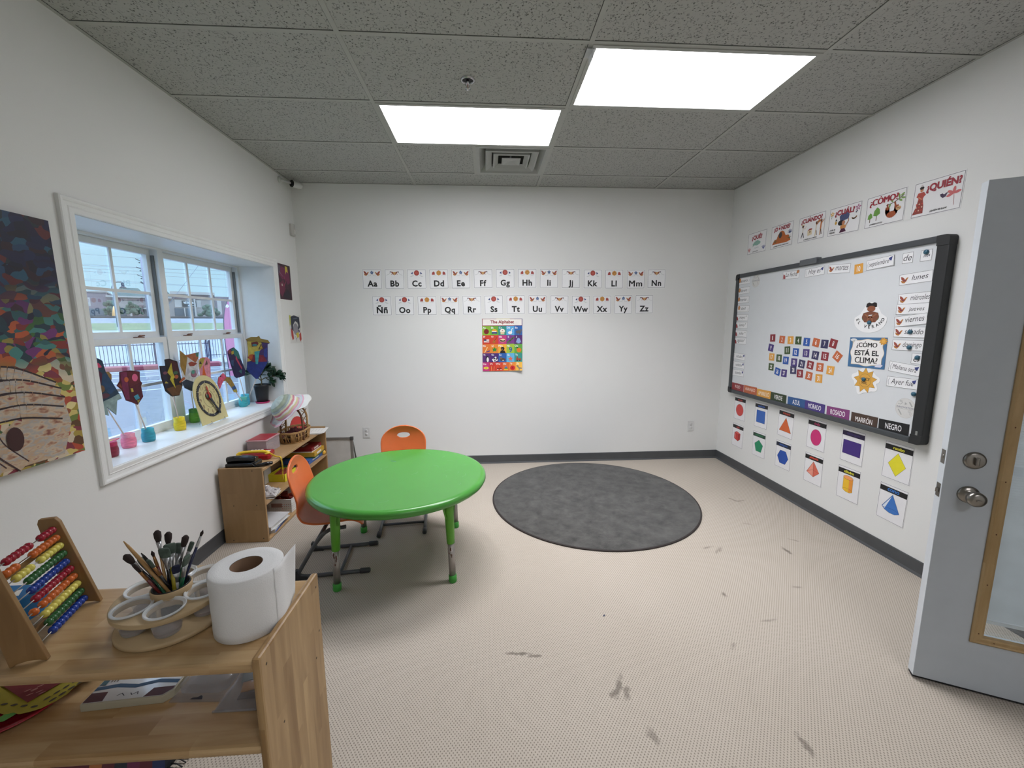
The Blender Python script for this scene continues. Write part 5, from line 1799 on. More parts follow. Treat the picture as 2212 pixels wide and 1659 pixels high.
for k, pts in enumerate([[(.06, -.49), (-.01, -.40), (-.03, -.33)], [(-.02, -.49), (-.07, -.42), (-.10, -.36)]]):
    stroke(pts, .05, ink('3A2026'), .0022 + k * .0004); stroke(pts, .040, M_SKINP, .0024 + k * .0004)
c.flat([(.045 + .030 * math.cos(k * .39), -.375 + .048 * math.sin(k * .39)) for k in range(16)], base_z + .0030, ink('3A1418'))
c.flat([(-.02, -.115), (.0, -.108), (.016, -.118), (0, -.128)], base_z + .0032, ink('7A3A44'))
o = c.build('canvas_painting', weld=False)
tag(o, 'large unframed canvas of painted hands under dark multicoloured dabs, cut off by the left edge', 'painting')
hang(o, 'L', -2.098 - W / 2, 1.465, .002)


def child_art(c, blobs):
    for b2 in blobs:
        if b2[0] == 'p': c.poly(b2[1], b2[2])
        elif b2[0] == 'e': c.ell(*b2[1:6], n=16, a=b2[6] if len(b2) > 6 else 0)
        elif b2[0] == 'l': c.line(b2[1], b2[2], b2[3])
M_PNT = mat('mottled_maroon_paint', '3A1A2A', rough=.5, var=.5, scale=22)
c = Card(.262, .322, 't', .0009, mat_=M_PNT)
child_art(c, [('p', [(-.05, .14), (.10, .12), (.11, .0), (.06, -.02), (.02, .03), (-.04, .02), (-.09, .06)], '6E1E48'), ('p', [(.03, .15), (.075, .145), (.08, .09), (.05, .10), (.03, .07)], 'C2AE3A'), ('p', [(-.12, .15), (-.06, .14), (-.07, .08), (-.12, .05)], '544A58'),
              ('p', [(-.10, -.02), (-.02, .02), (.01, -.06), (-.06, -.14), (-.11, -.10)], '6A2240'), ('e', -.05, -.03, .012, .012, 'B8A8A0'), ('l', [(.0, .05), (.02, .0), (-.02, -.04)], .008, '9A3A5A'), ('l', [(-.09, .09), (-.03, .05)], .006, '8A6A80'),
              ('p', [(-.03, -.12), (.05, -.06), (.11, -.10), (.10, -.15), (-.02, -.15)], '22182A')])
o = c.build('childs_painting', weld=False)
tag(o, 'small dark maroon and black abstract painting taped right of the window, the upper one', 'painting', 'small paintings in the left corner')
hang(o, 'L', .038, 1.922, .0006, 0)
c = Card(.240, .272, 'D2D2CE', .0009)
child_art(c, [('p', [(-.118, .134), (-.09, .13), (-.095, .05), (-.118, .03)], 'B4B64A'), ('p', [(-.09, .12), (-.02, .134), (.09, .12), (.10, .02), (.04, -.02), (.06, .05), (.0, .08), (-.05, .04), (-.05, -.02), (-.09, .0)], '232A3C'), ('e', 0, .0, .052, .058, '8E8C94'),
              ('p', [(-.10, .01), (-.06, -.02), (-.05, -.09), (-.08, -.11), (-.10, -.06)], 'A8342C'), ('p', [(.07, -.05), (.11, -.03), (.115, -.10), (.09, -.125), (.07, -.10)], 'B0382C'), ('p', [(.0, -.04), (.06, -.03), (.06, -.08), (.02, -.085)], 'D0B836'),
              ('p', [(.05, -.01), (.08, -.005), (.085, -.03), (.06, -.035)], '3E2E5A'), ('l', [(-.03, .06), (.04, .07), (.06, .03)], .004, 'E0E0DC'), ('l', [(-.02, -.07), (.0, -.10), (.02, -.08), (.0, -.12)], .004, '6A6A72'), ('l', [(-.04, .1), (.05, .11)], .006, '5A6A7A')])
o = c.build('childs_painting', weld=False)
tag(o, 'small painting of a pale face with red and yellow patches, below the maroon one', 'painting', 'small paintings in the left corner')
hang(o, 'L', .190, 1.482, .0006, -1)

# ================================================================== the open door on the right
dv = Vector((DH[0] - 1.285, DH[1] + 2.576, 0)); DW = dv.length; dang = math.atan2(dv.y, dv.x)
root = bpy.data.objects.new('door_1', None); COL.objects.link(root)
root.location = (1.285, -2.576, .006); root.rotation_euler = (0, 0, dang)     # x runs from the free edge to the hinges, -y faces the viewer
struct(root, 'open pale blue-grey door with a wood-trimmed glazed panel and built-in blind')
M_DOOR = mat('blue_grey_door_paint', 'AEB5BB', rough=.4, var=.02)
M_DEDGE = mat('white_door_edge', 'CDD3D8', rough=.4, var=.02)
HT = 2.028; th = .044
gx0, gx1, gz0, gz1 = .170, DW - .170, .245, 1.80
mb = MB()
for a in ((.0015, gx0, .012, HT), (gx1, DW - .012, .012, HT), (gx0, gx1, .012, gz0), (gx0, gx1, gz1, HT)):
    mb.box(a[0], a[1], 0, th, a[2], a[3], M_DOOR)
mb.build('door_slab', root, weld=False)
MB().box(0, .0015, .001, th - .001, .012, HT, M_DEDGE).build('edge_strip', root)
MB().box(.0, DW - .014, .006, th - .006, .002, .012, mat('door_sweep_black', '16161C', rough=.7)).build('bottom_sweep', root)
M_TW = wood_mat('raw_pine_trim', 'B39A72', '94794F', 'Z', .5, .55)
mb = MB()
w = .036
prof = [(0, 0), (0, .007), (.006, .012), (.012, .010), (.026, .016), (.033, .014), (.036, 0)]
vv, kk = [], len(prof)
for (sx, sz) in ((0, 0), (1, 0), (1, 1), (0, 1)):
    for d, h in prof:
        vv.append(((gx0 - .017 + d) if sx == 0 else (gx1 + .017 - d), -h, (gz0 - .017 + d) if sz == 0 else (gz1 + .017 - d)))
mb.add(vv, [(q * kk + i, ((q + 1) % 4) * kk + i, ((q + 1) % 4) * kk + i + 1, q * kk + i + 1) for q in range(4) for i in range(kk - 1)], M_TW)
trim_o = mb.build('glazing_trim', root, weld=False)
M_SCR = mat('rusty_screw', '5A3A2A', rough=.5, metal=.5)
for i in range(8):
    z = gz0 + .03 + i * (gz1 - gz0 - .06) / 7
    MB().lathe([(.0003, -.0012), (.003, -.0008), (.0034, 0)], M_SCR, n=10, T=TR(gx0 + .003, -.0125, z, rx=R(90)) @ Matrix.Scale(-1, 4, (0, 0, 1))).build('screw', trim_o)
for i in range(4):
    MB().lathe([(.0003, -.0012), (.003, -.0008), (.0034, 0)], M_SCR, n=10, T=TR(gx0 + .05 + i * .15, -.0125, gz0 + .003, rx=R(90)) @ Matrix.Scale(-1, 4, (0, 0, 1))).build('screw', trim_o)
MB().box(gx0, gx1, .006, .009, gz0, gz1, PANE).box(gx0, gx1, th - .009, th - .006, gz0, gz1, PANE).build('pane', root, weld=False)
M_SLAT = mat('white_blind_slat', 'D2D8DA', rough=.5)
mb = MB()
z = gz0 + .085
while z < gz1 - .03:
    mb.add([(gx0 + .012, .017, z), (gx1 - .012, .017, z), (gx1 - .012, .0255, z + .0075), (gx0 + .012, .0255, z + .0075)], [(0, 1, 2, 3)], M_SLAT)
    z += .0105
mb.box(gx0 + .010, gx1 - .010, .016, .027, gz0 + .066, gz0 + .080, M_SLAT)
mb.box(gx0 + .006, gx1 - .006, .014, .030, gz1 - .03, gz1 - .002, M_SLAT)
mb.build('blind', root, weld=False)
M_NICK = mat('satin_nickel', '8E8A84', rough=.28, metal=1, var=.03)
Tk = TR(.080, 0, .852 - .006, rx=R(90))
kn = MB().lathe([(.0005, .0), (.034, .0), (.034, .004), (.030, .010), (.020, .012), (.013, .016), (.012, .028), (.016, .034), (.026, .040), (.029, .050), (.028, .060), (.022, .067), (.014, .069), (.0005, .069)], M_NICK, n=36, T=Tk).build('door_knob', root)
MB().box(-.0075, .0075, -.003, .003, .0685, .0745, M_NICK, T=Tk, bev=.0015).build('knob_button', kn)
Td = TR(.082, 0, .992 - .006, rx=R(90))
db = MB().lathe([(.0005, .0), (.034, .0), (.034, .003), (.031, .009), (.026, .011), (.0005, .011)], M_NICK, n=36, T=Td).build('deadbolt', root)
MB().box(-.006, .006, -.016, .016, .010, .026, M_NICK, T=Td, bev=.004).build('thumb_turn', db)
for z, bolt in ((.852, True), (.992, False)):
    mb = MB(); mb.box(-.0015, .0, .009, .035, z - .034, z + .022, M_NICK, bev=.0004)
    if bolt:
        mb.prism([(-.013, -.008), (0, -.008), (0, .008), (-.004, .008)], -.008, .008, M_NICK, T=TR(0, .022, z - .006, rx=R(0)))
    else:
        mb.lathe([(.0005, .0018), (.008, .0018), (.008, 0)], M_NICK, n=16, T=TR(-.001, .022, z - .006, ry=R(-90)))
    mb.build('latch_plate', root)
for z in (.25, 1.05, 1.82):
    MB().tube([(DW + .0, -.002, z - .045), (DW + .0, -.002, z + .045)], .006, M_NICK, n=10).build('hinge', root)
# ================================================================== rug, table, chairs
m, n_, l_, b_ = nodemat('charcoal_rug_pile')
b_.inputs['Roughness'].default_value = .95
b_.inputs['Specular IOR Level'].default_value = .1
b_.inputs['Sheen Weight'].default_value = .25
tc = n_.new('ShaderNodeTexCoord')
a1 = n_.new('ShaderNodeTexNoise'); a1.inputs['Scale'].default_value = 9; a1.inputs['Detail'].default_value = 10; a1.inputs['Roughness'].default_value = .72; a1.inputs['Distortion'].default_value = .25
a2 = n_.new('ShaderNodeTexNoise'); a2.inputs['Scale'].default_value = 260; a2.inputs['Detail'].default_value = 2
l_.new(tc.outputs['Object'], a1.inputs['Vector']); l_.new(tc.outputs['Object'], a2.inputs['Vector'])
rp = n_.new('ShaderNodeValToRGB'); rp.color_ramp.elements[0].position = .36; rp.color_ramp.elements[1].position = .66
rp.color_ramp.elements[0].color = lin('3A3A38') + (1,); rp.color_ramp.elements[1].color = lin('5E5D5A') + (1,)
l_.new(a1.outputs['Fac'], rp.inputs[0])
l_.new(mixc(n_, l_, mth(n_, l_, 'MULTIPLY', a2.outputs['Fac'], .35), rp.outputs[0], lin('333331')), b_.inputs['Base Color'])
bp = n_.new('ShaderNodeBump'); bp.inputs['Strength'].default_value = .7; bp.inputs['Distance'].default_value = .004
l_.new(a2.outputs['Fac'], bp.inputs['Height']); l_.new(bp.outputs[0], b_.inputs['Normal'])
M_RUG = m
root = thing('round_rug', 'large round charcoal grey rug on the beige carpet', 'rug', (.385, -.632, 0))
MB().lathe([(.0005, .0125), (.60, .0125), (.86, .0122), (.872, .0105)], M_RUG, n=96).build('pile', root)
MB().lathe([(.871, .0105), (.879, .0108), (.884, .008), (.884, .002), (.880, .0), (.60, .0004)], mat('dark_rug_binding', '2C2523', rough=.8), n=96).build('binding', root)

M_GREEN = mat('green_plastic_top', '47903A', rough=.24, var=.035, scale=3, bump=.12, bscale=260)
M_GREENL = mat('green_leg_plastic', '59A02C', rough=.35, var=.05)
M_STEEL = mat('scuffed_steel_leg', 'A39E99', rough=.35, metal=.75, var=.12, scale=18)
M_RUST = mat('rust_brown_stain', '5A3E32', rough=.6, var=.3, scale=60)
TX, TY, TZ, TRD = -1.108, -1.437, .562, .556
root = thing('round_table', 'round bright green plastic children table on four adjustable legs', 'table', (TX, TY, 0))
MB().lathe([(.0005, TZ - .002), (TRD - .045, TZ - .002), (TRD - .036, TZ - .0005), (TRD - .020, TZ), (TRD - .008, TZ - .005), (TRD, TZ - .016), (TRD + .001, TZ - .030), (TRD - .006, TZ - .044), (TRD - .018, TZ - .048), (TRD - .030, TZ - .040), (TRD - .040, TZ - .030), (.0005, TZ - .030)], M_GREEN, n=96).build('tabletop', root)
# crayon and scuff marks worn into the top
mb = MB()
rnd = random.Random(5)
M_SCUFF = mat('faint_scuff', '35802E', rough=.5)
for k in range(26):
    a, r_ = rnd.random() * 6.28, rnd.random() ** .5 * .46
    x, y, t = r_ * math.cos(a), r_ * math.sin(a), rnd.random() * 3.1
    L = rnd.uniform(.01, .035)
    pts = [(x + L * (q - 1) * math.cos(t + q * .35), y + L * (q - 1) * math.sin(t + q * .35), TZ - .0014) for q in range(3)]
    for p, q in zip(pts[:-1], pts[1:]):
        d = (Vector(q) - Vector(p)).normalized(); nn = Vector((-d.y, d.x, 0)) * rnd.uniform(.0004, .0009)
        mb.add([Vector(p) + nn, Vector(p) - nn, Vector(q) - nn, Vector(q) + nn], [(0, 1, 2, 3)], M_SCUFF)
mb.add([(-.12, .27, TZ - .0013), (-.12, .274, TZ - .0013), (-.08, .262, TZ - .0013), (-.08, .259, TZ - .0013)], [(0, 1, 2, 3)], ink('2E5E88'))
o = mb.build('scuff_marks', root); o['kind'] = 'stuff'
for k, (x, y) in enumerate(((-1.420, -1.790), (-.755, -1.755), (-1.462, -1.112), (-.785, -1.085))):
    lx, ly = x - TX, y - TY
    ux, uy = lx / math.hypot(lx, ly), ly / math.hypot(lx, ly)
    top = (lx - ux * .020, ly - uy * .020, TZ - .034)
    f = lambda z: (lx - ux * .020 * z / (TZ - .034), ly - uy * .020 * z / (TZ - .034), z)
    leg = MB().tube([f(TZ - .031), f(.50), f(.38), f(.246), f(.244)], [.030, .0285, .0265, .0235, .021], M_GREENL, n=24).build('leg', root)
    mb = MB().tube([f(.250), f(.03)], .0200, M_STEEL, n=24)
    mb.build('steel_tube', leg)
    if k < 2:
        mb = MB()
        T0 = Vector(f(.20))
        for q in range(9):
            a = -PI / 2 + rnd.uniform(-.7, .5)
            z = rnd.uniform(.165, .235)
            c0 = Vector(f(z))
            mb.sphere((c0.x + .0196 * math.cos(a), c0.y + .0196 * math.sin(a), z), rnd.uniform(.004, .008), M_RUST, n=8, sc=(.5, .5, 1.3))
        mb.build('rust_stain', leg)
    MB().tube([f(.046), f(.044), f(.006), f(0)], [.0215, .0235, .0240, .0215], M_GREENL if False else mat('green_foot_cap', '3C9A3A', rough=.35), n=24).build('foot_cap', leg)
    # gusset ribs moulded between leg and underside
    mb = MB()
    for s_ in (-1, 1):
        px, py = -uy * s_, ux * s_
        p0, p1 = Vector(f(.40)), Vector(f(TZ - .032))
        mb.tube(curve_pts([p0 + Vector((px, py, 0)) * .026, p0 + Vector((px * .034, py * .034, .03)), p1 + Vector((px, py, 0)) * .058], 4), .0045, M_GREENL, n=7)
    mb.build('gusset', leg)

M_ORG = mat('orange_shell_plastic', 'D46A36', rough=.36, var=.03, bump=.15, bscale=300)
M_TUBE = mat('charcoal_chair_tube', '4C4F52', rough=.4, var=.05)
M_RUB = mat('black_chair_foot', '2E3032', rough=.6)


def chair_shell():
    # side profile: x forward, z up, from the top of the back to the front of the seat
    prof = curve_pts([(-.012, 0, .722), (-.020, 0, .66), (-.006, 0, .58), (.016, 0, .50), (.018, 0, .44), (.022, 0, .395), (.052, 0, .350), (.11, 0, .330), (.19, 0, .326), (.27, 0, .334), (.33, 0, .338), (.372, 0, .326), (.390, 0, .300)], 6)
    L = [0]
    for a, b2 in zip(prof[:-1], prof[1:]):
        L.append(L[-1] + (b2 - a).length)
    tot = L[-1]

    def at(s_):
        s_ = max(0, min(tot, s_))
        for i in range(len(L) - 1):
            if s_ <= L[i + 1] + 1e-9:
                k = (s_ - L[i]) / (L[i + 1] - L[i])
                return prof[i].lerp(prof[i + 1], k), (prof[i + 1] - prof[i]).normalized()
        return prof[-1], (prof[-1] - prof[-2]).normalized()
    HW = .178

    def halfw(s_):
        r_ = .150
        if s_ < r_:
            return max(.012, HW * (1 - (1 - s_ / r_) ** 2.3) ** .5)
        mid = HW - .018 * math.exp(-((s_ - .30) / .07) ** 2)
        e = tot - s_
        if e < .05:
            mid *= (1 - (1 - e / .05) ** 2.6 * .22)
        return mid
    NU, NV = 22, 56
    hc, ha, hb = .082, .052, .021     # hand hole: distance down the back, half width, half height
    pts, flag = {}, {}
    for j in range(NV + 1):
        s_ = tot * (j / NV) ** 1.05
        hw = halfw(s_)
        for i in range(NU + 1):
            u = -1 + 2 * i / NU
            x = u * hw
            pts[i, j] = [x, s_]
            flag[i, j] = (x / ha) ** 2 + ((s_ - hc) / hb) ** 2
    faces = []
    for j in range(NV):
        for i in range(NU):
            q = [(i, j), (i + 1, j), (i + 1, j + 1), (i, j + 1)]
            if all(flag[k] < 1.0 for k in q):
                continue
            faces.append(q)
    for k, fl in flag.items():
        if fl < 1.0:
            x, s_ = pts[k]
            t = math.atan2((s_ - hc) / hb, x / ha)
            pts[k] = [ha * math.cos(t), hc + hb * math.sin(t)]
    idx, vv = {}, []
    for k, (x, s_) in pts.items():
        p, d = at(s_)
        nrm = Vector((d.z, 0, -d.x))                     # to the rear / underside
        curve_in = -.030 * (abs(x) / HW) ** 2.2 * (1 if s_ < .34 else 1.0)   # sides wrap forward / up
        p2 = p + nrm * curve_in * (.9 if s_ < .30 else .75)
        idx[k] = len(vv)
        vv.append((p2.x, x, p2.z))
    return vv, [[idx[k] for k in f] for f in faces]


_sv, _sf = chair_shell()


def make_chair(label, loc, rz):
    root = thing('school_chair', label, 'chair', loc, rz, 'orange school chairs at the green table')
    mb = MB(); mb.add(_sv, _sf, M_ORG, True)
    sh = mb.build('seat_shell', root)
    for (nm, ty) in (('thickness', 'SOLIDIFY'), ('round', 'BEVEL'), ('smooth', 'SUBSURF')):
        if ty == 'BEVEL':
            continue
        k = sh.modifiers.new(nm, ty)
        if ty == 'SOLIDIFY':
            k.thickness = .0125; k.offset = 0
        else:
            k.levels = 1; k.render_levels = 2
    hw = .162
    for s_ in (-1, 1):
        y = s_ * hw
        pts = curve_pts([(.30, y * .86, .302), (.20, y * .90, .290), (.13, y * .94, .225), (.055, y * .985, .105), (.020, y, .046)], 6)
        arc = [Vector((.012, y, .034)), Vector((.012, y, .024)), Vector((.020, y, .016)), Vector((.034, y, .0135))]
        run = [Vector((.10, y, .0135)), Vector((.30, y, .0140)), Vector((.405, y, .0150))]
        leg = MB().tube(list(pts) + arc + run, .0118, M_TUBE, n=12).build('leg_frame', root)
        MB().tube([(.372, y, .0145), (.374, y, .0150), (.425, y, .0155), (.432, y, .0155)], [.012, .0165, .0160, .010], M_RUB, n=14).build('toe_cap', leg)
        MB().prism([(-.004, .0), (.072, .0), (.070, .018), (.034, .022), (.020, .030), (.012, .058), (-.002, .060)], -.0145, .0145, M_RUB, T=TR(0, y, 0, rx=R(90))).build('heel_cap', leg)
    MB().tube([(.255, -hw, .015), (.255, hw, .015)], .0095, M_TUBE, n=10).build('crossbar', root)
    MB().tube([(.16, -hw * .90, .290 - .015), (.16, hw * .90, .290 - .015)], .010, M_TUBE, n=10).build('seat_brace', root)
    return root


make_chair('orange school chair tucked in at the left side of the green table, beside the bookcase', (-1.722, -1.508, 0), R(6))
make_chair('orange school chair behind the green table, its back to the far wall', (-1.212, -.772, 0), R(-84))

# ================================================================== low bookcase by the window and what is on it
M_MAPLE = wood_mat('maple_laminate', 'AA8A60', '94754E', 'Z', 1.2, .45, .6)
M_MAPLEY = wood_mat('maple_laminate_shelf', 'B6966C', 'A08058', 'Y', 1.2, .42, .6)
BX0, BX1, BY0, BY1 = -2.392, -2.098, -1.208, -.062
root = thing('bookcase', 'low maple bookcase with two open shelves standing under the window corner', 'bookcase', ((BX0 + BX1) / 2, (BY0 + BY1) / 2, 0))
bc = Vector(root.location)


def lbx(x0, x1, y0, y1, z0, z1, m, nm, par=root, bev=.0):
    return MB().box(x0 - bc.x, x1 - bc.x, y0 - bc.y, y1 - bc.y, z0, z1, m).build(nm, par, bevel=bev)
e0 = lbx(BX0, BX1, BY0, BY0 + .018, 0, .548, M_MAPLE, 'side_panel', bev=.003)
e1 = lbx(BX0, BX1, BY1 - .018, BY1, 0, .556, M_MAPLE, 'side_panel', bev=.003)
lbx(BX0, BX1, BY0 + .018, BY1 - .018, .517, .535, M_MAPLEY, 'top_board', bev=.002)
lbx(BX0 + .01, BX1, BY0 + .018, BY1 - .018, .268, .286, M_MAPLEY, 'shelf', bev=.002)
lbx(BX0, BX1, BY0 + .018, BY1 - .018, .004, .022, M_MAPLEY, 'shelf', bev=.002)
lbx(BX0 + .001, BX0 + .008, BY0 + .018, BY1 - .018, .022, .517, M_MAPLE, 'back_panel')
for (x, z) in ((-2.165, .528), (-2.31, .277), (-2.155, .277), (-2.335, .02), (-2.13, .028)):
    MB().lathe([(.0003, .0008), (.0035, .0006), (.004, 0)], mat('dark_screw_cover', '3A2E22'), n=12, T=TR(x - bc.x, BY0 - bc.y, z, rx=R(90))).build('screw_cover', e0)
BT, BM_, BB = .535, .286, .022

# black handset
M_BLK = mat('glossy_black_plastic', '0E0F11', rough=.18, var=.1)
root = thing('desk_telephone', 'glossy black desk telephone on the near end of the bookcase', 'telephone', (-2.262, -1.120, BT), R(2))
MB().prism([(-.098, -.060), (.092, -.060), (.098, -.045), (.098, .050), (.085, .062), (-.085, .062), (-.098, .050)], 0, .036, M_BLK).build('phone_base', root, bevel=.008)
mb = MB()
mb.tube(curve_pts([(-.096, -.016, .050), (-.05, -.016, .058), (.04, -.016, .058), (.094, -.016, .050)], 6), [.025] * 4 + [.024] * 11 + [.025] * 4, M_BLK, n=16)
mb.build('handset', root)
MB().box(-.04, .03, .025, .05, .0295, .034, mat('dark_keypad', '26282B', rough=.4), bev=.001).build('keypad', root)
root = thing('small_remote', 'small black grip tool lying beside the black telephone', 'tool', (-2.128, -1.145, BT), R(40))
MB().tube(curve_pts([(-.05, 0, .012), (-.02, .002, .014), (.03, .0, .016), (.065, .004, .013)], 5), [.008] * 4 + [.011] * 4 + [.014] * 4 + [.012] * 4, M_BLK, n=12).build('grip', root)
MB().tube(curve_pts([(-.045, 0, .012), (-.06, .01, .035), (-.035, .016, .040)], 5), .005, M_BLK, n=8).build('hook', root)

# red toy telephone with a yellow handset and coiled cord
M_RED = mat('glossy_red_plastic', '9C1620', rough=.25, var=.05)
M_YEL = mat('yellow_handset_plastic', 'E2BE2C', rough=.3, var=.04)
root = thing('toy_telephone', 'red toy telephone with a yellow handset and a yellow coiled cord', 'telephone', (-2.275, -.935, BT), R(8))
MB().prism([(-.105, -.075), (.105, -.075), (.115, -.055), (.100, .075), (.085, .085), (-.085, .085), (-.100, .075), (-.115, -.055)], 0, .040, M_RED).build('phone_body', root, bevel=.010)
mb = MB()
for i in range(4):
    for j in range(3):
        mb.box(-.058 + i * .023, -.044 + i * .023, .010 + j * .022, .024 + j * .022, .0400, .0445, ink('E6E0DC'))
mb.build('push_buttons', root, weld=False)
mb = MB()
for i in range(3):
    mb.box(.050 + i * .013, .059 + i * .013, .015, .045, .0400, .0415, ink('E6E0DC'))
mb.build('label_marks', root, weld=False)
mb = MB()
mb.tube(curve_pts([(-.105, -.050, .044), (-.085, -.050, .056), (-.04, -.050, .061), (.05, -.050, .061), (.085, -.050, .054), (.100, -.050, .044)], 5), [.014] * 5 + [.0115] * 16 + [.014] * 5, M_YEL, n=14)
mb.tube([(-.100, -.050, .040), (-.097, -.050, .050)], .019, M_YEL, n=16); mb.tube([(.094, -.050, .040), (.092, -.050, .050)], .019, M_YEL, n=16)
mb.build('handset', root)
path = curve_pts([(.105, -.045, .045), (.15, -.060, .020), (.175, -.050, .010), (.186, -.060, -.005), (.192, -.065, -.06), (.190, -.070, -.14), (.180, -.050, -.165)], 20)
cp = []
for i, p in enumerate(path):
    d = (path[min(i + 1, len(path) - 1)] - path[max(i - 1, 0)]).normalized()
    a, b2 = basis(d)
    for q in range(5):
        t = (i * 5 + q) * 2 * PI / 7
        pp = p.lerp(path[min(i + 1, len(path) - 1)], q / 5)
        cp.append(pp + (a * math.cos(t) + b2 * math.sin(t)) * .0050)
MB().tube(cp, .0011, M_YEL, n=5).build('coiled_cord', root)

# clear box with a red lid
M_CLR = mat('cloudy_clear_plastic', 'C8BCC0', rough=.2, alpha=.42, var=.03)
M_RLID = mat('red_lid_plastic', 'A01A2C', rough=.4, var=.08)
root = thing('storage_box', 'clear plastic box with a red snap lid, beside the red toy telephone', 'box', (-2.314, -.752, BT), R(1))
mb = MB()
for a in ((-.072, .072, -.104, -.101), (-.072, .072, .101, .104), (-.072, -.069, -.104, .104), (.069, .072, -.104, .104)):
    mb.box(a[0], a[1], a[2], a[3], .002, .105, M_CLR)
mb.box(-.072, .072, -.104, .104, 0, .002, M_CLR)
mb.build('box_body', root, weld=False)
MB().prism([(-.064, -.096), (.064, -.096), (.064, .096), (-.064, .096)], .110, .113, M_RLID).build('lid', root, bevel=.001)
MB().prism([(-.080, -.104), (-.072, -.112), (.072, -.112), (.080, -.104), (.080, .104), (.072, .112), (-.072, .112), (-.080, .104)], .104, .1105, mat('pale_pink_rim', 'CDA3A8', rough=.3, alpha=.8)).build('lid_rim', root, bevel=.002)
mb = MB()
rnd = random.Random(3)
for k in range(60):
    a = rnd.random() * 6.28
    x, y = rnd.uniform(-.045, .045), rnd.uniform(-.078, .078)
    z = rnd.uniform(.010, .045)
    mb.tube(curve_pts([(x, y, z), (x + .014 * math.cos(a), y + .014 * math.sin(a), z + .008), (x + .02 * math.cos(a + 1), y + .02 * math.sin(a + 1), z)], 3), .0018, mat(['pasta_tan', 'pasta_pink', 'pasta_grey'][k % 3], ['C2A27E', 'B07A7A', '8A8690'][k % 3], rough=.6), n=4)
o = mb.build('small_pieces', root); o['kind'] = 'stuff'

# twig basket
M_TWIG = mat('twig_brown', 'A4804F', rough=.7, var=.18, scale=40)
M_TWIGD = mat('dark_twig', '6A4630', rough=.7, var=.2, scale=40)
root = thing('twig_basket', 'oblong woven twig basket with a tall lashed twig handle', 'basket', (-2.208, -.452, BT), R(90))
a_, b2_ = .155, .096


def ov(t, k=1.0):
    c_, s_ = math.cos(t), math.sin(t)
    return (a_ * k * math.copysign(abs(c_) ** .7, c_), b2_ * k * math.copysign(abs(s_) ** .7, s_))
rnd = random.Random(11)
mb = MB()
for k in range(64):
    t = 2 * PI * k / 64
    x0, y0 = ov(t, .90); x1, y1 = ov(t + rnd.uniform(-.12, .12), 1.04)
    mb.tube([(x0, y0, .002), ((x0 + x1) / 2 * 1.01, (y0 + y1) / 2 * 1.01, .045), (x1, y1, .092)], rnd.uniform(.0032, .0045), M_TWIG, n=6)
mb.build('stakes', root)
mb = MB()
for z, k_, r_ in ((.006, .905, .005), (.050, .97, .003), (.088, 1.035, .006), (.095, 1.04, .005)):
    mb.tube([(*ov(2 * PI * q / 40, k_), z + .002 * math.sin(q * 1.7)) for q in range(41)], r_, M_TWIG, n=7, caps=False)
mb.build('woven_rim', root)
mb = MB(); mb.prism([ov(2 * PI * q / 40, .89) for q in range(40)], .001, .006, M_TWIGD)
mb.build('basket_floor', root)
M_LINE = mat('dark_red_cloth', '4A1218', rough=.9, var=.3, scale=30, bump=.4, bscale=60)
mb = MB()
mb.grid(lambda u, v: (ov(2 * PI * u, .94 * v)[0], ov(2 * PI * u, .94 * v)[1], .072 + .012 * math.sin(9 * u * 6.28 / 2 + 5 * v) * v + .006 * math.cos(14 * u * 6.28)), 48, 8, M_LINE, closed_u=True)
mb.build('cloth_lining', root)
hx = .055
for s_ in (-1, 1):
    for y in (-.088, .088):
        pass
mb = MB()
for s_ in (-1, 1):
    mb.tube(curve_pts([(s_ * .045, -.092, .01), (s_ * .047, -.092, .12), (s_ * .050, -.080, .24), (s_ * .048, 0, .315), (s_ * .050, .080, .24), (s_ * .047, .092, .12), (s_ * .045, .092, .01)], 6), .0085, M_TWIGD if s_ < 0 else M_TWIG, n=8)
mb.build('handle_arch', root)
mb = MB()
for y in (-.090, .090):
    for z in (.11, .165, .22):
        mb.tube([(-.048, y, z), (.048, y, z + .045)], .0032, M_TWIGD, n=5); mb.tube([(.048, y, z), (-.048, y, z + .045)], .0030, M_TWIG, n=5)
for k in range(5):
    y = -.06 + k * .03
    mb.tube([(-.050, y, .292 - abs(y) * .5), (.050, y + .01, .296 - abs(y) * .5)], .003, M_TWIG, n=5)
mb.build('lashings', root)

# painted paper hat hung over the basket handle
m, n_, l_, b_ = nodemat('striped_painted_paper')
b_.inputs['Roughness'].default_value = .7
tc = n_.new('ShaderNodeTexCoord'); sp = n_.new('ShaderNodeSeparateXYZ'); l_.new(tc.outputs['Object'], sp.inputs[0])
nz = n_.new('ShaderNodeTexNoise'); nz.inputs['Scale'].default_value = 14; nz.inputs['Detail'].default_value = 4; l_.new(tc.outputs['Object'], nz.inputs['Vector'])
rr_ = mth(n_, l_, 'SQRT', mth(n_, l_, 'ADD', mth(n_, l_, 'MULTIPLY', sp.outputs[0], sp.outputs[0]), mth(n_, l_, 'MULTIPLY', sp.outputs[1], sp.outputs[1])))
v = mth(n_, l_, 'ADD', mth(n_, l_, 'ADD', mth(n_, l_, 'MULTIPLY', sp.outputs[2], .9), mth(n_, l_, 'MULTIPLY', rr_, -.8)), mth(n_, l_, 'MULTIPLY', mth(n_, l_, 'SUBTRACT', nz.outputs['Fac'], .5), .03))
mr = n_.new('ShaderNodeMapRange'); mr.inputs[1].default_value = -.16; mr.inputs[2].default_value = .055; l_.new(v, mr.inputs[0])
rp = n_.new('ShaderNodeValToRGB'); rp.color_ramp.interpolation = 'CONSTANT'
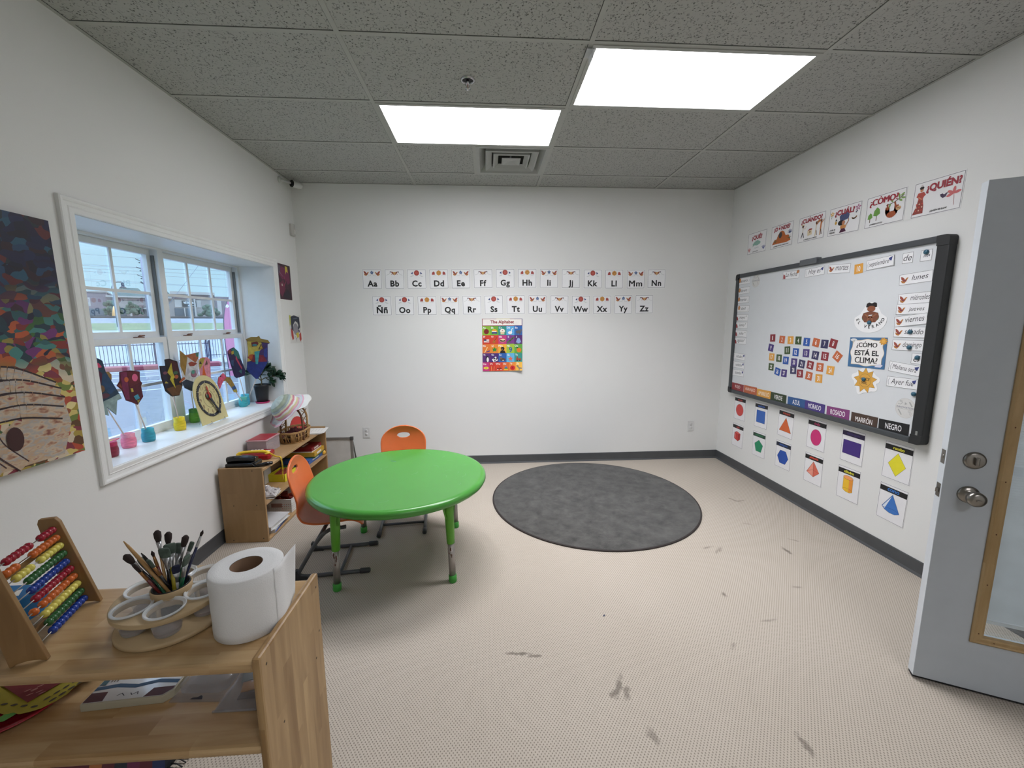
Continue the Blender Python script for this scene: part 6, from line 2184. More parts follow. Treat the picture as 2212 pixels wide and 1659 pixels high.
stops = ['D8DAD6', 'D9A0B0', 'C6CCD0', 'E0DED8', 'D49AAC', 'C4BC86', 'DCDCD6', 'C26A80', 'CFCBA8', '8EA0A2', '7E8A7E', '8F977A', '868E74', 'A9B0A4']
el = rp.color_ramp.elements
el[0].color = lin(stops[0]) + (1,); el[1].position = 1 / len(stops); el[1].color = lin(stops[1]) + (1,)
for i, h in enumerate(stops[2:]):
    e = el.new((i + 2) / len(stops)); e.color = lin(h) + (1,)
l_.new(mr.outputs[0], rp.inputs[0])
n2 = n_.new('ShaderNodeTexNoise'); n2.inputs['Scale'].default_value = 60; n2.inputs['Detail'].default_value = 4; l_.new(tc.outputs['Object'], n2.inputs['Vector'])
l_.new(mixc(n_, l_, mth(n_, l_, 'MULTIPLY', n2.outputs['Fac'], .3), rp.outputs[0], lin('B8B8B0')), b_.inputs['Base Color'])
M_HAT = m
root = thing('paper_hat', 'floppy paper hat painted in green, pink and white stripes, resting on the basket handle', 'hat')
_hr = Vector((.904, .427, 0)); _hz = Vector((0, 0, 1)); _hd = Vector((-.427, .904, 0))
_lx = (_hr * .70 + _hz * .71 - _hd * .05).normalized(); _lz = (-_hr * .68 + _hz * .66 - _hd * .20).normalized()
_lx = (_lx - _lz * _lx.dot(_lz)).normalized(); _ly = _lz.cross(_lx)
_ho = Vector((-2.22, -.475, 0)) + _hr * -.012 + Vector((0, 0, .812))
root.matrix_world = Matrix(((_lx.x, _ly.x, _lz.x, _ho.x), (_lx.y, _ly.y, _lz.y, _ho.y), (_lx.z, _ly.z, _lz.z, _ho.z), (0, 0, 0, 1)))
mb = MB()


def hatf(u, v):
    t = 2 * PI * u
    if v < .5:
        a = v / .5 * PI / 2
        r_ = .122 * math.sin(a) ** .8
        z = .125 * math.cos(a) + .004 * math.sin(9 * t) * math.sin(a)
        return (r_ * math.cos(t), r_ * math.sin(t), z)
    k = (v - .5) / .5
    r_ = .122 + .066 * k + .006 * math.sin(7 * t + 1) * k
    z = -.006 * k + .010 * math.sin(3 * t + .6) * k * k - .075 * k * k * max(0, math.cos(t)) ** 2 + .014 * k + .006 * math.sin(9 * t) * k
    return (r_ * math.cos(t), r_ * math.sin(t), z)
mb.grid(hatf, 64, 28, M_HAT, closed_u=True)
mb.build('hat_body', root, solid=.002)

o = MB().prism([(.085 * math.cos(PI * k / 14), .15 * math.sin(PI * k / 14) if k not in (0, 14) else 0) for k in range(15)], -.004, .004, mat('red_tray_plastic', 'B83A34', rough=.4)).build('red_paddle', bevel=.002)
tag(o, 'red round-topped plastic board leaning on the wall behind the twig basket', 'board')
o.matrix_world = TR(-2.285, -.205, BT + .003) @ Euler((R(82), 0, R(58))).to_matrix().to_4x4()
for k in range(3):
    c = Card(.215, .28, 'E4E4E0', .0006)
    if k == 2:
        for q in range(7):
            c.line([(-.08, .10 - q * .028), (.07 - .02 * (q % 3), .10 - q * .028)], .0014, '8A8C90')
    o = c.build('paper_sheet', weld=False)
    tag(o, ['bottom white sheet of the loose papers on the far end of the bookcase', 'middle white sheet of the loose papers on the far end of the bookcase', 'written white paper sheet on top of the stack on the far end of the bookcase'][k], 'paper', 'papers on the far end of the bookcase')
    o.matrix_world = TR(-2.205 + .008 * k, -.190 + .002 * k, BT + .0006 + k * .0030) @ Euler((0, R(0), R(-88 + k * 4))).to_matrix().to_4x4()


def boxed(nm, label, cat, x0, x1, y0, y1, z0, h, side, top, grp=None, rz=0, words=None, tilt=0, edge=None):
    root = thing(nm, label, cat, ((x0 + x1) / 2, (y0 + y1) / 2, z0), rz, grp)
    dx, dy = (x1 - x0) / 2, (y1 - y0) / 2
    MB().box(-dx + .001, dx - .001, -dy + .001, dy - .001, 0, h * .6, mat('box_side_' + side, side, rough=.45)).build('box_base', root)
    MB().box(-dx, dx, -dy, dy, h * .25, h, mat('box_lid_' + top, top, rough=.4, var=.12, scale=30), bev=.0006).build('lid', root)
    if words:
        c = Card(.001, .001, top, .0001)
        c.rect(-dy * .5, dy * .35, -h * .16, h * .16, 'E2DFD8')
        o = c.build('title_print', root, weld=False)
        o.matrix_local = Matrix.Translation((dx, 0, h * .62)) @ WALLROT['L']
        c = Card(.001, .001, top, .0001)
        c.rect(-dy * .6, dy * .5, -.03, -.008, 'E2DFD8')
        for q in range(4):
            c.ell(-dy * .5 + q * dy * .33, dx * .45, .02, .016, ['C03030', 'E0B040', 'E8E4DC', '3A8A4A'][q], n=10)
        o = c.build('cover_print', root, weld=False)
        o.matrix_local = Matrix.Translation((0, 0, h + .0001)) @ Matrix.Rotation(R(90), 4, 'Z')
    return root


boxed('game_box', 'blue flat game box at the bottom of the stack on the middle shelf', 'game box', -2.375, -2.125, -.400, -.110, BM_, .036, '2E5A9E', '3A62A8', 'game boxes on the middle shelf', R(-2), 'Memory')
boxed('game_box', 'yellow and dark green game box in the middle of the shelf stack', 'game box', -2.370, -2.110, -.330, -.095, BM_ + .0365, .050, '2F5A3A', 'C0972C', 'game boxes on the middle shelf', R(1), 'Numeros')
boxed('game_box', 'dark red and green game box on top of the shelf stack', 'game box', -2.372, -2.130, -.320, -.110, BM_ + .0870, .042, 'D8D6D0', '7E1A1E', 'game boxes on the middle shelf', R(-1), 'Lotto')
boxed('book', 'dark flat picture book lying before the game boxes on the middle shelf', 'book', -2.360, -2.150, -.600, -.425, BM_, .014, 'C8C4B8', '3A3A3E', None, R(3), 'Libro')
o = MB().lathe([(.0005, .042), (.014, .038), (.022, .022), (.020, .008), (.010, .0), (.0005, 0)], mat('yellow_egg_plastic', 'D9A83A', rough=.4), n=20).build('yellow_toy_egg')
tag(o, 'small yellow toy egg at the far end of the middle shelf', 'toy'); o.location = (-2.118, -.102, BM_)

M_YBOX = mat('yellow_translucent_plastic', 'DCD02C', rough=.3, var=.06)
root = thing('open_tray', 'yellow open plastic tray under the coiled cord on the middle shelf', 'tray', (-2.210, -.715, BM_), R(-4))
mb = MB()
x, y, h = .066, .085, .062
mb.box(-x, x, -y, y, 0, .003, M_YBOX)
for a in ((-x, x, -y, -y + .003), (-x, x, y - .003, y), (-x, -x + .003, -y, y), (x - .003, x, -y, y)):
    mb.box(a[0], a[1], a[2], a[3], 0, h, M_YBOX)
mb.build('tray_body', root, weld=False)
mb = MB()
for k in range(10):
    mb.box(-.05 + .01 * k, -.044 + .01 * k, -.07, .06, .006, .040 + .012 * (k % 3), ink(['C8C4BC', '7A6A5A', '8E3A34'][k % 3]), T=TR(0, 0, 0, rx=R(4 * (k % 3))))
mb.build('papers_inside', root, weld=False)
o = MB().box(-.045, .045, -.050, .050, 0, .13, mat('white_carton', 'C8C8C2', rough=.5), bev=.002).build('white_carton')
tag(o, 'small white carton standing at the back of the middle shelf by the yellow tray', 'box'); o.location = (-2.325, -.800, BM_)

M_BAG = mat('crumpled_clear_bag', 'C9C6C6', rough=.2, alpha=.62, var=.1, scale=25)
root = thing('bagged_papers', "crumpled clear bag of white and red papers at the near end of the middle shelf", 'bag', (-2.170, -1.065, BM_), R(12))
rnd = random.Random(21)
for k in range(4):
    MB().box(-.085, .085, -.075, .075, .002 + k * .005, .0045 + k * .005, ink(['D8D4D0', '5A5450', 'E0DEDA', 'CFCBC8'][k]), T=TR(0, 0, 0, rz=R(rnd.uniform(-8, 8)))).build('printed_sheet', root)
mb = MB()
mb.grid(lambda u, v: (-.075 + .15 * u + .006 * math.sin(17 * v), -.07 + .14 * v, .026 + .045 * math.sin(PI * u) * math.sin(PI * v) * (.8 + .3 * math.sin(9 * u + 4 * v)) + .012 * math.sin(23 * u) * math.sin(19 * v)), 22, 22, M_BAG, smooth=False)
mb.build('bag_film', root, solid=.0006)
mb = MB()
for k in range(6):
    x, y = rnd.uniform(-.05, .04), rnd.uniform(-.05, .04)
    mb.box(x, x + .04, y, y + .03, .030 + k * .004, .0312 + k * .004, ink(['B8302C', 'E4E0DC', 'D8D6D4'][k % 3]), T=TR(0, 0, 0, rx=R(rnd.uniform(-14, 14)), rz=R(rnd.uniform(-30, 30))))
mb.build('scraps', root, weld=False)

# perforated white basket with red blocks
M_WPL = mat('white_basket_plastic', 'CBC9C6', rough=.4)
root = thing('perforated_basket', 'white perforated plastic basket of red blocks on the bottom shelf', 'basket', (-2.225, -.655, BB), R(-2))
mb = MB()


def perf(mb, n, w0, h, T):
    """perforated wall: strips round rows of square holes"""
    rows = [(.012, .018), (.030, .036), (.048, .054), (.066, .072)]
    zc = 0
    for (a, b2) in rows:
        mb.box(0, w0, -.0012, .0012, zc, a, M_WPL, T=T)
        step = w0 / n
        for i in range(n + 1):
            xx = max(0, i * step - step * .30)
            mb.box(xx, min(w0, i * step + step * .30), -.0012, .0012, a, b2, M_WPL, T=T)
        zc = b2
    mb.box(0, w0, -.0012, .0012, zc, h, M_WPL, T=T)
X, Y, H = .105, .130, .110
perf(mb, 16, 2 * Y, H, TR(X, -Y, 0, rz=R(90)))
perf(mb, 16, 2 * Y, H, TR(-X, -Y, 0, rz=R(90)))
perf(mb, 13, 2 * X, H, TR(-X, -Y, 0))
perf(mb, 13, 2 * X, H, TR(-X, Y, 0))
mb.box(-X, X, -Y, Y, 0, .002, M_WPL)
mb.build('basket_body', root, weld=False)
mb = MB()
mb.tube([(-X, -Y, H), (X, -Y, H), (X, Y, H), (-X, Y, H), (-X, -Y, H)], .0035, M_WPL, n=8)
mb.build('basket_rim', root)
MB().box(-.055, .030, -Y - .0025, -Y - .0012, .045, .078, mat('paper_label_brown', '8E6E66', rough=.7)).build('paper_label', root)
rnd = random.Random(9)
M_RB = [mat('red_block_plastic', 'A8281C', rough=.4, var=.1), mat('orange_block_plastic', 'B8481E', rough=.4, var=.1), mat('dark_red_block', '5E1A16', rough=.4, var=.1)]
for k in range(22):
    x, y, z = rnd.uniform(-.068, .068), rnd.uniform(-.092, .092), .030 + .032 * (k % 3)
    mb = MB().box(-.024, .024, -.016, .016, -.013, .013, M_RB[k % 3], bev=.002)
    o = mb.build('toy_block')
    tag(o, '%s toy block heaped in the white perforated basket' % ['bright red', 'orange-red', 'dark red'][k % 3], 'toy block', 'toy blocks in the white basket')
    o.matrix_world = TR(-2.225 + x, -.655 + y, BB + z) @ Euler((rnd.uniform(-.5, .5), rnd.uniform(-.5, .5), rnd.uniform(0, 3))).to_matrix().to_4x4()

M_BIND = mat('white_binder_vinyl', 'C9CBCC', rough=.35)
for k, (x, y, z, rz, h, cx, lb_) in enumerate(((-2.245, -1.010, BB, 96, .028, '2C4A8A', 'blue-edged binder at the bottom of the stack on the bottom shelf'), (-2.235, -1.015, BB + .0285, 86, .030, 'C9CBCC', 'white ring binder lying on top of the binder stack on the bottom shelf'))):
    root = thing('ring_binder', lb_, 'binder', (x, y, z), R(rz), 'binders on the bottom shelf')
    MB().box(-.125, .125, -.14, .14, 0, .003, mat('binder_' + cx, cx, rough=.35)).build('cover', root)
    MB().box(-.125, .125, -.14, .14, h - .003, h, M_BIND).build('cover', root)
    MB().box(-.128, -.125, -.14, .14, 0, h, M_BIND).build('spine', root)
    MB().box(-.118, .112, -.132, .132, .004, h - .008, ink('DADAD6')).build('pages', root)

# small easel board behind the bookcase
M_ALU = mat('grey_aluminium_frame', '85837F', rough=.4, metal=.4)
root = thing('easel_board', 'low folding easel with a white board in a grey frame, behind the bookcase', 'easel')
root.matrix_world = TR(-2.10, .075, 0)
mb = MB()
mb.box(-.29, .195, -.012, -.004, .03, .385, mat('easel_white_board', 'C8C8C4', rough=.4))
mb.build('board_panel', root)
mb = MB(); mb.box(-.30, .21, -.020, .002, .385, .405, M_ALU); mb.build('frame_top', root, bevel=.002)
for x in (-.30, .19):
    MB().box(x, x + .022, -.020, .002, 0, .385, M_ALU).build('frame_side', root, bevel=.002)
MB().box(.185, .216, -.022, .004, .375, .409, mat('dark_corner_plastic', '4A4A4A', rough=.5), bev=.002).build('corner_joint', root)
mb = MB(); mb.prism([(.0, .40), (.006, .395), (.150, .0), (.128, 0)], .196, .206, mat('dark_easel_leg', '55564F', rough=.6), T=Matrix(((0, 0, 1, 0), (1, 0, 0, 0), (0, 1, 0, 0), (0, 0, 0, 1)))); mb.build('rear_leg', root)
mb = MB(); mb.prism([(.0, .40), (.006, .395), (.150, .0), (.128, 0)], -.296, -.286, _mats['dark_easel_leg'], T=Matrix(((0, 0, 1, 0), (1, 0, 0, 0), (0, 1, 0, 0), (0, 0, 0, 1)))); mb.build('rear_leg', root)

o = MB().prism([(-.008, -.005), (.0, -.007), (.008, .004), (-.001, .006)], 0, .001, ink('1E2A44')).build('blue_scrap')
tag(o, 'tiny dark blue scrap on the open carpet in front of the rug', 'scrap'); o.location = (.065, -2.105, .0005)
# ================================================================== things on the window sill
PX = Vector((1, 0, 0))


def card_at(o, origin, right, tilt=0.0):
    """stand a card upright: local x along `right`, y up, z towards the room"""
    r_ = Vector(right).normalized()
    u_ = Vector((0, 0, 1))
    n3 = r_.cross(u_)
    o.matrix_world = Matrix(((r_.x, u_.x, n3.x, origin[0]), (r_.y, u_.y, n3.y, origin[1]), (r_.z, u_.z, n3.z, origin[2]), (0, 0, 0, 1)))
    return o


def shift(pts, cx, cz):
    return [(x - cx, z - cz) for x, z in pts]


def cw(pts):
    a = sum(pts[i][0] * pts[(i + 1) % len(pts)][1] - pts[(i + 1) % len(pts)][0] * pts[i][1] for i in range(len(pts)))
    return pts if a > 0 else pts[::-1]


def stick_mask(nm, label, x, poly, layers, col, sticks, right=(0, 1, 0), org=None, rough=.75):
    """cardboard mask on a dowel; polygons given as (along, height) in metres"""
    cx = sum(p[0] for p in poly) / len(poly)
    cz = sum(p[1] for p in poly) / len(poly)
    r_ = Vector(right).normalized()
    o3 = Vector(org) if org else Vector((x, 0, 0))
    base = o3 + r_ * cx + Vector((0, 0, cz))
    root = thing(nm, label, 'craft mask', base, 0, 'cardboard masks on sticks along the sill')
    c = Card(poly=cw(shift(poly, cx, cz)), mat_=mat('painted_card_' + col, col, rough=rough, var=.25, scale=35), t=.003)
    for L in layers:
        if L[0] == 'p':
            m_ = mat('painted_card_' + L[2], L[2], rough=.7, var=.22, scale=40)
            c.flat(cw(shift(L[1], cx, cz)), c.z(), m_)
        elif L[0] == 'e':
            c.ell(L[1] - cx, L[2] - cz, L[3], L[4], L[5], n=18)
        elif L[0] == 'l':
            c.line([(a - cx, b - cz) for a, b in L[1]], L[2], L[3])
    for i in range(len(c.v)):
        if c.v[i][2] > .0031:
            c.v[i] = (c.v[i][0], c.v[i][1], .003 + (c.v[i][2] - .003) * 4)
    o = c.build('mask_face', root, weld=False)
    n3 = r_.cross(Vector((0, 0, 1)))
    o.matrix_local = Matrix(((r_.x, 0, n3.x, 0), (r_.y, 0, n3.y, 0), (r_.z, 1, n3.z, 0), (0, 0, 0, 1)))
    (a0, z0), (a1, z1), foot = sticks
    p0 = r_ * (a0 - cx) + Vector((0, 0, z0 - cz)) - n3 * .004
    p1 = Vector(foot) - base
    MB().tube([p0, p1], .0034, mat('plain_dowel', 'CDBFB4', rough=.6), n=10).build('dowel', root)
    return root


S_ = SILL
# jars first (centre x, y, radius, height)
JARS = {'maroon': (-2.566, -1.768, .0345, .080, '7E1E34', 'B03058', 'dark red painted jar at the left end of the window sill'),
        'pink': (-2.614, -1.593, .0345, .084, 'E8809A', 'EE9AB0', 'pink painted jar second from the left on the sill'),
        'teal': (-2.600, -1.470, .0335, .082, '2E94A8', '3AA6B8', 'turquoise painted jar between the pink and the yellow jars'),
        'yellow': (-2.604, -1.203, .0335, .090, 'D8BE22', 'E2CC2C', 'yellow painted jar left of the teaching clock'),
        'green': (-2.662, -.975, .033, .100, '5E9A2E', '4A8A3A', 'green painted jar standing behind the teaching clock'),
        'front': (-2.640, -.405, .0335, .084, '3AA0A8', '5AB0A0', 'turquoise and green painted jar in front of its twin near the plant'),
        'back': (-2.664, -.330, .0345, .096, '3AA4BC', '46B0C4', 'turquoise painted jar at the back beside the potted plant')}
for k, (x, y, r_, h, c1, c2, lb_) in JARS.items():
    root = thing('painted_jar', lb_, 'jar', (x, y, S_), 0, 'painted glass jars on the window sill')
    m_ = mat('brushed_paint_' + k, c1, rough=.35, var=.22, scale=30, stretch=(1, 1, 5), bump=.5, bscale=70)
    prof = [(.0005, .001), (r_ * .80, 0), (r_ * .93, .004), (r_ * 1.0, h * .22), (r_ * 1.02, h * .42), (r_ * .98, h * .60), (r_ * .88, h * .73)]
    MB().lathe(prof, m_, n=36).build('jar_body', root)
    mb = MB()
    z = h * .73
    pr = [(r_ * .88, z)]
    for q in range(3):
        pr += [(r_ * .93, z + h * .03), (r_ * .87, z + h * .065)]
        z += h * .085
    pr += [(r_ * .90, h * .985), (r_ * .88, h), (r_ * .84, h), (r_ * .82, h * .75), (r_ * .80, h * .1), (.0005, h * .08)]
    mb.lathe(pr, mat('brushed_rim_' + k, c2, rough=.35, var=.22, scale=30, bump=.4, bscale=70), n=36)
    mb.build('threaded_neck', root)
o = MB().prism([(-.03, -.012), (.012, -.03), (.05, .0), (.02, .022)], 0, .003, mat('pink_card', 'C84A70', rough=.6))
o.flat([(-.028, -.010), (.045, -.002), (-.01, .012)], .0036, ink('C8B44A'))
o = o.build('folded_card', weld=False)
tag(o, 'pink and yellow scrap of painted card lying across the dark red jar', 'card'); o.matrix_world = TR(-2.566, -1.772, S_ + .083, R(8), R(-10), R(60))

J = lambda k, dz=.02: (JARS[k][0] + .004, JARS[k][1], S_ + dz)
stick_mask('craft_mask', 'dark blue cardboard mask with a grey jagged skirt, on a stick in the pink jar', -2.620,
           [(-1.78, 1.30), (-1.723, 1.357), (-1.708, 1.357), (-1.678, 1.339), (-1.668, 1.278), (-1.606, 1.147), (-1.594, 1.116), (-1.625, 1.109), (-1.643, 1.031), (-1.693, 1.085), (-1.688, 1.036), (-1.735, 1.061), (-1.78, 1.08)],
           [('p', [(-1.78, 1.12), (-1.725, 1.116), (-1.657, 1.131), (-1.606, 1.147), (-1.594, 1.116), (-1.625, 1.109), (-1.643, 1.031), (-1.693, 1.085), (-1.688, 1.036), (-1.735, 1.061), (-1.78, 1.08)], '7E9290'),
            ('p', [(-1.70, 1.26), (-1.668, 1.272), (-1.620, 1.172), (-1.665, 1.150), (-1.70, 1.20)], '1E3E5E'), ('p', [(-1.78, 1.30), (-1.72, 1.30), (-1.69, 1.27), (-1.71, 1.20), (-1.78, 1.22)], '4A1A34'),
            ('p', [(-1.735, 1.332), (-1.703, 1.328), (-1.689, 1.309), (-1.692, 1.303), (-1.735, 1.306)], 'C43A5E'), ('e', -1.708, 1.188, .018, .020, '6A4A2A'), ('e', -1.70, 1.148, .034, .014, '4A1E30')], '22384A',
           ((-1.684, 1.075), None, J('pink')) if False else ((-1.684, 1.075), (0, 0), J('pink')))
o = MB().prism(cw([(-1.669, 1.276), (-1.649, 1.276), (-1.634, 1.258), (-1.637, 1.234), (-1.649, 1.207), (-1.651, 1.236), (-1.663, 1.258)]), 0, .003, mat('painted_card_8A6A3A', '8A6A3A', rough=.7))
root_last = [q for q in bpy.data.objects if q.name.startswith('craft_mask')][-1]
oo = o.build('ear', root_last)
oo.matrix_local = Matrix.Translation(-Vector(root_last.location)) @ Matrix(((0, 0, 1, -2.6215), (1, 0, 0, 0), (0, 1, 0, 0), (0, 0, 0, 1)))
stick_mask('craft_mask', 'maroon cardboard mask with a pink round eye, on a stick in the turquoise jar', -2.618,
           [(-1.586, 1.265), (-1.552, 1.268), (-1.513, 1.267), (-1.450, 1.255), (-1.457, 1.201), (-1.444, 1.182), (-1.455, 1.166), (-1.450, 1.100), (-1.496, 1.059), (-1.533, 1.081), (-1.570, 1.099), (-1.587, 1.163), (-1.615, 1.192), (-1.593, 1.216)],
           [('p', [(-1.584, 1.262), (-1.54, 1.262), (-1.545, 1.10), (-1.570, 1.105), (-1.583, 1.165)], '6A1E44'), ('p', [(-1.538, 1.262), (-1.455, 1.252), (-1.458, 1.19), (-1.535, 1.17)], '5A1620'), ('p', [(-1.610, 1.192), (-1.594, 1.206), (-1.585, 1.172)], '7A3422'),
            ('e', -1.492, 1.222, .020, .022, 'D05A80'), ('e', -1.551, 1.218, .014, .015, 'B0521E'), ('p', [(-1.532, 1.164), (-1.517, 1.162), (-1.514, 1.142), (-1.529, 1.141)], 'B8A23A'), ('p', [(-1.519, 1.115), (-1.488, 1.122), (-1.477, 1.096), (-1.505, 1.088)], '3A8498'),
            ('p', [(-1.500, 1.086), (-1.478, 1.088), (-1.494, 1.066)], 'A08A3A')], '4A1220', ((-1.505, 1.075), (0, 0), J('teal')))
stick_mask('craft_mask', 'dark cardboard mask with a yellow lightning bolt, on a stick in the yellow jar', -2.616,
           [(-1.298, 1.272), (-1.249, 1.268), (-1.250, 1.308), (-1.210, 1.310), (-1.143, 1.286), (-1.132, 1.196), (-1.121, 1.120), (-1.162, 1.057), (-1.226, 1.061), (-1.276, 1.105), (-1.296, 1.198)],
           [('p', [(-1.215, 1.30), (-1.146, 1.283), (-1.136, 1.21), (-1.19, 1.20)], '3E1218'), ('p', [(-1.27, 1.12), (-1.15, 1.13), (-1.128, 1.118), (-1.164, 1.062), (-1.224, 1.066)], '5A3A1E'), ('p', [(-1.294, 1.265), (-1.25, 1.262), (-1.245, 1.15), (-1.272, 1.12), (-1.290, 1.20)], '1A1A30'),
            ('p', [(-1.199, 1.282), (-1.196, 1.214), (-1.180, 1.183), (-1.198, 1.175), (-1.189, 1.108), (-1.229, 1.175), (-1.217, 1.192), (-1.243, 1.224)], 'A89A2C'), ('e', -1.172, 1.213, .022, .011, '2E5238'), ('e', -1.170, 1.186, .018, .013, '9A4A1E'),
            ('e', -1.262, 1.222, .018, .010, '6A3A4A'), ('p', [(-1.278, 1.156), (-1.266, 1.168), (-1.248, 1.156), (-1.25, 1.152)], 'B0A040'), ('p', [(-1.152, 1.150), (-1.098, 1.174), (-1.094, 1.160), (-1.150, 1.138)], '9A4E26')], '1E1618', ((-1.214, 1.075), (0, 0), J('yellow')))
stick_mask('craft_mask', 'white cardboard cat mask with tan pointed ear, standing behind the teaching clock', -2.655,
           [(-1.052, 1.355), (-1.009, 1.318), (-.867, 1.331), (-.875, 1.293), (-.895, 1.158), (-.950, 1.117), (-.963, 1.062), (-.988, 1.058), (-1.050, 1.091), (-1.073, 1.134), (-1.060, 1.170), (-1.067, 1.245)],
           [('p', [(-1.052, 1.355), (-1.001, 1.316), (-.985, 1.315), (-1.034, 1.172), (-1.067, 1.245)], '8A6A2C'), ('p', [(-1.009, 1.318), (-.867, 1.331), (-.878, 1.288), (-.914, 1.256)], '9A5A3A'), ('p', [(-.905, 1.325), (-.868, 1.330), (-.876, 1.296), (-.90, 1.30)], '3E6A5A'),
            ('p', [(-1.073, 1.134), (-1.028, 1.149), (-.950, 1.118), (-.963, 1.062), (-.988, 1.060), (-1.050, 1.091)], '2E3444'), ('p', [(-.989, 1.260), (-.956, 1.269), (-.899, 1.250), (-.934, 1.235), (-.977, 1.237)], '8A3A2A'),
            ('e', -.945, 1.180, .032, .026, '8A5A6A'), ('e', -.952, 1.192, .018, .014, '4A8A7A'), ('e', -1.0, 1.205, .014, .020, 'A6A4B0'), ('e', -.915, 1.190, .012, .016, '9A98A8'), ('p', [(-1.105, 1.147), (-1.049, 1.169), (-1.039, 1.157), (-1.095, 1.139)], '9A4E26')], 'BCBCBE', ((-.985, 1.09), (0, 0), J('green')))
stick_mask('craft_mask', 'pink and yellow cardboard mask with an orange triangle nose, behind the top of the clock', -2.662,
           [(-.868, 1.262), (-.850, 1.283), (-.814, 1.288), (-.765, 1.283), (-.742, 1.262), (-.758, 1.090), (-.870, 1.090)],
           [('p', [(-.868, 1.262), (-.850, 1.281), (-.795, 1.284), (-.828, 1.236), (-.872, 1.198)], 'A08E3A'), ('p', [(-.826, 1.233), (-.862, 1.10), (-.795, 1.10)], 'C85A22'), ('p', [(-.866, 1.243), (-.853, 1.264), (-.838, 1.238)], '2A1E20'), ('p', [(-.806, 1.229), (-.782, 1.264), (-.774, 1.230)], '5A4638')],
           'C8808E', ((-.82, 1.11), (0, 0), (JARS['green'][0] + .006, JARS['green'][1] + .006, S_ + .02)))
stick_mask('craft_mask', 'bent pink, tan and blue cardboard creature on a stick in the front turquoise jar', -2.625,
           [(-.662, 1.151), (-.626, 1.115), (-.579, 1.105), (-.529, 1.030), (-.503, .968), (-.547, .976), (-.576, 1.022), (-.638, 1.086), (-.673, 1.084), (-.724, 1.030), (-.743, 1.076), (-.724, 1.122)],
           [('p', [(-.662, 1.151), (-.626, 1.112), (-.673, 1.086), (-.724, 1.030), (-.743, 1.076), (-.724, 1.122)], 'C4506E'), ('p', [(-.626, 1.112), (-.579, 1.103), (-.529, 1.030), (-.576, 1.022), (-.638, 1.086), (-.676, 1.083)], '8A6E30'), ('p', [(-.529, 1.030), (-.512, 1.001), (-.560, .996), (-.576, 1.022)], '2A4A78'),
            ('p', [(-.512, 1.001), (-.503, .970), (-.547, .976), (-.560, .996)], 'A09040'), ('e', -.70, 1.128, .010, .005, '3A1E3A'), ('e', -.728, 1.072, .006, .005, '3A1E3A')], '8A6E30', ((-.522, .985), (0, 0), J('front')))
stick_mask('craft_mask', 'long teal, navy and red cardboard mask on a stick in the back turquoise jar', -2.632,
           [(-.478, 1.343), (-.421, 1.305), (-.394, 1.232), (-.346, 1.137), (-.364, 1.091), (-.481, 1.085), (-.508, 1.104), (-.538, 1.199), (-.566, 1.297), (-.562, 1.317), (-.523, 1.334)],
           [('p', [(-.478, 1.341), (-.424, 1.303), (-.398, 1.235), (-.45, 1.25), (-.50, 1.30), (-.52, 1.33)], '2E6A66'), ('p', [(-.562, 1.315), (-.53, 1.328), (-.51, 1.30), (-.555, 1.29)], '7A3A4A'), ('p', [(-.52, 1.31), (-.485, 1.315), (-.49, 1.29), (-.52, 1.285)], 'A08A2E'), ('p', [(-.475, 1.25), (-.45, 1.25), (-.39, 1.16), (-.40, 1.15)], 'A03A50'),
            ('p', [(-.47, 1.26), (-.455, 1.268), (-.45, 1.235)], 'B04060'), ('p', [(-.53, 1.20), (-.48, 1.22), (-.42, 1.16), (-.47, 1.13), (-.515, 1.14)], '1A1E44'), ('p', [(-.45, 1.14), (-.40, 1.15), (-.41, 1.115)], '3A6A6A'), ('p', [(-.54, 1.24), (-.50, 1.24), (-.51, 1.19), (-.535, 1.20)], '2A4468')], '2A2048',
           ((-.431, 1.095), (0, 0), J('back')))
stick_mask('craft_mask', 'yellow, red and blue cardboard face under a brown brim, right corner of the window', 0,
           [(-.016, 1.395), (.155, 1.366), (.138, 1.355), (.128, 1.203), (.111, 1.172), (.041, 1.056), (.023, 1.057), (-.036, 1.137), (-.028, 1.206), (-.016, 1.275), (-.014, 1.323)],
           [('p', [(-.012, 1.39), (.09, 1.38), (.10, 1.32), (.06, 1.29), (.02, 1.22), (-.026, 1.21), (-.014, 1.275)], 'AA9A44'), ('p', [(.09, 1.314), (.136, 1.352), (.126, 1.205), (.06, 1.20), (.055, 1.29)], '3A2A5A'), ('p', [(-.024, 1.25), (.02, 1.20), (.12, 1.205), (.10, 1.26), (.03, 1.27)], '6E1E2E'), ('p', [(.105, 1.31), (.132, 1.33), (.124, 1.24), (.10, 1.25)], '2E3A80'),
            ('p', [(-.028, 1.206), (.128, 1.203), (.111, 1.172), (.041, 1.056), (.023, 1.057), (-.036, 1.137)], '1C2C70'), ('p', [(.015, 1.375), (.061, 1.382), (.071, 1.365), (.055, 1.342), (.019, 1.340)], '5A1E22'), ('e', .040, 1.352, .019, .010, '3A7478'), ('p', [(.089, 1.365), (.106, 1.314), (.063, 1.313)], '3A2A20'), ('p', [(.088, 1.352), (.098, 1.320), (.074, 1.320)], 'A0822E'),
            ('p', [(.033, 1.295), (.073, 1.301), (.050, 1.186), (.034, 1.187)], '3A8C90'), ('p', [(-.005, 1.272), (.023, 1.274), (.009, 1.221), (-.016, 1.243)], 'A0481E'),
            ], '3A2A5A', ((.035, 1.075), (0, 0), (-2.664 + .006, -.330 + .006, S_ + .02)), right=(.876, .483, 0), org=(-2.585, -.330, 0))
rl = [q for q in bpy.data.objects if q.name.startswith('craft_mask')][-1]
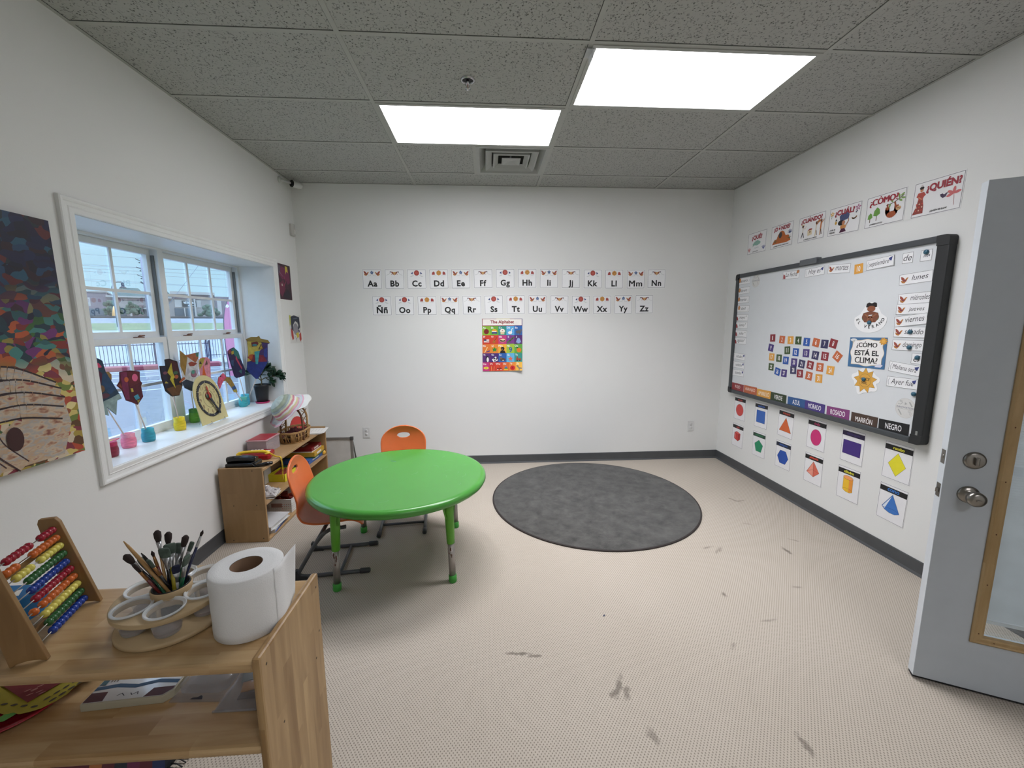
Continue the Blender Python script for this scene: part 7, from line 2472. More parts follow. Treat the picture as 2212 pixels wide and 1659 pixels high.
mb = MB().prism(cw([(-.021, 1.405), (.017, 1.423), (.062, 1.422), (.079, 1.432), (.088, 1.408), (.143, 1.393), (.157, 1.366), (.05, 1.382), (-.017, 1.392)]), 0, .003, mat('painted_card_6E5A26', '7E6A30', rough=.7, var=.2))
oo = mb.build('hat_brim', rl)
_r = Vector((.876, .483, 0)); _n = _r.cross(Vector((0, 0, 1)))
oo.matrix_local = Matrix.Translation(-Vector(rl.location)) @ Matrix(((_r.x, 0, _n.x, -2.585 + _n.x * .005), (_r.y, 0, _n.y, -.330 + _n.y * .005), (0, 1, 0, 0), (0, 0, 0, 1)))

# teaching clock on a wire easel
root = thing('teaching_clock', 'cream teaching clock with a dark toothed ring and red and navy hands, on the sill', 'clock')
lean = R(-11)
cl0 = Vector((-2.512, -.985, S_ + .006))
root.matrix_world = Matrix.Translation(cl0) @ Matrix.Rotation(R(90 + 1), 4, 'Z') @ Matrix.Rotation(R(90) + lean, 4, 'X')
M_CREAM = mat('cream_clock_board', 'C6BC88', rough=.45, var=.03)
W2 = .147
outl = [(-W2, 0), (W2, 0), (W2 * .985, .16)] + [(W2 * .985 * math.cos(a), .185 + W2 * 1.08 * math.sin(a)) for a in [PI * k / 18 for k in range(1, 18)]] + [(-W2 * .985, .16)]
c = Card(poly=outl, mat_=M_CREAM, t=.005)
CY = .172
for h in range(1, 13):
    a = PI / 2 - h * PI / 6
    c.text(str(h), .088 * math.cos(a), CY + .088 * math.sin(a) * 1.06, .026, '6E4632', bold=.0, maxw=.026 if h > 9 else .016)
c.arc(0, CY, .059, 0, 2 * PI, .0022, '2A2A34', n=48, ry=.064)
c.build('clock_board', root, weld=False)
RY = 1.07
N = 60
ri = [(.106 * math.cos(2 * PI * k / (N * 2)), CY + .106 * RY * math.sin(2 * PI * k / (N * 2))) for k in range(N * 2)]
ro = [((.119 + (.006 if k % 2 else 0)) * math.cos(2 * PI * k / (N * 2)), CY + (.119 + (.006 if k % 2 else 0)) * RY * math.sin(2 * PI * k / (N * 2))) for k in range(N * 2)]
mb = MB()
n2 = N * 2
vv = [(x, y, .0095) for x, y in ri + ro] + [(x, y, .0052) for x, y in ri + ro]
ff = []
for k in range(n2):
    k2 = (k + 1) % n2
    ff += [(k, k2, n2 + k2, n2 + k), (n2 + k, n2 + k2, 3 * n2 + k2, 3 * n2 + k), (2 * n2 + k, 2 * n2 + k2, k2, k)]
mb.add(vv, ff, mat('dark_navy_ring', '23242E', rough=.4))
ring = mb.build('toothed_ring', root)
for h in range(12):
    a = h * PI / 6
    MB().lathe([(.0003, .0012), (.0028, .001), (.0034, 0)], ink('C8C4A8'), n=10, T=TR(.112 * math.cos(a), CY + .112 * RY * math.sin(a), .0095)).build('minute_dot', ring)
mb = MB()
mb.lathe([(.0005, .0125), (.030, .0125), (.030, .0102), (.0005, .0102)], mat('gear_red', '7A2420', rough=.35), n=32, T=TR(-.002, CY + .018, 0))
mb.lathe([(.0004, .0130), (.014, .0130), (.014, .0126)], mat('gear_green', '3E5A4A', rough=.35), n=24, T=TR(-.018, CY + .018, 0))
mb.build('gear_window', root)
MB().prism([(-.007, CY - .004), (.006, CY - .004), (.004, CY + .070), (.008, CY + .070), (-.001, CY + .094), (-.010, CY + .070), (-.006, CY + .070)], .0135, .0165, mat('red_clock_hand', 'B23A28', rough=.35)).build('hour_hand', root)
mb = MB(); a = R(-64)
T = TR(0, CY - .008, 0) @ Matrix.Rotation(a, 4, 'Z')
mb.prism([(-.008, -.010), (.035, -.009), (.045, -.006), (.085, -.0085), (.116, -.012), (.126, -.006), (.128, .004), (.116, .010), (.085, .0085), (.045, .006), (.035, .009), (-.008, .010)], .0170, .0205, mat('navy_clock_hand', '20242E', rough=.35), T=T)
mb.lathe([(.0005, .0225), (.010, .022), (.012, .0170)], _mats['navy_clock_hand'], n=24, T=TR(0, CY - .008, 0))
mb.build('minute_hand', root)
for s_ in (-1, 1):
    x = s_ * .075
    mb = MB()
    mb.tube([(x - .018, .004, -.008), (x - .018, -.004, -.004), (x - .010, -.004, .022), (x, .014, .024), (x + .010, -.004, .022), (x + .018, -.004, -.004), (x + .018, .004, -.008)], .0014, mat('chrome_wire', 'B8BABC', rough=.2, metal=1), n=7)
    mb.tube([(x - .018, -.004, -.004), (x, .10, -.008), (x + .018, -.004, -.004)], .0014, _mats['chrome_wire'], n=6)
    mb.tube([(x, .10, -.008), (x, -.015, -.075)], .0014, _mats['chrome_wire'], n=6)
    mb.build('wire_easel', root)

# potted plant
root = thing('potted_plant', 'jade plant in a black pot on a pink saucer, right end of the sill', 'potted plant', (-2.566, -.238, S_))
MB().lathe([(.0005, .001), (.046, .001), (.050, .003), (.056, .014), (.059, .015), (.057, .011), (.050, .0), (.0005, 0)], mat('magenta_saucer', 'C02A6A', rough=.35), n=40).build('saucer', root)
M_POT = mat('black_pot_plastic', '121416', rough=.4, var=.1)
MB().lathe([(.0005, .004), (.042, .004), (.045, .008), (.058, .150), (.062, .151), (.064, .153), (.0645, .168), (.062, .170), (.060, .166), (.058, .154), (.0005, .150)], M_POT, n=40).build('pot', root)
MB().lathe([(.0005, .156), (.03, .158), (.0585, .153)], mat('dark_soil', '2A211A', rough=.95, bump=.8, bscale=60, var=.3), n=24).build('soil', root)
M_STEM = mat('jade_stem', '5A5238', rough=.7, var=.15)
M_LEAF = mat('jade_leaf', '22402A', rough=.32, var=.35, scale=14)
rd = Vector((.878, .478, 0)); dd = Vector((-.478, .878, 0))
VV = lambda a, z, d=0: rd * a + dd * d + Vector((0, 0, z))
stems = [[VV(0, .155), VV(.006, .20), VV(.002, .25), VV(.010, .325)], [VV(.004, .20), VV(-.035, .25, -.01), VV(-.075, .285, -.01)], [VV(.006, .21), VV(.04, .225, .01), (VV(.09, .235)), VV(.125, .262)],
         [VV(.09, .235), VV(.13, .235, -.01), VV(.160, .225, -.01)], [VV(.002, .25), VV(.035, .29, -.01), VV(.070, .318, -.01)], [VV(.0, .235), VV(-.02, .29, .02), VV(-.035, .305, .03)], [VV(.04, .225, .01), VV(.065, .2, .02), VV(.085, .19, .02)]]
mb = MB()
for k, s_ in enumerate(stems):
    cp_ = curve_pts(s_, 5)
    mb.tube(cp_, [(.0065 if k == 0 else .0045) * (1 - .5 * i / len(cp_)) for i in range(len(cp_))], M_STEM, n=8)
mb.build('stems', root)
rnd = random.Random(4)


def leaf(mb, base, d, L, w):
    d = Vector(d).normalized()
    a, b2 = basis(d)
    t = rnd.uniform(0, 6.28)
    side = a * math.cos(t) + b2 * math.sin(t)
    up_ = side.cross(d).normalized()
    base = Vector(base)

    def f(u, v):
        x = -1 + 2 * v
        wd = w * math.sin(PI * min(1, u * .96 + .03)) ** .7 * (.55 + .45 * u)
        return tuple(base + d * (L * u) + side * (x * wd) + up_ * (.25 * L * u * u * -1 + .10 * w * (1 - x * x)))
    mb.grid(f, 6, 4, M_LEAF)


mb = MB()
cnt = 0
for k, s_ in enumerate(stems):
    cp_ = curve_pts(s_, 5)
    start = len(cp_) // 2 if k else int(len(cp_) * .6)
    for i in range(start, len(cp_)):
        if i % 2 and i < len(cp_) - 2:
            continue
        p = cp_[i]
        ax = (cp_[i] - cp_[i - 1]).normalized()
        for q in range(4 if i < len(cp_) - 1 else 8):
            t = rnd.uniform(0, 6.28)
            a, b2 = basis(ax)
            d = (a * math.cos(t) + b2 * math.sin(t)) * 1.0 + ax * rnd.uniform(.1, .9) + Vector((0, 0, .1))
            leaf(mb, p, d, rnd.uniform(.044, .066), rnd.uniform(.014, .019))
            cnt += 1
mb.build('leaves', root, solid=.0022)

# ================================================================== the shelf unit in the foreground and what stands on it
ZT = .760
M_RW = wood_mat('rubberwood_boards', 'C9AE84', 'A17F52', 'X', .052, .32)
M_RWV = wood_mat('rubberwood_end_panel', 'B39569', '84643A', 'Z', .046, .38)
SX0, SX1, SY0, SY1 = -2.26, -1.060, -3.176, -2.846
root = thing('shelf_unit', 'pale rubberwood shelf unit in the left foreground with rounded board edges', 'shelf unit', (SX0, SY0, 0))
sc0 = Vector((SX0, SY0, 0))


def sbox(nm, x0, x1, y0, y1, z0, z1, m, bev, par=None):
    mb = MB(); mb.box(x0 - sc0.x, x1 - sc0.x, y0 - sc0.y, y1 - sc0.y, z0, z1, m, bev=bev)
    return mb.build(nm, par or root, bevel=0)
ep = sbox('side_panel', SX1 - .019, SX1, SY0, SY1, 0, .779, M_RWV, .006)
sbox('side_panel', SX0, SX0 + .019, SY0, SY1, 0, .779, M_RWV, .006)
sbox('top_board', SX0 + .018, SX1 - .018, SY0 + .008, SY1 - .004, ZT - .024, ZT, M_RW, .009)
sbox('shelf', SX0 + .018, SX1 - .018, SY0 + .006, SY1 - .004, .521, .545, M_RW, .009)
sbox('shelf', SX0 + .018, SX1 - .018, SY0 + .010, SY1 - .004, .060, .082, M_RW, .008)
for (y, z) in ((-2.868, .745), (-3.150, .745), (-2.868, .60), (-3.10, .535), (-2.90, .535)):
    MB().lathe([(.0003, .0006), (.003, .0004), (.0034, 0)], mat('dark_plug', '4A3A2A'), n=10, T=TR(SX1 - sc0.x, y - sc0.y, z, ry=R(90))).build('screw_hole', ep)

# paper roll
M_TIS = mat('white_tissue', 'DDDEDD', rough=.9, var=.015, bump=.35, bscale=420)
RXc, RYc, RR, RH = -1.1580, -3.024, .0835, .163
root = thing('paper_roll', 'fat white paper roll with a loose end, standing on the foreground shelf unit', 'paper roll', (RXc, RYc, ZT))
prof = [(.0365, .001), (RR - .004, .0), (RR, .003)] + [(RR + .0005 * math.sin(k * 2.1), .003 + (RH - .006) * k / 8) for k in range(1, 8)] + [(RR, RH - .003), (RR - .003, RH), (.062, RH - .0008), (.0365, RH)]
MB().lathe(prof, M_TIS, n=72).build('tissue', root)
MB().lathe([(.0364, .001), (.0364, RH - .001), (.0350, RH - .001), (.0350, .001)], mat('brown_cardboard_core', '6E543E', rough=.85), n=48, close=True).build('cardboard_core', root)


def flap(u, v):
    # tangent sheet leaving the roll at its far right side
    a0 = R(6)
    if u < .35:
        a = a0 - R(25) * (1 - u / .35)
        r_ = RR + .0005 + .0007 * u / .35
        x, y = r_ * math.cos(a), r_ * math.sin(a)
    else:
        k = (u - .35) / .65
        tx, ty = -math.sin(a0), math.cos(a0)
        L = .056 * k * (1 - .0 * v)
        x = (RR + .0012) * math.cos(a0) + tx * L + .012 * k * k * (0.3 + v)
        y = (RR + .0012) * math.sin(a0) + ty * L
    zt = RH + .002 + (.012 * ((u - .35) / .65) ** 2 if u > .35 else -.002)
    zb = .004 + (.03 * ((u - .35) / .65) if u > .35 else 0)
    return (x, y, zb + (zt - zb) * v)
mb = MB(); mb.grid(flap, 20, 10, M_TIS); mb.build('loose_end', root, solid=.0006)

# paint-cup carousel
OX, OY = -1.368, -2.998
M_PLY = wood_mat('pale_plywood', 'BCA57F', 'A68F6A', 'X', .5, .5, .5)
root = thing('paint_cup_carousel', 'two-tier round wooden paint caddy with clear cups, beside the paper roll', 'paint caddy', (OX, OY, ZT))
MB().lathe([(.0005, .002), (.118, .002), (.122, .006), (.122, .014), (.118, .017), (.0005, .017)], M_PLY, n=72).build('base_disc', root)
# top disc with round cut-outs
CUPS = [(170, .080), (232, .080), (296, .080), (0, .080), (62, .080), (116, .080)]
bm = bmesh.new()
outer = [(.122 * math.cos(2 * PI * k / 72), .122 * math.sin(2 * PI * k / 72)) for k in range(72)]
holes = [[(rr * math.cos(R(a)) + .0375 * math.cos(2 * PI * k / 28), rr * math.sin(R(a)) + .0375 * math.sin(2 * PI * k / 28)) for k in range(28)] for a, rr in CUPS]
holes.append([(.0405 * math.cos(2 * PI * k / 28), .0405 * math.sin(2 * PI * k / 28)) for k in range(28)])
cu = bpy.data.curves.new('disc', 'CURVE'); cu.dimensions = '2D'; cu.fill_mode = 'BOTH'; cu.extrude = .0045; cu.bevel_depth = .0015; cu.bevel_resolution = 1
for lp in [outer] + holes:
    sp_ = cu.splines.new('POLY'); sp_.points.add(len(lp) - 1); sp_.use_cyclic_u = True
    for p, (x, y) in zip(sp_.points, lp):
        p.co = (x, y, 0, 1)
ob = bpy.data.objects.new('disc', cu); COL.objects.link(ob); bpy.context.view_layer.update()
me = bpy.data.meshes.new_from_object(ob.evaluated_get(bpy.context.evaluated_depsgraph_get()))
bpy.data.objects.remove(ob); bpy.data.curves.remove(cu)
me.materials.clear(); me.materials.append(M_PLY)
o = bpy.data.objects.new('top_disc', me); COL.objects.link(o); o.parent = root; o.location = (0, 0, .070)
MB().lathe([(.0400, .062), (.0440, .062), (.0440, .096), (.0425, .098), (.0405, .096), (.0400, .062)], M_PLY, n=48).build('centre_collar', root)
for k in range(3):
    a = R(30 + 120 * k)
    MB().tube([(.050 * math.cos(a), .050 * math.sin(a), .016), (.050 * math.cos(a), .050 * math.sin(a), .066)], .005, M_PLY, n=10).build('spacer_post', root)
M_CUP = mat('frosted_cup_plastic', 'D9DEE0', rough=.12, alpha=.30, var=.02)
M_CUPR = mat('frosted_cup_rim', 'DFE4E6', rough=.15, alpha=.55, var=.02)
M_CUPB = mat('mauve_paint_dregs', '8E7672', rough=.5, alpha=.75)
for k, (a, rr) in enumerate(CUPS):
    cup = thing('paint_cup', 'clear paint cup in the round caddy, %s' % ['left of the brushes', 'front left', 'front right, before the brushes', 'right side, beside the paper roll', 'rear right, partly behind the paper roll', 'rear, behind the brushes'][k], 'cup',
                (OX + rr * math.cos(R(a)), OY + rr * math.sin(R(a)), ZT + .018), 0, 'clear paint cups in the round caddy')
    MB().lathe([(.0005, .0015), (.026, .0005), (.0275, .003), (.0350, .056), (.0352, .060)], M_CUP, n=40).build('cup_wall', cup)
    MB().lathe([(.0352, .060), (.0412, .0605), (.0430, .063), (.0425, .066), (.0400, .0665), (.0385, .063), (.0355, .063)], M_CUPR, n=44).build('cup_rim', cup)
    MB().lathe([(.0005, .004), (.0260, .004), (.0285, .012)], M_CUPB, n=30).build('paint_residue', cup)
cup = thing('brush_pot', 'clear pot packed with paintbrushes in the middle of the round caddy', 'pot', (OX, OY, ZT + .018))
MB().lathe([(.0005, .001), (.030, .001), (.032, .004), (.0385, .078), (.0405, .080), (.0395, .082), (.0372, .079), (.031, .006), (.0005, .004)], mat('dark_water_pot', '3A3E40', rough=.2, alpha=.6), n=40).build('pot_wall', cup)

M_BRIS = mat('brown_bristle', '2C211E', rough=.9, var=.3, scale=80, stretch=(1, 1, .1))
M_BRIG = mat('grey_green_bristle', '4C5A50', rough=.9, var=.25, scale=80)
M_FERR = mat('aluminium_ferrule', 'B4B6B8', rough=.3, metal=.9)
M_COPP = mat('copper_ferrule', 'A87A4C', rough=.3, metal=.7)
HC = {'black': '141416', 'green': '1E5A3C', 'red': '6A2420', 'yellow': 'A89A2E', 'tan': 'B08A56', 'navy': '1C2240', 'white': 'C9C9C6'}
# tip position in the plane facing the viewer: (aside, height, depth, kind, handle colour, bristle, width, label)
BR = [(-.076, .966, .004, 'mop', 'black', 'b', 'dark-bristled brush leaning furthest left, black handle'), (-.075, .997, .012, 'point', 'tan', 'b', 'tan pointed handle end leaning left, highest on the left side'),
      (-.062, .945, -.012, 'flat', 'red', 'b', 'flat brush with copper band and red handle leaning left'), (-.047, .962, .0, 'point', 'black', 'b', 'black pointed handle leaning left'),
      (-.052, .940, .014, 'flat', 'green', 'g', 'grey-green flat brush leaning left at the back'), (-.028, .960, .0, 'small', 'red', 'b', 'slim brush with a yellow-banded copper ferrule, dark tip'),
      (-.036, .948, -.014, 'flat', 'black', 'g', 'dark flat brush left of the slim copper one'), (-.014, 1.004, .010, 'mop', 'tan', 'b', 'tall brown mop brush left of the centre'),
      (-.006, .960, -.004, 'wide', 'black', 'g', 'wide grey-green brush in the middle, left one of two'), (.006, .962, .006, 'wide', 'yellow', 'g', 'wide grey-green brush in the middle, right one of two'),
      (.007, .986, .020, 'mop', 'navy', 'b', 'brown mop brush behind the two wide grey-green ones'), (.012, .916, -.020, 'flat', 'white', 'n', 'navy-bristled flat brush low in front with a white band'),
      (.027, .952, .012, 'wide', 'navy', 'g', 'dark blue-green wide brush right of the centre'), (.040, .974, .004, 'mop', 'black', 'b', 'dark oval mop brush right of the centre'),
      (.036, .930, -.014, 'wide', 'green', 'g', 'grey-green wide brush with a green handle, right front'), (.052, .944, .014, 'flat', 'green', 'g', 'dark green flat brush at the right rear'),
      (.075, .978, .0, 'small', 'navy', 'b', 'fine black-tipped brush leaning furthest right')]
b0 = Vector((.783, .622, 0)); b1 = Vector((-.622, .783, 0))
cent = Vector((OX - .004, OY + .006, 0))
for i, (a, z, dpt, kind, hc, br, lb_) in enumerate(BR):
    tip = cent + b0 * a * 1.04 + b1 * dpt * 1.6 + Vector((0, 0, z))
    foot = cent + b0 * (-a * .10) + b1 * (-dpt * .4) + Vector((0, 0, ZT + .028 + .002 * (i % 4))) + b0 * (.012 * math.sin(i * 2.4)) + b1 * (.012 * math.cos(i * 2.4))
    root = thing('paintbrush', lb_ + ', in the caddy pot', 'paintbrush', foot, 0, 'paintbrushes in the caddy pot')
    ax = tip - foot
    L = ax.length
    root.rotation_euler = ax.to_track_quat('Z', 'Y').to_euler()
    mh = mat('brush_handle_' + hc, HC[hc], rough=.25, var=.05)
    if kind == 'point':
        MB().tube([(0, 0, 0), (0, 0, L * .3), (0, 0, L * .7), (0, 0, L * .93), (0, 0, L)], [.003, .0045, .0048, .003, .0010], mh, n=10).build('handle', root)
        continue
    w, t_, lb2, lf = {'mop': (.0068, .0068, .030, .030), 'flat': (.0085, .0035, .024, .032), 'wide': (.0125, .0045, .026, .034), 'small': (.0030, .0030, .016, .030)}[kind]
    hw = .0035 if kind != 'wide' else .005
    MB().tube([(0, 0, 0), (0, 0, L * .35), (0, 0, L - lb2 - lf + .004)], [hw * .7, hw, hw * .95], mh, n=10).build('handle', root)
    mf = M_COPP if lb_.find('copper') >= 0 else M_FERR
    S3 = lambda z_, k_: [(w * k_ * math.cos(2 * PI * q / 14), t_ * k_ * math.sin(2 * PI * q / 14), z_) for q in range(14)]
    def sweep(mb, rings, m):
        vv = [p for r_ in rings for p in r_]; n_r = len(rings)
        ff = [(j * 14 + q, j * 14 + (q + 1) % 14, (j + 1) * 14 + (q + 1) % 14, (j + 1) * 14 + q) for j in range(n_r - 1) for q in range(14)]
        mb.add(vv, ff + [tuple(range((n_r - 1) * 14, n_r * 14))], m, True)
    z1 = L - lb2 - lf
    circ0 = [(hw * 1.05 * math.cos(2 * PI * q / 14), hw * 1.05 * math.sin(2 * PI * q / 14), z1) for q in range(14)]
    mb = MB(); sweep(mb, [circ0, [(x, y, z1 + lf * .4) for x, y, _ in circ0], S3(L - lb2, .92)], mf); mb.build('ferrule', root)
    mbr = {'b': M_BRIS, 'g': M_BRIG, 'n': mat('navy_bristle', '1E2440', rough=.9, var=.2)}[br]
    mb = MB()
    if kind == 'mop':
        sweep(mb, [S3(L - lb2, .75), S3(L - lb2 * .6, 1.15), S3(L - lb2 * .2, 1.2), S3(L, .5)], mbr)
    elif kind == 'small':
        sweep(mb, [S3(L - lb2, .9), S3(L - lb2 * .5, 1.35), S3(L, .25)], mbr)
    else:
        sweep(mb, [S3(L - lb2, .92), S3(L - lb2 * .5, 1.10), S3(L - lb2 * .1, 1.04), S3(L, .85)], mbr)
    mb.build('bristles', root)

# abacus
root = thing('abacus', 'wooden ten-row bead abacus standing at the left of the foreground shelf unit', 'abacus')
bx = Vector((.954, .301, 0)).normalized(); by = Vector((-bx.y, bx.x, 0))
near_r = Vector((-1.566, -3.118, ZT)); WA = .062
cen = near_r - bx * (WA / 2)
root.matrix_world = Matrix(((bx.x, by.x, 0, cen.x), (bx.y, by.y, 0, cen.y), (0, 0, 1, ZT), (0, 0, 0, 1)))
M_AB = wood_mat('abacus_wood', '9C7A4E', '7E5E38', 'Z', .5, .45, .8)
SP = .219
HA = .262
prof = [(x_ - .19 * z_, z_) for x_, z_ in [(-.031, 0), (-.020, .006), (0, .009), (.020, .006), (.031, 0), (.033, .002), (.022, HA - .012), (.016, HA), (-.016, HA), (-.022, HA - .012), (-.033, .002)]]
for (y0, nm) in ((-.006, 0), (SP - .006, 1)):
    MB().prism(prof, y0, y0 + .012, M_AB, T=Matrix(((1, 0, 0, 0), (0, 0, 1, 0), (0, 1, 0, 0), (0, 0, 0, 1)))).build('end_panel', root, bevel=.0025)
MB().box(-.052, -.044, .006, SP - .006, .185, .200, M_AB, bev=.001).build('cross_rail', root)
MB().box(-.026, -.018, .006, SP - .006, .034, .046, M_AB, bev=.001).build('cross_rail', root)
M_ROD = mat('thin_steel_rod', 'B5B3AC', rough=.3, metal=.9)
BC = ['red', 'orange', 'yellow', 'green', 'blue'] * 2
BM2 = {'red': mat('bead_red', '9A1C30', rough=.25), 'orange': mat('bead_orange', 'C8662A', rough=.25), 'yellow': mat('bead_yellow', 'D8CF62', rough=.25), 'green': mat('bead_green', '2C6034', rough=.25), 'blue': mat('bead_blue', '1E3C92', rough=.25)}
GRP = [(4, .030, 6, .0), (7, .045, 3, .0), (6, .024, 1, .002, 3), (10, 0, 0, 0), (10, 0, 0, 0), (2, .004, 8, 0), (2, .006, 5, .002, 2, .016, 1), (10, 0, 0, 0), (10, 0, 0, 0), (10, 0, 0, 0)]
BL_, BR_ = .0142, .0095
bead_me = {}
for cn, m_ in BM2.items():
    tmp = MB().lathe([(.0016, -BL_ / 2), (BR_ * .55, -BL_ * .48), (BR_ * .88, -BL_ * .28), (BR_, 0), (BR_ * .88, BL_ * .28), (BR_ * .55, BL_ * .48), (.0016, BL_ / 2)], m_, n=16).build('bead')
    bead_me[cn] = tmp.data
    bpy.data.objects.remove(tmp)
for k in range(10):
    z = HA - .030 - k * .0232
    x = .006 - .19 * z
    rod = MB().tube([(x, 0, z), (x, SP, z)], .0013, M_ROD, n=8).build('rod', root)
    y = SP - .006 - BL_ / 2 - .001
    if k == 4: y -= .004
    g = GRP[k]
    left = 10
    for gi, v in enumerate(g):
        if gi % 2 == 0:
            for q in range(int(v)):
                if left == 0: break
                b3 = bpy.data.objects.new('bead', bead_me[BC[k]])
                COL.objects.link(b3); b3.parent = root
                b3.matrix_local = TR(x, y, z, rx=R(90))
                y -= BL_ * .985; left -= 1
        else:
            y -= v

M_BLU = mat('bright_blue_box', '1E6EA8', rough=.4, var=.05)
root = thing('picture_box', 'bright blue flat box with small pictures lying behind the abacus', 'box', (-1.850, -3.005, ZT), R(0))
MB().box(-.10, .102, -.095, .080, 0, .068, M_BLU, bev=.003).build('box_body', root)
c = Card(.001, .001, '1E6EA8', .0001)
c.poly([(-.055, .05), (-.03, .06), (-.02, .035), (-.05, .03)], 'D8D4C0'); c.ell(.02, .01, .03, .022, '2A3A2A'); c.ell(.055, -.02, .018, .02, 'C8C45A'); c.poly([(.03, .03), (.06, .06), (.08, .03)], 'E8E4DA'); c.ell(-.04, -.03, .03, .02, 'B8503A')
o = c.build('cover_print', root, weld=False); o.location = (0, 0, .0682)

# the shelf below
SH2 = .545
root = thing('plastic_plate', 'red round plastic plate on the second shelf, under the lacy paper mats', 'plate', (-1.795, -3.008, SH2))
MB().lathe([(.0005, .003), (.085, .003), (.100, .010), (.126, .020), (.130, .019), (.128, .016), (.100, .004), (.088, 0), (.0005, 0)], mat('crimson_plastic', '8E1426', rough=.35), n=64).build('plate', root)


def lace(nm, label, pts, z, col, holes, hc):
    pts = cw(pts)
    cx = sum(p[0] for p in pts) / len(pts); cy = sum(p[1] for p in pts) / len(pts)
    c = Card(poly=[(x - cx, y - cy) for x, y in pts], mat_=mat('cut_paper_' + col, col, rough=.75, var=.1), t=.0008)
    for (x, y, a, w, h) in holes:
        c.ell(x - cx, y - cy, w, h, hc, n=10, a=a)
    o = c.build(nm, weld=False)
    tag(o, label, 'paper mat')
    o.location = (cx, cy, z)
    return o
rnd = random.Random(12)
Yp = []
ctrl = [(-1.60, -2.86), (-1.648, -2.95), (-1.663, -3.035), (-1.70, -3.062), (-1.79, -3.058), (-1.90, -3.02), (-1.96, -2.93), (-1.93, -2.86)]
for (a, b2) in zip(ctrl[:-1], ctrl[1:]):
    n_s = max(2, int(math.hypot(b2[0] - a[0], b2[1] - a[1]) / .018))
    for q in range(n_s):
        k = q / n_s
        d = math.hypot(b2[0] - a[0], b2[1] - a[1]); nx, ny = (b2[1] - a[1]) / d, -(b2[0] - a[0]) / d
        off2 = .005 if q % 2 else 0
        Yp.append((a[0] + (b2[0] - a[0]) * k - nx * off2, a[1] + (b2[1] - a[1]) * k - ny * off2))
Yp.append(ctrl[-1])
hl = []
for k in range(9):
    t = k / 8
    hl.append((-1.618 - .055 * t, -2.895 - .135 * t, 1.2, .008, .004)); hl.append((-1.632 - .060 * t, -2.890 - .135 * t, 1.2, .007, .0035))
for k in range(7):
    hl.append((-1.70 - k * .028, -3.048 + k * .004, .1, .008, .0035))
lace('paper_mat', 'yellow scalloped paper mat with cut holes, lying over the red plate', Yp, SH2 + .0215, 'A09430', hl, '3A3018')
hl = []
for k in range(70):
    x, y = rnd.uniform(-1.90, -1.68), rnd.uniform(-3.02, -2.87)
    if y > -3.035 + abs(x + 1.735) * 1.1:
        hl.append((x, y, .75 + rnd.uniform(-.1, .1), .007, .0016))
lace('paper_mat', 'dark red paper mat with slanting cuts on top of the yellow one', [(-1.728, -3.036), (-1.690, -2.955), (-1.648, -2.872), (-1.92, -2.872), (-1.90, -2.955)], SH2 + .0245, '6E1E20', hl, 'B07A70')
o = MB().prism(cw([(-1.762, -3.088), (-1.735, -3.082), (-1.722, -3.052), (-1.752, -3.055)]), 0, .0008, mat('green_paper_tab', '5A9A4A', rough=.7)).build('paper_tab')
tag(o, 'small green paper tab poking out beneath the yellow mat', 'paper'); o.location = (0, 0, SH2 + .0206)

root = thing('paint_set', 'boxed paint set with a printed white cover on the second shelf', 'paint set', (-1.492, -2.958, SH2), R(4))
MB().prism([(-.105, -.085), (.088, -.085), (.106, -.066), (.106, .085), (-.105, .085)], 0, .021, mat('cream_tray', 'A9A48F', rough=.4)).build('tray', root, bevel=.002)
c = Card(poly=[(-.101, -.081), (.086, -.081), (.102, -.064), (.102, .081), (-.101, .081)], mat_=mat('glossy_white_cover', 'C9CCCF', rough=.12, coat=.6), t=.0008)
c.poly([(-.101, -.081), (-.055, -.081), (-.062, -.052), (-.101, -.052)], '4A1614'); c.poly([(.040, -.081), (.086, -.081), (.102, -.064), (.102, -.055), (.050, -.055)], '4A1614')
c.poly([(-.101, -.046), (-.05, -.040), (0, -.048), (.05, -.038), (.102, -.046), (.102, -.034), (.05, -.026), (0, -.036), (-.05, -.028), (-.101, -.034)], '2A4A6A')
c.line([(-.03, -.068), (-.022, -.062), (-.012, -.070)], .002, '3A3A40'); c.line([(.0, -.064), (.006, -.070), (.016, -.062), (.02, -.07)], .002, '3A3A40')
c.line([(-.03, .0), (-.03, .05), (.0, .05)], .008, '2E3036'); c.line([(-.03, .025), (-.005, .025)], .008, '2E3036'); c.line([(.03, .05), (.07, .05)], .008, '2E3036'); c.line([(.05, .05), (.05, .0)], .008, '2E3036')
for q_ in range(3):
    c.line([(-.078 + q_ * .007, -.02), (-.076 + q_ * .007, .015)], .003, '5A4A3A')
c.poly([(-.10, .08), (-.085, .08), (-.085, -.03), (-.10, -.03)], '3A5A64')
o = c.build('printed_cover', root, weld=False); o.location = (0, 0, .0212)
M_BLISTER = mat('clear_blister_plastic', 'AFAEB0', rough=.12, alpha=.38, var=.05)
root = thing('blister_pack', 'empty clear plastic packaging tray beside the paint set', 'packaging', (-1.310, -2.955, SH2), R(-3))
MB().prism([(-.070, -.085), (.070, -.085), (.070, .085), (-.070, .085)], 0, .002, M_BLISTER).build('backing', root)
MB().prism([(-.060, -.060), (.050, -.060), (.062, -.046), (.062, .080), (-.060, .080)], .002, .030, M_BLISTER).build('blister', root, bevel=.006)
MB().prism([(-.02, -.078), (.012, -.078), (.008, -.070), (.002, -.066), (-.004, -.072), (-.016, -.073)], .0021, .0026, ink('2A2426')).build('hang_hole', root)
MB().box(.0, .05, .05, .075, .030, .0312, mat('dull_green_label', '3E4A40')).build('label', root)
root = thing('craft_bag', 'clear bag of orange, white and dark green craft scraps on the second shelf', 'bag', (-1.172, -2.975, SH2), R(0))
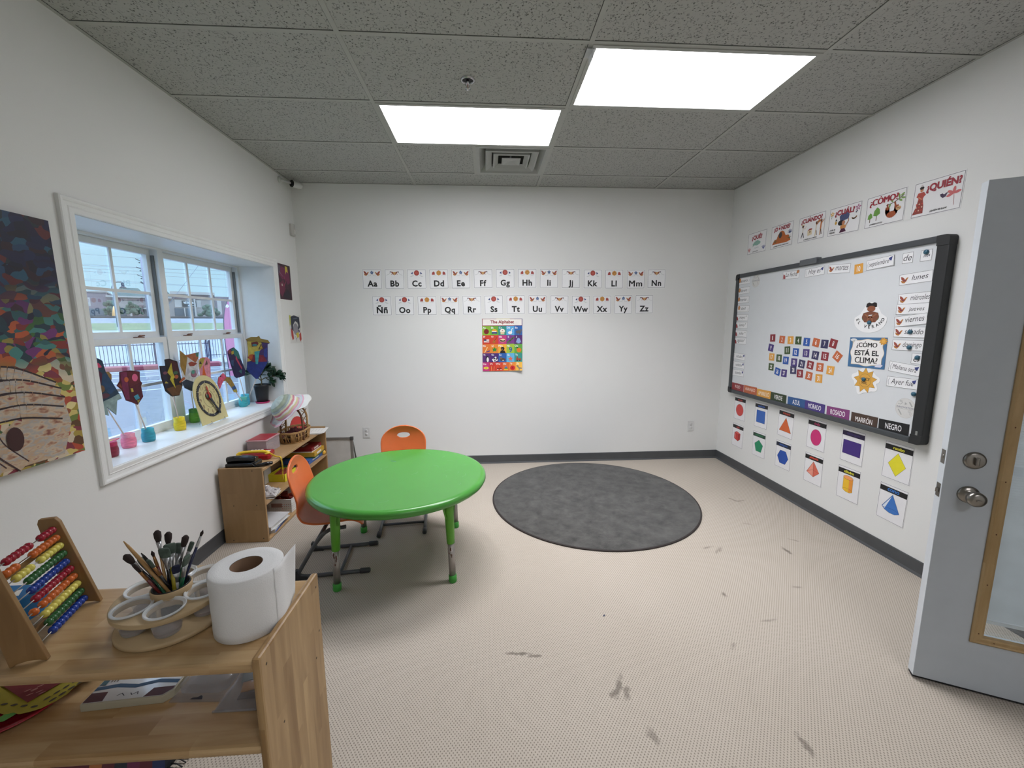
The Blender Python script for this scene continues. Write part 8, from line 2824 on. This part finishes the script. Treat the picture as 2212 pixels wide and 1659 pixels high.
MB().box(-.075, .085, -.098, .085, 0, .0015, M_BLISTER).build('bag_back', root)
for k, (x0, x1, y0, y1, z, a, cx) in enumerate(((-.05, .06, -.035, .010, .004, 18, 'A8742E'), (-.055, .05, .0, .045, .007, 20, '14302A'), (-.02, .07, .020, .070, .012, -28, 'C4C0BC'), (-.04, .06, -.065, -.045, .003, 4, '3A2E28'), (.02, .08, -.02, .01, .014, -35, 'B0602A'))):
    mb = MB().box(x0, x1, y0, y1, z, z + .002, mat('scrap_' + cx, cx, rough=.6), T=TR(0, 0, 0, rz=R(a)))
    mb.build('paper_scrap', root)
c = Card(.001, .001, 'C4C0BC', .0001); c.text('iles', 0, 0, .018, '6A6A72', bold=.01)
o = c.build('scrap_print', root, weld=False); o.matrix_local = TR(.035, .028, .0142, rz=R(-28))
mb = MB()
mb.grid(lambda u, v: (-.075 + .16 * u, -.098 + .183 * v, .004 + .022 * math.sin(PI * u) * math.sin(PI * v) + .004 * math.sin(20 * u + 9 * v)), 20, 20, M_BLISTER, smooth=False)
mb.build('bag_front', root)
MB().tube([(-.078, -.099, .003), (.085, -.099, .003)], .003, M_BLISTER, n=8).build('bag_seal', root)

# dark striped woven mat folded on the floor behind the unit, with short black fringe
m, n_, l_, b_ = nodemat('striped_woven_cloth')
b_.inputs['Roughness'].default_value = .95
tc = n_.new('ShaderNodeTexCoord'); sp = n_.new('ShaderNodeSeparateXYZ'); l_.new(tc.outputs['Object'], sp.inputs[0])
sn = n_.new('ShaderNodeTexWhiteNoise'); sn.noise_dimensions = '1D'
l_.new(mth(n_, l_, 'FLOOR', mth(n_, l_, 'DIVIDE', mth(n_, l_, 'ADD', sp.outputs[0], mth(n_, l_, 'MULTIPLY', sp.outputs[1], .9)), .045)), sn.inputs['W'])
rp = n_.new('ShaderNodeValToRGB'); rp.color_ramp.interpolation = 'CONSTANT'; el = rp.color_ramp.elements
el[0].color = lin('3E0E16') + (1,); el[1].position = .2; el[1].color = lin('6E2018') + (1,)
for ps, h in ((.38, '141E3E'), (.55, '7A4A22'), (.68, '4A1230'), (.82, '10141C')):
    e = el.new(ps); e.color = lin(h) + (1,)
l_.new(sn.outputs['Value'], rp.inputs[0]); l_.new(rp.outputs[0], b_.inputs['Base Color'])
root = thing('woven_mat', 'dark red and navy striped woven mat with a black fringe, behind the shelf unit', 'mat', (-1.98, -2.66, 0), R(-6))
MB().box(-.30, .33, -.17, .22, 0, .030, m, bev=.010).build('cloth', root)
mb = MB()
for k in range(26):
    y = -.165 + k * .015
    mb.tube([(.325, y, .016), (.350, y + .002, .010), (.372, y - .002, .003)], .0022, ink('16161A'), n=5)
o = mb.build('fringe', root); o['kind'] = 'stuff'
